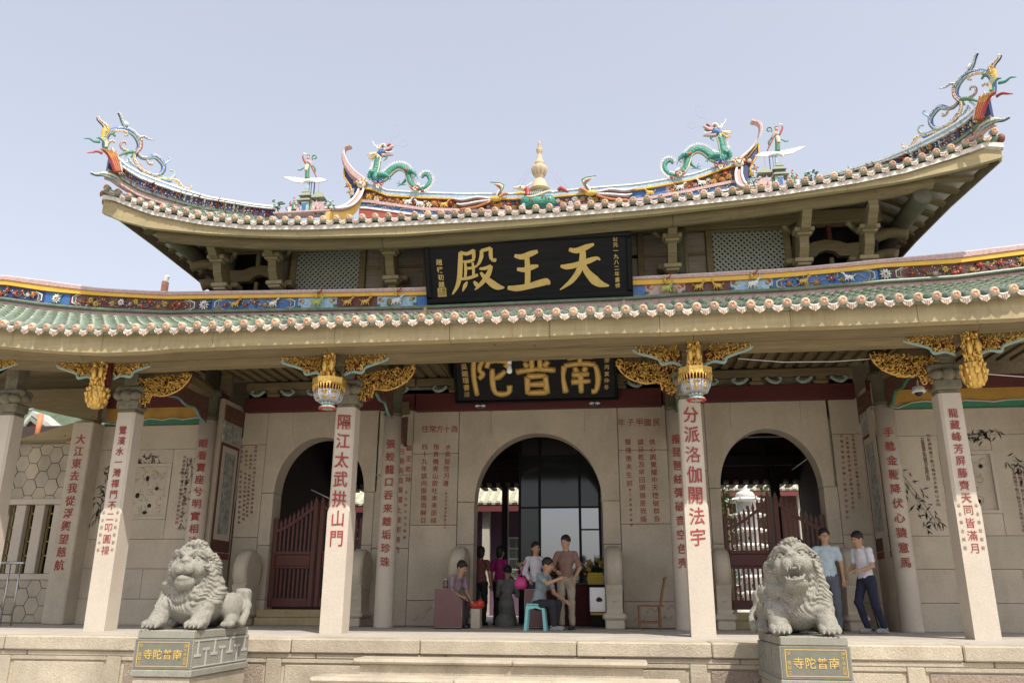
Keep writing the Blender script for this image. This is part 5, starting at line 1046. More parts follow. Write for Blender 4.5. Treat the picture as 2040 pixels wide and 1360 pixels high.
mb_(lambda x: MBt(x)-.001, lambda x: MBt(x)-.07, MRY-.09, C['pink']); mb_(lambda x: MBt(x)-.071, lambda x: MBt(x)-.17, MRY-.06, C['blue']); mb_(lambda x: MBt(x)-.171, lambda x: MBt(x)-.22, MRY-.07, C['white']); mb_(lambda x: MBt(x)-.221, lambda x: MBt(x)-.8, MRY-.05, mat('plaster_red', (.32, .08, .06), .8))
scatter(mridge, -4.2, -1.9, lambda x: MT(x)-.17, MBt, MRY, .6, (2, 0, 2, 6, 4), sz=(.055, .095)); scatter(mridge, -1.7, 1.8, lambda x: MT(x)-.17, MBt, MRY, .6, (0, 3, 1, 2, 0, 4), sz=(.055, .095)); scatter(mridge, 2.8, 4.2, lambda x: MT(x)-.17, MBt, MRY, .6, (0, 4, 3, 2), sz=(.055, .095)); scatter(mridge, -4.2, 4.2, lambda x: MBt(x)-.07, lambda x: MBt(x)-.17, MRY-.07, 1.2, (1, 3, 0), sz=(.03, .045))
for x, d, c in ((-2.35, 1, 0), (-3.2, 1, 1), (-2.9, -1, 1), (2.35, -1, 0), (3.0, 1, 1), (3.5, -1, 1)):
    t = MB(); beast(t, (x, MRY-.05, MBt(x)+.02), .15, 0, d, False); t.build('animal_relief', C['yellow'] if not c else C['white'], mridge)
for s in (-1, 1):     # phoenix reliefs with long tails
    t = MB(); x0 = s*1.05 if s > 0 else -1.15; z0 = MT(x0)-.17
    t.ell((x0-s*.02, MRY-.1, z0), (.16, .07, .07), 10, 6, 0); t.bez([(x0-s*.1, MRY-.12, z0+.02), (x0-s*.22, MRY-.13, z0+.1), (x0-s*.3, MRY-.13, z0+.08)], [.05, .035, .03], 6, 1)
    for k in range(5): t.bez([(x0+s*.1, MRY-.1-.01*k, z0-.02*k), (x0+s*.4, MRY-.12, z0+.06-.06*k), (x0+s*.75, MRY-.1, z0+.02-.06*k), (x0+s*(1.0-.05*k), MRY-.09, z0+.08-.07*k)], [.03, .03, .035, .008], 5, (2, 3, 2, 3, 1)[k], seg=3)
    for k in range(6): t.bez([(x0-s*.02, MRY-.12, z0+.02), (x0+s*(-.1-.02*k), MRY-.16, z0+.16+.03*k), (x0-s*(.14-.05*k), MRY-.16, z0+.22+.035*k)], [.03, .03, .008], 5, (2, 4, 3, 1, 2, 4)[k], seg=3)
    t.build('phoenix_relief', [C['yellow'], C['orange'], C['white'], C['maroon'], C['green']], mridge)
# swallow-tail horns and descending ridges
for s in (-1, 1):
    A = lambda zx, zy, Y: at(540+zx/8.5, 280+zy/8.5, Y)*np.array((-1 if s > 0 else 1, 1, 1))
    t = MB(); pts = [A(1560, 740, 5.8), A(1400, 620, 5.78), A(1290, 480, 5.76), A(1228, 340, 5.74), A(1215, 220, 5.72), A(1260, 150, 5.72), A(1345, 120, 5.72)]; q, w_ = spline(pts, [.10, .10, .085, .07, .055, .045, .03], 5)
    t.loft([[p+np.array((0, -.09, 0)), p+np.array((w2*.7, -.09, w2)), p+np.array((w2*.7, .09, w2)), p+np.array((0, .09, 0)), p+np.array((-w2*.5, 0, -w2*.4))] for p, w2 in zip(q, w_)]); hn = t.build('ridge_horn', C['pink'], mridge)
    t = MB(); t.tube([p+np.array((w2*.6*(-s if 0 else 1), -.05, w2)) for p, w2 in zip(q, w_)], .025, 6); t.build('horn_edge', C['white'], mridge)
    poly = [A(1560, 760, 5.8), A(1400, 660, 5.8), A(1290, 530, 5.8), A(1245, 470, 5.8), A(1240, 620, 5.8), A(1330, 760, 5.8), A(1380, 860, 5.8), A(1350, 980, 5.8), A(1420, 1040, 5.8), A(1560, 900, 5.8)]
    pz = [(p[0], p[2]) for p in poly]; t = MB(); t.prism(pz if s < 0 else pz[::-1], 5.8, 5.95); t.build('horn_web', C['navy'], mridge)
    t = MB(); t.tube([p+np.array((0, -.02, 0)) for p in poly[:-2]], .022, 5); t.build('yellow_edge', C['yellow'], mridge)
    for k in range(7): p = A(random.uniform(1290, 1500), random.uniform(700, 950), 5.78); inst('flower', FLW[k % 5], p, mridge, (0, random.uniform(0, 6), 0), .06)
    D = [A(1530, 830, 5.75), A(1490, 930, 5.3), A(1410, 1040, 4.8), A(1300, 1120, 4.3), A(1130, 1165, 3.7), A(965, 1160, 3.1)]
    Wd = [.075, .085, .1, .11, .1, .07]; q, w_ = spline(D, Wd, 5); sx = np.array((1., 0, 0))
    t = MB(); t.loft([[p-sx*w2*.6, p+sx*w2*.6, p+sx*w2*.6+(0, 0, -.04), p-sx*w2*.6+(0, 0, -.04)] for p, w2 in zip(q, w_)]); vr = P('hip_channel', t, mat('pink_wash', (.50, .26, .24), .7))
    for k, m_, dz in ((-1, C['white'], .02), (1, C['white'], .02)):
        t = MB(); t.tube([p+sx*w2*.75*k+np.array((0, -.02, dz)) for p, w2 in zip(q, w_)], .026, 6); t.build('channel_edge', m_, vr)
    t = MB(); t.loft([[p+sx*w2*.9*-s*-1*k_+np.array((0, 0, zz)) for k_, zz in ((.9, .0), (1.1, -.05), (.9, -.13), (.7, -.13))] for p, w2 in zip(q, w_)]); t.build('blue_side', C['sky_blue'], vr)
    t = MB(); t.loft([[p+np.array((xx, 0, zz)) for xx, zz in ((-w2*.7, -.05), (w2*.7, -.05), (w2*.5, -.26), (-w2*.5, -.26))] for p, w2 in zip(q, w_)]); t.build('yellow_underside', C['yellow'], vr)
    m_ = A(1530, 745, 5.68); t = MB(); t.ell(m_, (.11, .06, .09), 12, 8, 0); t.ell(m_+(0, -.06, -.02), (.045, .03, .03), 8, 5, 1)
    for e_ in (-1, 1): t.ell(m_+(e_*.05, -.055, .02), (.02, .02, .02), 6, 4, 2); t.ell(m_+(e_*.1, 0, .05), (.04, .03, .04), 6, 4, 3)
    for k in range(9): a = math.pi*k/8; t.ell(m_+np.array((.12*math.cos(a), 0, .05+.07*math.sin(a))), (.03, .03, .03), 6, 4, 0 if k % 2 else 3)
    t.build('lion_mask', [C['cream'], C['pink'], C['maroon'], C['orange']], vr)
# hip ridges running out to the corners
HP0 = np.array((-5.33, 3.33, 0)); HDR = np.array((-1.97, -2.33, 0)); HDR /= np.linalg.norm(HDR); HN = np.cross(HDR, (0, 0, 1))
hp = lambda u, v, d=0: onp(u, v, HP0-HN*d*(1 if HN[1] > 0 else -1), HN)
FRN = -HN if HN[1] > 0 else HN        # unit vector out of the ridge towards the viewer
ut = [(220, 297), (231.7, 316.7), (246.7, 330), (276.7, 346.7), (310, 360), (360, 378.3), (410, 393.3), (500, 408.3), (548, 413)]
ub_ = [(223, 306), (229, 318), (246.7, 340), (276.7, 358.3), (310, 371.7), (360, 388.3), (410, 400), (500, 415), (548, 420)]
uf = [(225, 343), (232, 349), (246, 358), (276.7, 376.7), (310, 388.3), (360, 403.3), (410, 415), (500, 430), (548, 438)]
def cvt(L, n=30):
    q = np.array([hp(*p) for p in L]); s_ = (q-HP0)@HDR; sl = np.linspace(s_.min(), s_.max(), n); o_ = np.argsort(s_); return sl, np.interp(sl, s_[o_], q[o_, 2])
s1, zt_ = cvt(ut); _, zb_ = cvt(ub_); 
_q = np.array([hp(*p) for p in uf]); _s = (_q-HP0)@HDR; _o = np.argsort(_s); zf_ = np.interp(s1, _s[_o], _q[_o, 2])
for s in (-1, 1):
    MX = np.array((1 if s < 0 else -1, 1, 1))
    def hl(za, zb, d0, d1, name, m, par):
        t = MB(); rings = [[(HP0+HDR*a+FRN*d+np.array((0, 0, z)))*MX for d, z in ((d0, z0), (d0, z1), (-d1, z1), (-d1, z0))] for a, z1, z0 in zip(s1, za, zb)]
        t.loft(rings); return t.build(name, m, par)
    hr_ = hl(zt_, zt_-.035, .10, .15, 'hip_ridge', C['white'], temple); hl(zt_-.036, (zt_*.3+zb_*.7), .09, .1, 'blue_band', C['sky_blue'], hr_); hl(zt_*.3+zb_*.7-.001, zb_, .09, .1, 'white_band', C['white'], hr_)
    hl(zb_-.001, zf_, .03, .06, 'frieze_ground', C['navy'], hr_); hl(zf_-.001, zf_-.05, .07, .1, 'green_roll', GTILE, hr_); hl(zf_-.051, zf_-.14, .03, .1, 'pink_foot', C['pink'], hr_)
    v = MB()
    for i in range(1, 29):
        a, z0, z1 = s1[i], zf_[i], zb_[i]; h = z1-z0
        if h < .04: continue
        for k in range(1):
            p = (HP0+HDR*(a+random.uniform(-.04, .04))+FRN*.04+np.array((0, 0, z0+h*random.uniform(.2, .8))))*MX; inst('flower', FLW[random.randrange(7)], p, hr_, (0, random.uniform(0, 6), math.atan2(HDR[1]*MX[0], HDR[0])*0+s*-.0+(-.85 if s < 0 else .85)), random.uniform(.085, .12)*min(1, h/.13))
        for k in range(5): v.ell((HP0+HDR*(a+random.uniform(-.1, .1))+FRN*.035+np.array((0, 0, z0+h*random.uniform(.1, .9))))*MX, .013, 5, 3, random.randrange(4))
    v.build('studs', [C['white'], C['green'], C['yellow'], C['pink']], hr_, kind='stuff')
    # scrolled corner ornament
    e = empty('scrolled_corner_ornament', tuple((hp(250, 345))*MX), 'openwork acanthus and dragon-tail scroll on the %s corner of the upper roof' % ('left' if s < 0 else 'right'), 'roof ornament', 'scrolled ornaments on the roof corners')
    z7 = lambda x, y, d=.0: (hp(160+x/6, 200+y/6)+FRN*d)*MX
    FL_ = tuple(FRN*MX)
    def sc(name, pts, w_, m, d=0, seg=4): t = MB(); sc_ = .0102; t.bez([z7(x, y, d) for x, y in pts], [k*.00112 for k in (w_ if hasattr(w_, '__len__') else [w_]*len(pts))], 7, seg=seg, flat=FL_); P(name, t, C[m], e)
    def scw(name, pts, w_, m, d=0):
        sc(name, pts, w_, m, d); ww = w_ if hasattr(w_, '__len__') else [w_]*len(pts); sc('pale_edge', [(x+5, y-k*.42) for (x, y), k in zip(pts, ww)], [max(6, k*.3) for k in ww], 'cream' if m in ('blue', 'red', 'green') else 'white', d+.01)
        if max(ww) >= 20:                       # second coloured strand on the inner side
            c2 = {'blue': 'pale_teal', 'red': 'pink', 'yellow': 'cream', 'cream': 'pink', 'orange': 'cream', 'pale_teal': 'sky_blue', 'sky_blue': 'white'}.get(m, 'cream'); sc('inner_strand', [(x-3, y+k*.42) for (x, y), k in zip(pts, ww)], [max(6, k*.45) for k in ww], c2, d+.015)
            st_ = MB(); q, w3 = spline([(a_, b_, 0) for a_, b_ in pts], ww, 5)
            for i in range(1, len(q)-1): st_.ell(z7(q[i][0], q[i][1], d+.012+w3[i]*.0006), .011, 5, 3, i % 3)
            P('mosaic_studs', st_, [C['white'], C['sky_blue'] if m == 'blue' else C['orange'], C['cream']], e, kind='stuff')
        if max(ww) >= 38:                       # serrated leaf fringe along the stem
            q, w3 = spline([(a_, b_, 0) for a_, b_ in pts], ww, 6); t = MB()
            for i in range(2, len(q)-2):
                dd = q[i+1]-q[i-1]; dd /= np.linalg.norm(dd)+1e-9; nn_ = np.array((-dd[1], dd[0], 0)); nn_ = nn_ if nn_[1] > 0 or abs(nn_[1]) < .3 and nn_[0] < 0 else -nn_; a0_ = q[i]+nn_*w3[i]*.3; b0_ = q[i]+nn_*(w3[i]*.5+15)+dd*10
                t.tube([z7(a0_[0], a0_[1], d), z7(b0_[0], b0_[1], d)], [.016, .003], 5)
            P('leaf_fringe', t, C[('navy', 'orange', 'teal')[len(pts) % 3] if m != 'blue' else 'navy'], e, kind='stuff')
    scw('scroll_stem', [(300, 610), (292, 500), (330, 400), (420, 350), (530, 345), (630, 390), (690, 470), (708, 550), (680, 600), (620, 625)], [40, 44, 44, 40, 46, 52, 46, 40, 34, 20], 'blue')
    scw('pink_stem', [(722, 480), (718, 560), (690, 610), (655, 640)], [30, 32, 26, 14], 'red', .02)
    scw('horn_leaf', [(270, 470), (300, 380), (310, 330), (270, 280), (225, 240), (215, 210)], [44, 60, 56, 30, 24, 30], 'yellow', .01)
    scw('spike_leaf', [(545, 325), (505, 260), (480, 190), (455, 150)], [44, 26, 20, 6], 'blue', .01)
    sc('flame_leaf', [(560, 300), (540, 270), (520, 290)], [30, 26, 10], 'white', .02)
    for k in range(5): sc('green_plume', [(268+6*k, 600), (262+8*k-k*k, 530-4*k), (210+16*k, 480), (170+26*k, 478-3*k)], [16, 20, 20, 8], 'teal', .10+.01*(k % 2)); sc('plume_line', [(272+6*k, 590), (268+8*k, 530-4*k), (216+16*k, 478)], [4, 5, 4], 'cream', .12)
    sc('green_plume_tip', [(230, 500), (160, 495), (105, 462), (60, 462), (36, 466)], [26, 22, 16, 10, 4], 'teal', .02)
    for k in range(8): sc('red_plume', [(385+9*k, 900), (345+10*k, 790-3*k), (290+14*k, 680), (205+26*k, 612+5*k)], [24, 24, 20, 8], 'red', .14+.02*(k % 2)); sc('plume_line', [(385+9*k+5, 890), (345+10*k+6, 780-3*k), (290+14*k+7, 675), (215+26*k, 610+5*k)], [5, 5, 5, 3], 'yellow', .17)
    sc('red_plume_tip', [(260, 640), (200, 615), (140, 625), (75, 635)], [26, 22, 16, 4], 'red', .02)
    for k in range(4): sc('feather_quill', [(430+9*k, 920-3*k), (436+7*k, 840), (420+9*k, 760+6*k)], [16, 18, 8], ('yellow', 'teal', 'white', 'pink')[k], .16)
    scw('tail_leaf', [(640, 380), (700, 445), (760, 440), (815, 470), (880, 476)], [26, 30, 20, 12, 4], 'pale_teal', .01)
    scw('red_curl', [(660, 610), (570, 610), (500, 580), (482, 530), (505, 500), (540, 505), (548, 535)], [20, 24, 24, 20, 16, 14, 10], 'red')
    scw('lower_scroll', [(680, 630), (730, 680), (800, 690), (890, 670), (960, 720), (1000, 790), (975, 860), (920, 895), (830, 890), (750, 845), (690, 780), (655, 700), (660, 640)], [20, 26, 30, 44, 46, 40, 34, 28, 26, 26, 26, 26, 20], 'blue')
    scw('yellow_stem', [(640, 640), (640, 700), (680, 780), (760, 850), (850, 885)], [22, 24, 24, 20, 14], 'yellow', .02)
    scw('small_curl', [(790, 695), (815, 755), (860, 765), (850, 740)], [20, 22, 20, 10], 'cream')
    scw('inner_curl', [(380, 372), (480, 370), (545, 390), (555, 420), (520, 432)], [20, 24, 24, 18, 12], 'yellow', .02)
    scw('inner_hook', [(310, 610), (320, 530), (370, 492), (410, 515)], [20, 24, 20, 14], 'orange', .02)
    sc('green_leaf', [(460, 670), (540, 630), (640, 625), (600, 690)], [10, 30, 34, 8], 'green', .02); sc('green_leaf', [(350, 420), (380, 400), (415, 440)], [12, 26, 16], 'green', .02)
    scw('inner_scroll', [(560, 650), (500, 700), (520, 745), (560, 740), (550, 710)], [14, 18, 16, 14, 10], 'sky_blue'); scw('blue_bract', [(570, 690), (610, 760), (680, 800)], [14, 22, 14], 'blue', .01)
    for k in range(4): sc('red_bract', [(670+8*k, 760), (710+12*k, 800+9*k), (730+14*k, 850-8*k)], [10, 16, 8], 'red', .02)
    sc('pearl_hook', [(980, 790), (1030, 745), (1075, 715), (1070, 690), (1050, 690)], [28, 18, 12, 14, 16], 'sky_blue'); sc('pearl_hook', [(940, 900), (1050, 940), (1115, 915), (1132, 870), (1105, 838), (1075, 842)], [22, 30, 26, 18, 14, 18], 'pale_teal')
    scw('end_curl', [(900, 920), (1000, 950), (1100, 950), (1170, 975), (1210, 1030), (1270, 1060), (1320, 1045), (1310, 1012)], [20, 34, 30, 30, 26, 24, 20, 16], 'yellow'); sc('blue_bract', [(960, 950), (1030, 975), (1090, 970)], [20, 26, 10], 'blue', .02); sc('lower_curl', [(1160, 1010), (1120, 1030), (1110, 1000)], [16, 18, 12], 'cream')
    scw('wing_leaf', [(470, 980), (400, 930), (320, 895), (240, 885), (180, 890), (115, 866)], [20, 40, 46, 30, 16, 4], 'blue', .02); sc('wing_ridge', [(500, 960), (400, 905), (310, 880), (230, 876)], [14, 30, 30, 10], 'cream', .04)
# dragons on the main ridge
def dragon(s):
    MX = np.array((1 if s < 0 else -1, 1, 1)); z = lambda x, y, d=0: (at(720+x/8.5, 240+y/8.5, 5.75)+np.array((0, -d, 0)))*MX; U = .00125*1.0
    e = empty('ceramic_dragon', tuple(z(700, 1200)), 'green ceramic dragon on the %s half of the main ridge, facing the centre' % ('left' if s < 0 else 'right'), 'dragon', 'ceramic dragons on the main ridge')
    B = [(290, 640), (270, 720), (255, 820), (225, 900), (250, 985), (340, 985), (430, 930), (520, 845), (620, 795), (710, 810), (775, 870), (800, 960), (835, 1070), (910, 1150), (1020, 1165), (1120, 1110), (1165, 1020), (1130, 935), (1065, 925), (1030, 975)]
    R_ = [58, 56, 58, 70, 75, 74, 70, 66, 62, 60, 58, 54, 50, 46, 44, 42, 38, 34, 26, 16]
    R_ = [k*1.18 for k in R_]; t = MB(); q, w_ = spline([z(x, y) for x, y in B], [k*U for k in R_], 4); t.tube(q, w_, 12); P('body', t, DRAG, e)
    t = MB(); bq, bw = spline([z(x, y, .03) for x, y in B], [k*U for k in R_], 4)
    nn = len(bq); sp = MB()
    for i in range(2, nn-1):
        d = bq[min(i+1, nn-1)]-bq[i-1]; d /= np.linalg.norm(d); o_ = np.cross(d, (0, 1, 0)); o_ = o_*(-1 if s > 0 else 1)
        o_ = -o_ if 1 else o_
        side = o_ if (i < 20 or i > 54) else -o_
        for f in (0, .5):
            p = bq[i]*(1-f)+bq[min(i+1, nn-1)]*f; w2 = bw[i]; sp.tube([p+side*w2*.85-d*.0, p+side*(w2+.075)-d*.02], [.014, .002], 4)
    P('back_fins', sp, C['white'], e, kind='stuff')
    t = MB(); t.tube([p-np.array((0, .0, 0))+np.cross((bq[min(i+1, nn-1)]-bq[max(i-1, 0)])/(np.linalg.norm(bq[min(i+1, nn-1)]-bq[max(i-1, 0)])+1e-9), (0, 1, 0))*(1 if s < 0 else -1)*(1 if (i < 20 or i > 54) else -1)*w2*.62 for i, (p, w2) in enumerate(zip(bq, bw)) if i < 60], [w2*.36 for w2 in bw[:60]], 8); P('belly', t, C['cream'], e)
    F = lambda nm, pts, w__, m, d=0: P(nm, MB().bez([z(x, y, d) for x, y in pts], [k*U for k in (w__ if hasattr(w__, '__len__') else [w__]*len(pts))], 7, seg=3), C[m] if isinstance(m, str) else m, e)
    F('skull', [(290, 600), (330, 555), (390, 540), (430, 535)], [50, 70, 60, 30], 'blue', .01); F('upper_jaw', [(380, 520), (450, 500), (510, 455), (550, 440)], [44, 40, 34, 18], 'pink', .02); F('lower_jaw', [(350, 600), (430, 595), (500, 590), (548, 590)], [44, 32, 24, 12], 'pink', .02)
    F('teeth_row', [(420, 555), (480, 560), (548, 548)], [16, 14, 8], 'white', .06); F('mouth', [(420, 540), (480, 520), (530, 500)], [26, 24, 10], 'maroon', .05); F('brow', [(310, 520), (340, 450), (390, 430), (415, 470)], [22, 26, 24, 12], 'cream', .06); F('nose', [(450, 460), (475, 425), (500, 430)], [20, 26, 18], 'red', .04)
    P('eye', MB().ell(z(380, 485, .1), .028, 8, 6), C['maroon'], e)
    for k, (x, y) in enumerate(((195, 360), (265, 390))): F('horn', [(300, 490), (255-10*k, 455), (220+40*k, 420), (x, y)], [18, 14, 10, 4], 'white', .03-.08*k)
    for k in range(11):
        a = rad(165+k*13); F('mane_lock', [(290+30*math.cos(a), 570-30*math.sin(a)), (280+110*math.cos(a), 580-95*math.sin(a)), (270+170*math.cos(a), 590-(120)*math.sin(a)+8)], [24, 18, 3], 'yellow' if k % 2 else 'cream', .03*(k % 3))
    F('beard', [(400, 620), (440, 640), (380, 700)], [20, 16, 4], 'green', .03)
    WR = mat('whisker_wire', (.35, .35, .38), .5); F('whisker', [(490, 420), (495, 340), (530, 290), (600, 275), (650, 210), (655, 120), (610, 78), (565, 120), (560, 190)], 2.6, WR); F('whisker', [(550, 425), (620, 425), (720, 440), (795, 400), (760, 355), (690, 355), (670, 390)], 2.6, WR)
    def leg(nm, pts, w__, claw, d):
        F(nm, pts, w__, DRAG, d)
        for dx, dy in claw: x, y = pts[-1]; F('claw', [(x, y), (x+dx*.6, y+dy*.5), (x+dx, y+dy)], [10, 9, 3], 'teal', d)
    leg('foreleg', [(230, 920), (180, 900), (150, 960), (150, 1010)], [50, 52, 34, 20], ((-45, -40), (-40, -90), (60, 60)), .08); leg('foreleg', [(300, 960), (380, 950), (450, 970), (480, 1000)], [60, 56, 36, 18], ((50, 40), (20, 60), (-30, 50)), .10)
    leg('hind_leg', [(790, 880), (860, 880), (920, 930), (940, 960)], [50, 44, 26, 14], ((30, 70), (-60, 60), (-5, -80)), .08); leg('hind_leg', [(770, 930), (740, 990), (690, 1040), (660, 1070)], [44, 30, 20, 14], ((-40, -80), (-75, 30), (90, -5), (-80, -40)), -.06)
    t = MB(); t.bez([z(750, 850, .07), z(785, 880, .08), z(820, 870, .07)], [.03, .045, .03], 8); P('thigh_flame', t, C['red'], e)
    for cx, cy in ((300, 1060), (930, 1170)):
        for k, (dx, dy, m) in enumerate(((-40, 0, 'blue'), (50, -5, 'blue'), (-40, 50, 'red'), (60, 45, 'red'), (0, 90, 'cream')) if cx < 500 else ((-45, 0, 'red'), (40, 0, 'red'), (0, 15, 'cream'))):
            x, y = cx+dx, cy+dy; F('cloud_curl', [(x+30*math.cos(j), y-30*math.sin(j)) for j in (0, 1.2, 2.4, 3.6, 4.8)]+[(x+10, y+8)], [10, 11, 12, 12, 11, 9], m, .1); F('cloud_fill', [(x-14, y), (x+14, y)], [20, 20], 'white', .07)
    P('tail_flower', MB().ell(z(1055, 1235, .12), (.04, .03, .04), 8, 5), C['red'], e)
dragon(-1); dragon(1)
# central finial on a coiled beast
t = MB(); fc = at(1075, 383, MRY); e = empty('stupa_finial', (fc[0], MRY, fc[2]), 'tall buff stupa finial rising from the middle of the main ridge', 'finial')
zz = lambda y: float(at(1075, 270+y/8.5, MRY)[2]); pr = [(95, 4), (100, 16), (118, 24), (128, 18), (140, 28), (156, 30), (160, 20), (175, 30), (190, 33), (203, 20), (222, 58), (236, 62), (262, 60), (300, 42), (325, 26), (338, 44), (370, 50), (432, 60), (442, 84), (470, 90), (490, 84), (506, 74), (520, 110), (545, 146), (580, 146), (610, 136), (690, 92), (728, 56), (744, 66), (758, 96), (800, 124), (860, 146), (900, 162), (925, 178), (940, 188), (955, 150)]
t.lathe([(r_*.00123, zz(y)) for y, r_ in pr], (fc[0], MRY, 0), 24); P('spire', t, mat('buff_plaster', (.55, .43, .29), .75, var=.1, scale=6, bump=.2, stain=.3), e)
t = MB()
for k in range(10): a = 2*math.pi*k/10; t.tube([(fc[0]+r_*math.cos(a), MRY+r_*math.sin(a), zz(y)) for r_, y in ((.137, 530), (.183, 560), (.168, 620), (.118, 690))], .012, 5)
P('petal_rib', t, mat('buff_dark', (.42, .34, .24), .8), e)  # petal ribs in a darker buff than the spire
t = MB(); t.lathe([(.225, zz(915)), (.238, zz(925)), (.225, zz(935))], (fc[0], MRY, 0), 24); P('bronze_ring', t, C['orange'], e)
for s in (-1, 1):
    for k in (0, 1): t = MB(); t.tube([(fc[0], MRY, zz(330)), (fc[0]+s*(.55+.15*k), MRY+.1, MT(.7)+.02)], .003, 4); P('guy_wire', t, MATS['whisker_wire'], e)
e = empty('turtle_dragon_base', (fc[0], MRY-.2, 8.0), 'green scaled turtle-dragon crouching beneath the central stupa finial', 'roof ornament')
y3 = lambda x, y, d=0: at(980+x/8.5, 270+y/8.5, MRY-.15)+np.array((0, -d, 0))
sd = SDF((fc[0]-.55, MRY-.45, zz(1270)), (fc[0]+.55, MRY+.2, zz(890)), .018)
sd.ell(y3(780, 1150), (.30, .2, .17), .03); sd.ell(y3(600, 1130), (.16, .17, .15), .04); sd.ell(y3(970, 1130), (.15, .17, .16), .04); t = MB(); sd.into(t); P('body', t, DRAG, e)
G = lambda nm, pts, w__, m, d=0: P(nm, MB().bez([y3(x, y, d) for x, y in pts], [k*.00123 for k in w__], 7, seg=3), C[m], e)
G('neck', [(600, 1040), (610, 960), (590, 920), (560, 940)], [60, 50, 46, 40], 'red', .05); G('upper_jaw', [(560, 930), (480, 910), (420, 915), (365, 905)], [50, 44, 28, 12], 'cream', .08); G('lower_jaw', [(540, 1000), (460, 1010), (380, 1015)], [36, 28, 14], 'yellow', .08); G('horn', [(590, 890), (640, 850), (685, 810)], [18, 14, 5], 'white', .05); P('eye', MB().ell(y3(490, 915, .14), .02, 6, 4), C['maroon'], e)
G('mane', [(600, 1080), (650, 1090), (730, 1080), (850, 1040), (960, 1000), (1060, 1020)], [16, 20, 22, 22, 18, 10], 'cream', .16); G('tail', [(1130, 960), (1170, 920), (1230, 950), (1300, 990)], [30, 44, 40, 12], 'red', .08)
for k in range(12): G('fin', [(620+36*k, 1062-6*abs(k-2)), (640+38*k, 1010-8*k+40*(k > 6))], [8, 2], 'white', .17)
for x, y in ((650, 1160), (700, 1180), (870, 1110), (920, 1130), (970, 1150)): G('flame_spot', [(x, y), (x+12, y-34)], [16, 8], 'red', .2)
G('foot', [(560, 1200), (520, 1240), (500, 1260)], [40, 34, 20], 'sky_blue', .1); G('foot', [(960, 1180), (1010, 1230), (1050, 1260)], [40, 34, 20], 'blue', .1)
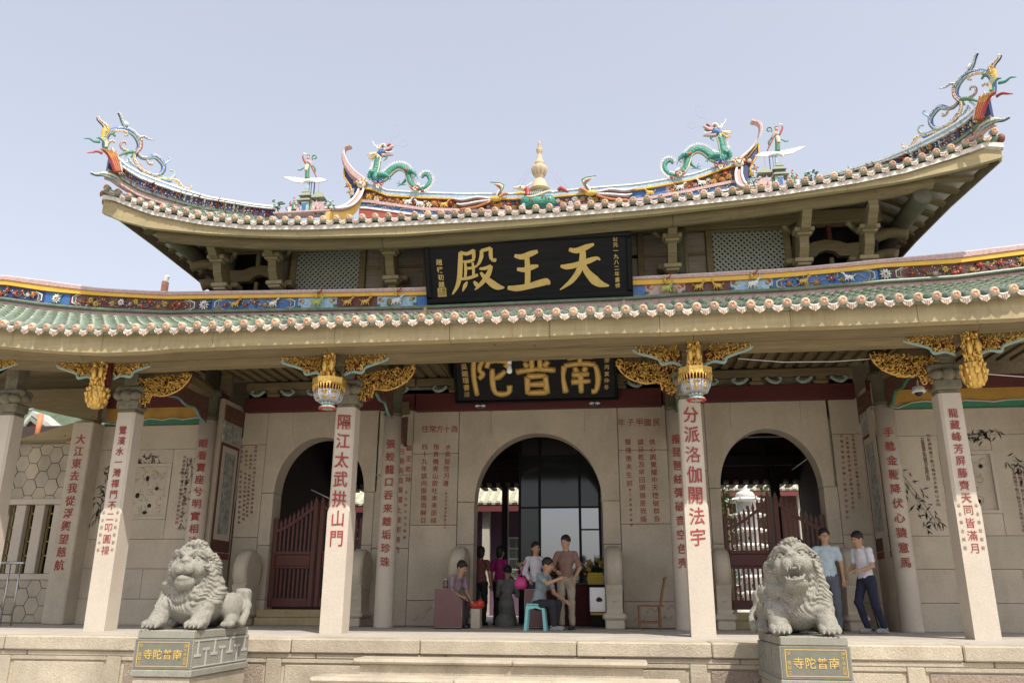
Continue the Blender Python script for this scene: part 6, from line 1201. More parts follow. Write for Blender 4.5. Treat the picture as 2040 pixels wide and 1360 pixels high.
# immortals on cranes above small pavilions
def immortal(s):
    MX = np.array((1 if s < 0 else -1, 1, 1)); Y = 3.19; z = lambda x, y, d=0: (at(540+x/8.5, 280+y/8.5, Y)+np.array((0, -d, 0)))*MX; U = .00105
    nm = 'left' if s < 0 else 'right'; e = empty('figure_on_crane', tuple(z(640, 1220)), 'robed figure riding a white crane above a tiny pavilion, %s side of upper roof' % nm, 'roof figurine', 'roof figurines riding cranes')
    F = lambda n_, pts, w__, m, d=0, k=7: P(n_, MB().bez([z(x, y, d) for x, y in pts], [q*U for q in w__], k, seg=3), C[m], e)
    def bx_(n_, x0, x1, y0, y1, m, d=.1, dd=0): a, b = z(x0, y1), z(x1, y0); t = MB(); t.box(a[0], b[0], Y-d-dd, Y+d, a[2], b[2]); P(n_, t, C[m] if isinstance(m, str) else m, e)
    bx_('pavilion_body', 530, 670, 1060, 1250, 'pale_teal', .09); bx_('pavilion_gate', 548, 620, 1100, 1220, 'blue', .1, .005); bx_('door_arch', 545, 625, 1080, 1098, 'white', .105); bx_('side_wing', 700, 930, 1070, 1230, 'pink', .07); bx_('upper_tier', 545, 660, 975, 1040, 'pink', .06)
    def roof_(x0, x1, y, h, d): a, b = z(x0, y), z(x1, y); zt = z(0, y-h)[2]; t = MB(); L, R = sorted((a[0], b[0])); w2 = (R-L)/2; c = (L+R)/2; t.loft([[(c-w2*k, Y-d*k, q), (c+w2*k, Y-d*k, q), (c+w2*k, Y+d*k, q), (c-w2*k, Y+d*k, q)] for k, q in ((1.05, a[2]), (.98, a[2]+.012), (.55, zt-.02), (.5, zt))]); P('pavilion_roof', t, mat('roof_moss', (.25, .27, .2), .7), e)
    roof_(470, 700, 1060, 50, .13); roof_(505, 700, 975, 60, .12); roof_(700, 920, 1000, 60, .1); roof_(540, 660, 905, 40, .08)
    bx_('stem', 610, 655, 700, 880, 'sky_blue', .03); bx_('stem', 670, 690, 700, 930, 'maroon', .02); bx_('stem', 715, 745, 690, 930, 'navy', .02); bx_('stem', 790, 812, 700, 940, 'pink', .015)
    for i_ in range(2):
        t = MB(); d_ = (-1, 1)[i_]; pts = [(620, 700)]; 
        for k in range(9):
            q = k/8; 
            if d_ < 0: A_, B_ = z(600-q*300, 640-q*20), z(600-q*400-20, (705-q*90))
            else: A_, B_ = z(640+q*200, 640), z(660+q*290, 705-q*36)
            t.tube([A_+(0, .02-.01*(k % 2), 0), B_+(0, .02-.01*(k % 2), 0)], [.022, .006], 5)
        a_ = [z(590, 650), z(200, 612), z(260, 645), z(400, 705), z(600, 715)] if d_ < 0 else [z(620, 650), z(800, 640), z(955, 672), z(860, 700), z(720, 718), z(620, 712)]
        p2 = [(p[0], p[2]) for p in a_]; t.prism(p2 if s < 0 else p2[::-1], Y-.01, Y+.02); P('crane_wing', t, C['white'], e)
    F('crane_body', [(540, 740), (590, 700), (650, 690), (720, 700)], [16, 40, 44, 20], 'white', .03); F('crane_neck', [(560, 720), (530, 745), (560, 750)], [16, 12, 8], 'cream', .04)
    F('robe', [(615, 650), (612, 580), (615, 520), (620, 440), (628, 370)], [46, 44, 40, 40, 36], 'green', .0, 10); F('sash', [(600, 520), (610, 470), (625, 420)], [36, 40, 38], 'cream', .02, 8); F('tunic', [(600, 400), (630, 360), (680, 400), (690, 440)], [34, 44, 32, 16], 'pink', .0, 8)
    P('head', MB().ell(z(628, 290, 0), (.034, .034, .042), 10, 7), mat('pale_skin_ceramic', (.6, .4, .28), .5), e); P('hair', MB().ell(z(628, 268, -.01), (.036, .034, .034), 8, 6), DARK, e)
    F('raised_arm', [(590, 390), (560, 340), (540, 290), (545, 260)], [22, 20, 16, 12], 'red', .01); F('held_cloud', [(545, 235), (570, 228), (595, 240)], [16, 22, 12], 'white', .0)
    F('ribbon', [(700, 330), (700, 270), (740, 250), (768, 285), (740, 315), (715, 295)], [10, 12, 14, 14, 10, 6], 'green', .0, 6); F('ribbon', [(590, 470), (540, 470), (500, 500), (450, 498)], [10, 12, 14, 10], 'teal', .0, 5); F('banner', [(660, 390), (700, 480), (740, 560), (770, 630)], [12, 14, 14, 8], 'red', .0, 5); F('banner', [(690, 400), (740, 480), (730, 540)], [14, 20, 10], 'green', -.02, 5)
    for x, y, c1, c2 in ((400, 1060, 'red', 'green'), (470, 1120, 'cream', 'pink'), (690, 1080, 'orange', 'green'), (780, 1110, 'white', 'maroon'), (850, 1120, 'pink', 'green'), (330, 1150, 'green', 'white')):
        F('little_figure', [(x, y+140), (x-6, y+70), (x+4, y)], [44, 36, 26], c2, .04, 7); P('little_head', MB().ell(z(x+4, y-36, .04), .027, 8, 5), MATS['pale_skin_ceramic'], e); F('little_arm', [(x-30, y+60), (x-60, y+20), (x-40, y-10)], [14, 12, 8], c1, .06, 5); F('little_arm', [(x+30, y+50), (x+62, y+60)], [14, 8], c1, .06, 5); F('little_hat', [(x+4, y-56), (x+4, y-90)], [22, 5], c1, .04, 6)
    for cx in (130, 980):
        F('tree_stem', [(cx, 1230), (cx-20, 1150), (cx+10, 1080)], [14, 12, 8], 'maroon', .0, 5)
        t = MB()
        for k in range(26): t.ell(z(cx+random.uniform(-90, 90), 1060+random.uniform(-40, 110), random.uniform(-.05, .08)), (.03, .03, .016), 6, 4, random.choice((0, 0, 1, 2)))
        P('tree_foliage', t, [C['green'], C['pale_teal'], C['white']], e, kind='stuff')
    bx_('ledge', 80, 960, 1240, 1262, 'pink', .14)
immortal(-1); immortal(1)
# ================================================================ LIONS AND THEIR PEDESTALS
def pedestal(s, label):
    x0, x1 = (-3.44, -2.82) if s < 0 else (2.82, 3.44); y0, y1 = -2.92, -1.63
    e = empty('lion_pedestal', ((x0+x1)/2, y0, -1.15), label, 'pedestal', 'lion pedestals')
    t = MB(); t.bbox(x0+.012, x1-.012, y0+.012, y1-.01, .045, .125, .008); P('top_slab', t, GRANG, e)
    t = MB(); t.box(x0, x1, y0, y1, -.242, .043); P('die', t, SLATE if 0 else GRANG, e)
    t = MB(); t.bbox(x0-.012, x1+.012, y0-.012, y1+.01, -.31, -.244, .008); P('plinth_course', t, GRANG, e)
    t = MB(); t.bbox(x0+.01, x1-.01, y0+.01, y1-.005, -1.15, -.312, .01); P('foot_block', t, GRANK, e)
    t = MB(); t.box(x0+.012, x1-.012, y0-.006, y0-.0005, -.235, .036); P('slate_panel', t, SLATE, e)
    t = MB(); a, b, c, d = x0+.04, x1-.04, -.215, .016
    for q in ((a, b, c, c+.007), (a, b, d-.007, d), (a, a+.007, c+.007, d-.007), (b-.007, b, c+.007, d-.007)): t.box(q[0], q[1], y0-.009, y0-.0065, q[2], q[3])
    P('gold_border', t, GOLDP, e); cx = (x0+x1)/2
    t = MB()
    for ch, dx in zip('寺陀普南', (-.155, -.052, .052, .155)): put_char(t, ch, ((cx+dx, y0-.0065, -.10), (1, 0, 0), (0, 0, 1), (0, -1, 0)), .092, .008, .004)
    P('gold_lettering', t, GOLDP, e)
    t = MB(); vtext(t, '庚午年初夏', (cx+.238, y0-.0065, -.02), (cx+.238, y0-.0065, -.18), .034, off=0, depth=.003); vtext(t, '吳 敬獻立', (cx-.238, y0-.0065, -.02), (cx-.238, y0-.0065, -.18), .034, off=0, depth=.003); P('small_gold_lettering', t, GOLDP, e)
    # meander carving on the long side facing the steps
    X = x1 if s < 0 else x0; sg_ = 1 if s < 0 else -1
    t = MB()
    def bar(ya, yb, za, zb): t.box(X, X+sg_*.006, ya, yb, za, zb)
    bar(y0+.03, y1-.03, .02, .032); bar(y0+.03, y1-.03, -.225, -.213)
    for k in range(7):
        y = y0+.1+k*.18
        if k % 2: bar(y-.012, y+.012, -.213, -.07); bar(y-.07, y+.07, -.07, -.045)
        else: bar(y-.012, y+.012, -.10, .02); bar(y-.07, y+.07, -.125, -.10)
    P('meander_carving', t, mat('granite_pale_line', (.42, .42, .39), .85, speck=.15), e) if s < 0 else P('meander_carving', t, GRANG, e)
    return e
pedestal(-1, 'left grey granite lion pedestal with gold lettering and meander carving on its long side'); pedestal(1, 'right grey granite lion pedestal with gold-bordered slate inscription panel')
def lion(s, label):
    cx = -3.13 if s < 0 else 3.13; base = .125; h = .0105
    sd = SDF((-.5, -.72, -.02), (.52, .72, .98), h); yaw = .0 if s < 0 else -.12
    HC = np.array((0, -.30, .62)) if s < 0 else np.array((-.0, -.32, .62))
    HR = rotm(.04, -.12, 0) if s < 0 else rotm(-.15, -.30, -.10)
    H = lambda x, y, z: HC+HR@np.array((x, y, z))
    sd.ell((0, -.2, .42), (.35, .27, .28), .05); sd.ell((0, -.24, .26), (.27, .27, .22), .05); sd.ell((0, -.24, .60), (.32, .23, .27), .05); sd.ell((.27, -.2, .40), (.12, .16, .15), .03); sd.ell((-.27, -.2, .40), (.12, .16, .15), .03); sd.ell((0, -.42, .34), (.2, .1, .14), .04)
    sd.ell((0, .14, .28), (.25, .42, .25), .06); sd.ell((0, .40, .22), (.27, .24, .22), .05)
    for k in (-1, 1):
        sd.ell((k*.27, .34, .20), (.13, .22, .19), .04); sd.cap((k*.33, .3, .08), (k*.34, .1, .06), .075, .065, .03)
        for j in range(4): sd.cap((k*.34-.05+.035*j, .1, .05), (k*.34-.05+.035*j, .02, .035), .03, .026, .006)
        fx = k*.245+(-.04 if s < 0 else .03); sd.cap((k*.24, -.26, .34), (fx, -.44, .10), .12, .10, .04); sd.cap((fx, -.42, .09), (fx, -.56, .07), .10, .075, .03)
        for j in range(4):
            xx = fx-.075+.05*j; sd.cap((xx, -.52, .075), (xx, -.62, .055), .038, .036, .008); sd.cap((xx, -.63, .05), (xx, -.665, .025), .018, .010, .004)
    tail = [(.1, .62, .12), (.3, .62, .25), (.42, .5, .24), (.46, .35, .16), (.47, .2, .06)] if s < 0 else [(-.1, .62, .12), (-.3, .62, .2), (-.42, .5, .2), (-.46, .35, .12), (-.44, .2, .05)]
    sd.path(tail, [.05, .05, .045, .042, .05], .02); sd.rbox((.33*(1 if s < 0 else -1), .56, .27), (.09, .09, .17), .05, .05)
    # head
    sd.ell(H(0, 0, .02), (.245, .22, .245), .04, R=HR); sd.ell(H(0, .02, .2), (.17, .16, .12), .04, R=HR); sd.ell(H(0, -.02, .27), (.10, .11, .07), .03, R=HR)
    for k in (-1, 1):
        sd.ell(H(k*.225, .03, .13), (.04, .045, .06), .015, R=HR); sd.ell(H(k*.235, -.005, .13), (.02, .02, .035), .01, 'sub', R=HR)
        sd.ell(H(k*.12, -.16, -.01), (.10, .09, .1), .03, R=HR)
    sd.ell(H(0, -.19, .08), (.15, .07, .09), .03, R=HR)
    # fur grooves everywhere but the face
    X, Y, Z = np.meshgrid(*sd.ax, indexing='ij'); Q = np.stack((X, Y, Z), -1)-HC; L = Q@HR
    rr = np.sqrt(L[..., 0]**2+(L[..., 2]-.02)**2); th = np.arctan2(L[..., 0], L[..., 2]-.02)
    face = np.clip((.20-np.sqrt(L[..., 0]**2+((L[..., 2]-.0)*1.05)**2))/.03, 0, 1)*(L[..., 1] < -.02)
    mane = np.clip(1-face, 0, 1)*np.clip((Z-.16)/.08, 0, 1)*np.clip((.12-Y)/.06, 0, 1)
    lock = np.sin(th*7+4*np.sin(rr*11)); gro = np.sin(th*44+7*np.sin(rr*14+lock)+5*L[..., 1]*4)
    tier = np.abs(((rr*5.2+.12*np.sin(th*9)+.35*(L[..., 1])) % 1)-.5)*2
    sd.D += mane*(.0085*gro+.026*(tier**4)-.012*lock*.7)
    body = np.clip(1-mane-face, 0, 1); sd.D += body*.002*np.sin(X*90+3*np.sin(Z*20))*np.sin(Y*70)
    # face features
    sd.ell(H(0, -.245, .0), (.115, .075, .085), .025, R=HR)
    for k in (-1, 1): sd.ell(H(k*.055, -.285, -.03), (.062, .05, .055), .012, R=HR)
    sd.ell(H(0, -.285, .055), (.062, .055, .032), .01, R=HR); sd.cap(H(0, -.24, .10), H(0, -.27, .06), .04, .045, .02)
    for k in (-1, 1):
        sd.ell(H(k*.03, -.335, .045), (.018, .018, .013), .005, 'sub', R=HR)
        sd.ell(H(k*.105, -.225, .10), (.056, .05, .04), .010, 'sub', R=HR); sd.ell(H(k*.102, -.20, .098), (.040, .035, .030), .004, R=HR)
        sd.path([H(k*.045, -.235, .092), H(k*.08, -.245, .132), H(k*.13, -.225, .135), H(k*.17, -.18, .11)], .015, .006); sd.path([H(k*.05, -.235, .085), H(k*.1, -.24, .07), H(k*.15, -.2, .085)], .008, .006)
        sd.path([H(k*.025, -.265, .12), H(k*.08, -.25, .165), H(k*.15, -.205, .165), H(k*.205, -.14, .13)], .024, .008)
        sd.ell(H(k*.098, -.235, .10), (.013, .01, .013), .003, R=HR)
        for j in range(4): sd.cap(H(k*(.06+.02*j), -.335+.012*j, -.035), H(k*(.14+.03*j), -.25, -.06-.02*j), .004, .003, .003, 'sub')
    if s < 0:
        sd.ell(H(0, -.25, -.115), (.125, .085, .028), .008, 'sub', R=HR); sd.ell(H(0, -.205, -.165), (.115, .10, .08), .018, R=HR); sd.ell(H(0, -.245, -.13), (.085, .08, .05), .01, R=HR); sd.ell(H(0, -.27, -.1), (.12, .03, .012), .004, 'sub', R=HR)
    else:
        sd.ell(H(0, -.18, -.215), (.125, .12, .07), .02, R=HR); sd.ell(H(0, -.22, -.20), (.11, .1, .035), .012, R=HR)
        sd.ell(H(0, -.27, -.135), (.088, .15, .058), .008, 'sub', R=HR); sd.ell(H(0, -.20, -.165), (.05, .09, .022), .008, R=HR)
        sd.path([H(-.1, -.25, -.14), H(-.07, -.30, -.19), H(0, -.325, -.205), H(.07, -.30, -.19), H(.1, -.25, -.14)], .014, .008)
        for k in (-1, 1): sd.cap(H(k*.062, -.31, -.075), H(k*.06, -.315, -.128), .014, .004, .003); sd.cap(H(k*.055, -.30, -.185), H(k*.056, -.305, -.145), .013, .004, .003)
        for j in range(4): sd.cap(H(-.03+.02*j, -.325, -.08), H(-.03+.02*j, -.325, -.098), .009, .007, .003)
    t = MB(); sd.into(t, 0, lambda V: V*np.array((.89, .93, .955))@rotm(.10 if s < 0 else -.10).T+np.array((cx+(.0 if s < 0 else -.02), -2.28, base)))
    e = empty('stone_lion', (cx, -2.28, base), label, 'lion statue', 'stone lions flanking the steps'); P('body', t, LIONM, e); return e
lion(-1, 'carved granite lion with closed mouth crouching on the left pedestal'); lion(1, 'carved granite lion with open roaring mouth on the right pedestal')

# ================================================================ PEOPLE
SKIN = mat('skin', (.42, .25, .16), .6, var=.08, scale=20); HAIR = mat('black_hair', (.015, .013, .012), .5, bump=.4, bscale=90); SHOE = mat('black_shoe', (.02, .02, .022), .4)
def person(loc, rz, label, shirt, trou, J=None, sc=.82, female=False, robe=False, sleeve=.62, bag=None, hairlen=0.0, shoe=None):
    d = dict(pel=(0, 0, .93), che=(0, 0, 1.25), nek=(0, .01, 1.46), hed=(0, -.015, 1.60), sl=(-.172, .01, 1.385), sr=(.172, .01, 1.385), el=(-.235, .03, 1.12), er=(.235, .03, 1.12), wl=(-.235, -.06, .89), wr=(.235, -.06, .89), hl=(-.09, 0, .90), hr=(.09, 0, .90), kl=(-.10, -.02, .49), kr=(.10, -.02, .49), al=(-.10, .02, .09), ar=(.10, .02, .09), yaw=0.0, pit=0.0)
    if J: d.update(J)
    A = {k: np.array(v, float) for k, v in d.items() if k not in ('yaw', 'pit')}; h = .0155; Rz = rotm(rz); L0 = np.array(loc, float)
    T = lambda V: (V@Rz.T)*sc+L0
    e = empty('person', loc, label, 'person'); pts = np.array(list(A.values())); lo, hi = pts.min(0)-.22, pts.max(0)+.24
    def field(keys, pad=.22): q = np.array([A[k] for k in keys]); return SDF(q.min(0)-pad, q.max(0)+pad, h)
    HR = rotm(d['yaw'], d['pit']); H = lambda x, y, z: A['hed']+HR@np.array((x, y, z))
    # skin: head, neck, arms
    s_ = SDF(lo, hi, h); s_.cap(A['nek']-(0, 0, .06), A['hed']-(0, 0, .04), .060, .056, .01); s_.ell(H(0, .005, .01), (.082, .10, .114), .01, R=HR); s_.ell(H(0, -.025, -.065), (.052, .06, .055), .03, R=HR); s_.cap(H(0, -.092, .01), H(0, -.116, -.02), .011, .018, .012)
    for k in (-1, 1): s_.ell(H(k*.086, .01, -.005), (.014, .022, .032), .006, R=HR); s_.ell(H(k*.032, -.096, .012), (.018, .014, .012), .006, 'sub', R=HR); s_.ell(H(k*.04, -.07, -.03), (.025, .02, .025), .02, R=HR)
    s_.ell(H(0, -.094, -.06), (.024, .009, .007), .004, R=HR)
    mb = MB()
    for S1, E1, W1, k in (('sl', 'el', 'wl', -1), ('sr', 'er', 'wr', 1)):
        s_.cap(A[S1], A[E1], .048, .038, .01); s_.cap(A[E1], A[W1], .04, .026, .015); dr = A[W1]-A[E1]; dr /= np.linalg.norm(dr); sd_ = np.cross(dr, (0, 0, 1)); sd_ = sd_/(np.linalg.norm(sd_)+1e-6) if np.linalg.norm(sd_) > .2 else np.array((0, 1., 0)); s_.ell(A[W1]+dr*.05, (.034, .04, .04), .02)
        nrm = np.cross(dr, sd_)
        for j in range(4): o = sd_*(-.027+.018*j); ln = (.062, .074, .068, .052)[j]; mb.tube([T(p) for p in (A[W1]+dr*.07+o, A[W1]+dr*(.075+ln*.5)+o*1.1+nrm*.006, A[W1]+dr*(.075+ln)+o*1.05+nrm*.022)], [.0085, .0078, .006], 6)
        mb.tube([T(p) for p in (A[W1]+dr*.03-sd_*.03, A[W1]+dr*.06-sd_*.052, A[W1]+dr*.088-sd_*.05)], [.010, .009, .0065], 6)
    s_.into(mb, 0, T); P('body', mb, SKIN, e)
    mb = MB()
    for k in (-1, 1): mb.ell(T(H(k*.032, -.09, .012)), .0095*sc, 6, 4)
    P('eyes', mb, DARK, e)
    # hair
    s_ = SDF(A['hed']-.24-np.array((0, 0, hairlen)), A['hed']+.2, .0125); s_.ell(H(0, .018, .046), (.095, .109, .105), .01, R=HR); s_.ell(H(0, -.085, -.035), (.066, .085, .09), .015, 'sub', R=HR); Xh, Yh, Zh = np.meshgrid(*s_.ax, indexing='ij'); s_.D += .007*np.sin(Xh*95+Zh*60)*np.sin(Yh*80-Zh*70)
    if female: s_.ell(H(0, .05, -.04-hairlen*.3), (.085, .06, .1+hairlen*.6), .03, R=HR)
    t = MB(); s_.into(t, 0, T); P('hair', t, HAIR, e)
    # top
    s_ = SDF(lo, hi, h); up = A['che']-A['pel']; s_.ell(A['che'], (.150 if not female else .132, .105, .17), .04); s_.ell(A['pel']+up*.35, (.145, .105, .15), .05); s_.ell(A['pel']+up*.05, (.155, .115, .10), .04); s_.cap(A['sl']*.93+A['sr']*.07, A['sr']*.93+A['sl']*.07, .052, .052, .04); s_.cap(A['nek']-(0, 0, .05), A['nek']-(0, 0, .01), .07, .06, .03)
    s_.cap(A['nek']-(0, 0, .0), A['nek']+(0, 0, .06), .052, .05, .01, 'sub')
    for S1, E1 in (('sl', 'el'), ('sr', 'er')): s_.cap(A[S1], A[S1]+(A[E1]-A[S1])*sleeve, .056, .060, .025)
    if sleeve > 1: 
        for E1, W1 in (('el', 'wl'), ('er', 'wr')): s_.cap(A[E1], A[W1], .05, .04, .02)
    X, Y, Z = np.meshgrid(*s_.ax, indexing='ij'); s_.D += .006*np.sin(Z*38+5*np.sin(X*13)+4*Y*9)*np.sin(X*17+Z*7)
    if robe: s_.path([A['pel'], (A['kl']+A['kr'])/2, (A['al']+A['ar'])/2], (.17, .19, .21), .05)
    t = MB(); s_.into(t, 0, T); P('robe' if robe else 'shirt', t, shirt, e)
    if not robe:
        s_ = SDF(lo, hi, h); s_.ell(A['pel']-(0, 0, .02), (.15, .115, .11), .03)
        for a, b, c in (('hl', 'kl', 'al'), ('hr', 'kr', 'ar')): s_.cap(A[a], A[b], .095, .068, .03); s_.cap(A[b], A[c]+(0, 0, .02), .068, .056, .02)
        X, Y, Z = np.meshgrid(*s_.ax, indexing='ij'); s_.D += .005*np.sin(Z*30+6*np.sin(X*21)+Y*20)
        t = MB(); s_.into(t, 0, T); P('trousers', t, trou, e)
    for k in ('al', 'ar'):
        s_ = SDF(A[k]-.26, A[k]+.2, .014); s_.ell(A[k]+(0, -.07, -.045), (.045, .125, .042), .01); s_.ell(A[k]+(0, .02, -.02), (.042, .055, .05), .02); s_.rbox(A[k]+(0, -.05, -.075), (.043, .13, .014), .01, .005); t = MB(); s_.into(t, 0, T); P('shoe', t, shoe or SHOE, e)
    return e, T, A
FM = lambda n, c, r=.85: mat('cloth_'+n, c, r, var=.15, scale=12, bump=.25, bscale=40)
sit = lambda z=.46, k=.36: dict(pel=(0, .02, z+.06), hl=(-.09, 0, z+.03), hr=(.09, 0, z+.03), kl=(-.13, -k, z+.05), kr=(.13, -k, z+.05), al=(-.12, -k-.02, .09), ar=(.12, -k+.06, .09), che=(0, -.02, z+.38), nek=(0, -.04, z+.60), hed=(0, -.08, z+.745), sl=(-.165, -.03, z+.52), sr=(.165, -.03, z+.52), el=(-.22, -.06, z+.26), er=(.22, -.08, z+.26), wl=(-.15, -.28, z+.14), wr=(.15, -.3, z+.14))
stool_ = empty('wooden_stool', (-1.3, 2.62, 0), 'low wooden stool mostly hidden under the seated man in purple', 'stool'); t = MB(); t.bbox(-1.48, -1.12, 2.45, 2.8, .33, .37, .01); P('seat', t, WOODD, stool_)
for x, y in ((-1.45, 2.48), (-1.15, 2.48), (-1.45, 2.77), (-1.15, 2.77)): t = MB(); t.box(x-.018, x+.018, y-.018, y+.018, 0, .329); P('leg', t, WOODD, stool_)
s1_ = sit(.43, .28); s1_.update(pit=.35, che=(0, -.08, .80), nek=(0, -.16, 1.0), hed=(.0, -.22, 1.13), sl=(-.18, -.13, .94), sr=(.18, -.13, .94), el=(-.2, -.12, .68), er=(.22, -.18, .66), wl=(-.1, -.32, .58), wr=(.14, -.36, .5))
person((-1.3, 2.62, 0), rad(62), 'seated man in a faded purple shirt leaning over the left maroon box', FM('purple', (.26, .19, .22)), FM('charcoal', (.04, .045, .06)), s1_)
s3_ = sit(.42, .34); s3_.update(pit=.2, che=(0, -.06, .80), nek=(0, -.14, 1.02), hed=(0, -.19, 1.15), sl=(-.19, -.1, .95), sr=(.19, -.1, .95), el=(-.26, -.3, .82), er=(.24, -.2, .66), wl=(-.22, -.52, .9), wr=(.16, -.46, .52))
person((.16, 1.98, 0), rad(70), 'man in a grey-blue shirt sitting on the turquoise plastic stool', FM('greyblue', (.22, .27, .29)), FM('black', (.025, .027, .032)), s3_, shoe=mat('patterned_shoe', (.25, .25, .25), .6, var=.9, scale=40))
person((.56, 2.35, 0), rad(-12), 'man in a brown shirt and khaki trousers standing beside the turquoise stool', FM('brown', (.22, .13, .105)), FM('khaki', (.34, .29, .22)), dict(el=(-.27, -.02, 1.12), wl=(-.12, -.22, 1.05), er=(.27, 0, 1.12), wr=(.22, -.16, .95), yaw=-.2, pit=.15), sleeve=.8)
e_, T_, A_ = person((.03, 2.85, 0), rad(25), 'woman in a white blouse with a pink shoulder bag behind the seated man', FM('white', (.58, .56, .60)), FM('dark_skirt', (.05, .05, .07)), dict(wl=(-.2, -.15, .98), el=(-.24, .0, 1.14)), sc=.78, female=True, hairlen=.1, sleeve=1.2)
t = MB(); t.loft([[(-.2+a*cx_, 2.72+b*cy_, z) for cx_, cy_ in ((-1, -.6), (-.6, -1), (.6, -1), (1, -.6), (1, .6), (.6, 1), (-.6, 1), (-1, .6))] for a, b, z in ((.05, .025, .60), (.09, .045, .62), (.105, .05, .67), (.09, .04, .74), (.06, .02, .79))], smooth=True); b_ = t.build('shoulder_bag', mat('pink_leather', (.60, .05, .22), .4), None, label='bright pink shoulder bag hanging from the woman in white', cat='bag'); t = MB(); t.bez([(-.22, 2.7, .8), (-.14, 2.73, 1.0), (-.08, 2.8, 1.12)], .008, 5); P('strap', t, MATS['pink_leather'], b_)
kn = dict(pel=(0, .12, .42), hl=(-.08, .1, .40), hr=(.08, .1, .40), kl=(-.1, -.12, .1), kr=(.1, -.12, .1), al=(-.1, .32, .08), ar=(.1, .32, .08), che=(0, -.0, .76), nek=(0, -.05, .98), hed=(0, -.1, 1.12), sl=(-.17, -.02, .9), sr=(.17, -.02, .9), el=(-.2, -.12, .68), er=(.2, -.12, .68), wl=(-.04, -.28, .72), wr=(.04, -.28, .72))
person((-.6, 4.05, 0), rad(180), 'person in a long grey robe kneeling before the altar', FM('robe_grey', (.17, .175, .165)), FM('robe2', (.2, .2, .19)), kn, robe=True, sleeve=1.2)
person((-.80, 4.55, 0), rad(150), 'person in a magenta top standing with back to the doorway', FM('magenta', (.32, .02, .14)), FM('black2', (.02, .02, .025)), dict(wl=(-.1, -.3, 1.05)), sc=.8, female=True, hairlen=.0)
person((-1.12, 4.3, 0), rad(165), 'person in a dark maroon patterned top just left of the magenta one', mat('cloth_pattern', (.16, .06, .06), .85, var=.9, scale=30), FM('black2', (.02, .02, .025)), dict(wr=(.1, -.3, 1.05)), sc=.79, female=True)
person((4.42, 1.85, 0), rad(-10), 'tousle-haired man in a light blue shirt standing behind the roaring lion', FM('light_blue', (.42, .52, .58)), FM('slate', (.10, .11, .14)), dict(yaw=.1), sc=.845)
person((4.93, 1.8, 0), rad(-62), 'man in a white shirt and navy trousers walking to the left', FM('shirt_white', (.62, .61, .66)), FM('navy', (.018, .022, .045)), dict(kl=(-.1, -.14, .52), al=(-.1, .0, .10), kr=(.1, .04, .49), ar=(.1, .18, .1), el=(-.22, -.05, 1.12), wl=(-.12, -.26, 1.06), er=(.23, -.04, 1.12), wr=(.12, -.26, 1.04), pit=.25, che=(0, -.03, 1.25), nek=(0, -.06, 1.46), hed=(0, -.1, 1.59), sl=(-.185, -.04, 1.39), sr=(.185, -.04, 1.39)), shoe=mat('patterned_shoe', (.25, .25, .25), .6))
person((4.22, 2.75, 0), rad(160), 'dark-haired person mostly hidden behind the roaring lion and the blue-shirted man', FM('dim_brown', (.1, .07, .06)), FM('black2', (.02, .02, .025)), None, sc=.8, female=True)

# ================================================================ THINGS ON THE TERRACE
TQ = mat('turquoise_plastic', (.20, .55, .53), .35, spec=.5)
e = empty('plastic_stool', (.12, 1.95, 0), 'turquoise plastic stool under the man in the grey-blue shirt', 'stool'); t = MB(); t.bbox(-.02, .27, 1.81, 2.09, .355, .385, .012); P('seat', t, TQ, e)
for sx in (-1, 1):
    for sy in (-1, 1):
        t = MB(); c = np.array((.12, 1.95, 0)); t.loft([[c+np.array((sx*(a+i), sy*(a*.95+j), z)) for i, j in ((-.022, -.022), (.022, -.022), (.022, .022), (-.022, .022))] for a, z in ((.118, .354), (.122, .3), (.15, .0))]); P('leg', t, TQ, e)
for sy in (-1, 1): t = MB(); t.loft([[(.12+x, 1.95+sy*.12+q, z+.355) for q, z in ((-.008, -.004), (.008, -.004), (.008, -.035-.04*abs(x)*6), (-.008, -.035-.04*abs(x)*6))] for x in (-.10, -.05, 0, .05, .10)]); P('apron', t, TQ, e)
MAR = mat('maroon_laminate', (.17, .085, .08), .5, var=.08, scale=8)
def lectern(x0, x1, y0, y1, zt, lab, slope=True):
    e = empty('maroon_box', ((x0+x1)/2, y0, 0), lab, 'box', 'maroon donation boxes'); t = MB(); w_ = x1-x0
    poly = [(x0, .02), (x1, .02), (x1, zt*.70), (x0+w_*.5, zt), (x0, zt)] if slope else [(x0, .02), (x1, .02), (x1, zt), (x0, zt)]
    t.prism(poly, y0, y1); P('cabinet', t, MAR, e); t = MB(); q = poly+[poly[0]]
    for (a, b), (c, d) in zip(q[:-1], q[1:]): t.tube([(a, y0-.002, b), (c, y0-.002, d)], .005, 4)
    P('metal_edge', t, mat('worn_edge', (.4, .36, .35), .5, metal=.5), e); t = MB(); t.box(x0+.02, x1-.02, y0+.02, y1-.02, 0, .019); P('foot', t, DARK, e); return e
lectern(-1.53, -1.08, 2.28, 2.58, .6, 'maroon box with a slanted top at the left of the central doorway'); lectern(-.12, .22, 2.55, 2.8, .6, 'maroon box half hidden behind the turquoise stool', False)
jx_, jy_ = -1.38, 2.42; e = empty('glass_jar', (jx_, jy_, .6), 'glass jar with a pale lid standing on the slanted maroon box', 'jar'); t = MB(); t.lathe([(0, .6), (.042, .602), (.045, .63), (.045, .70), (.034, .72), (.034, .728)], (jx_, jy_, 0), 16); P('jar_body', t, mat('jar_tea', (.10, .07, .04), .08, spec=.6, var=.3), e); t = MB(); t.lathe([(.037, .729), (.037, .755), (0, .757)], (jx_, jy_, 0), 16); P('lid', t, METAL, e)
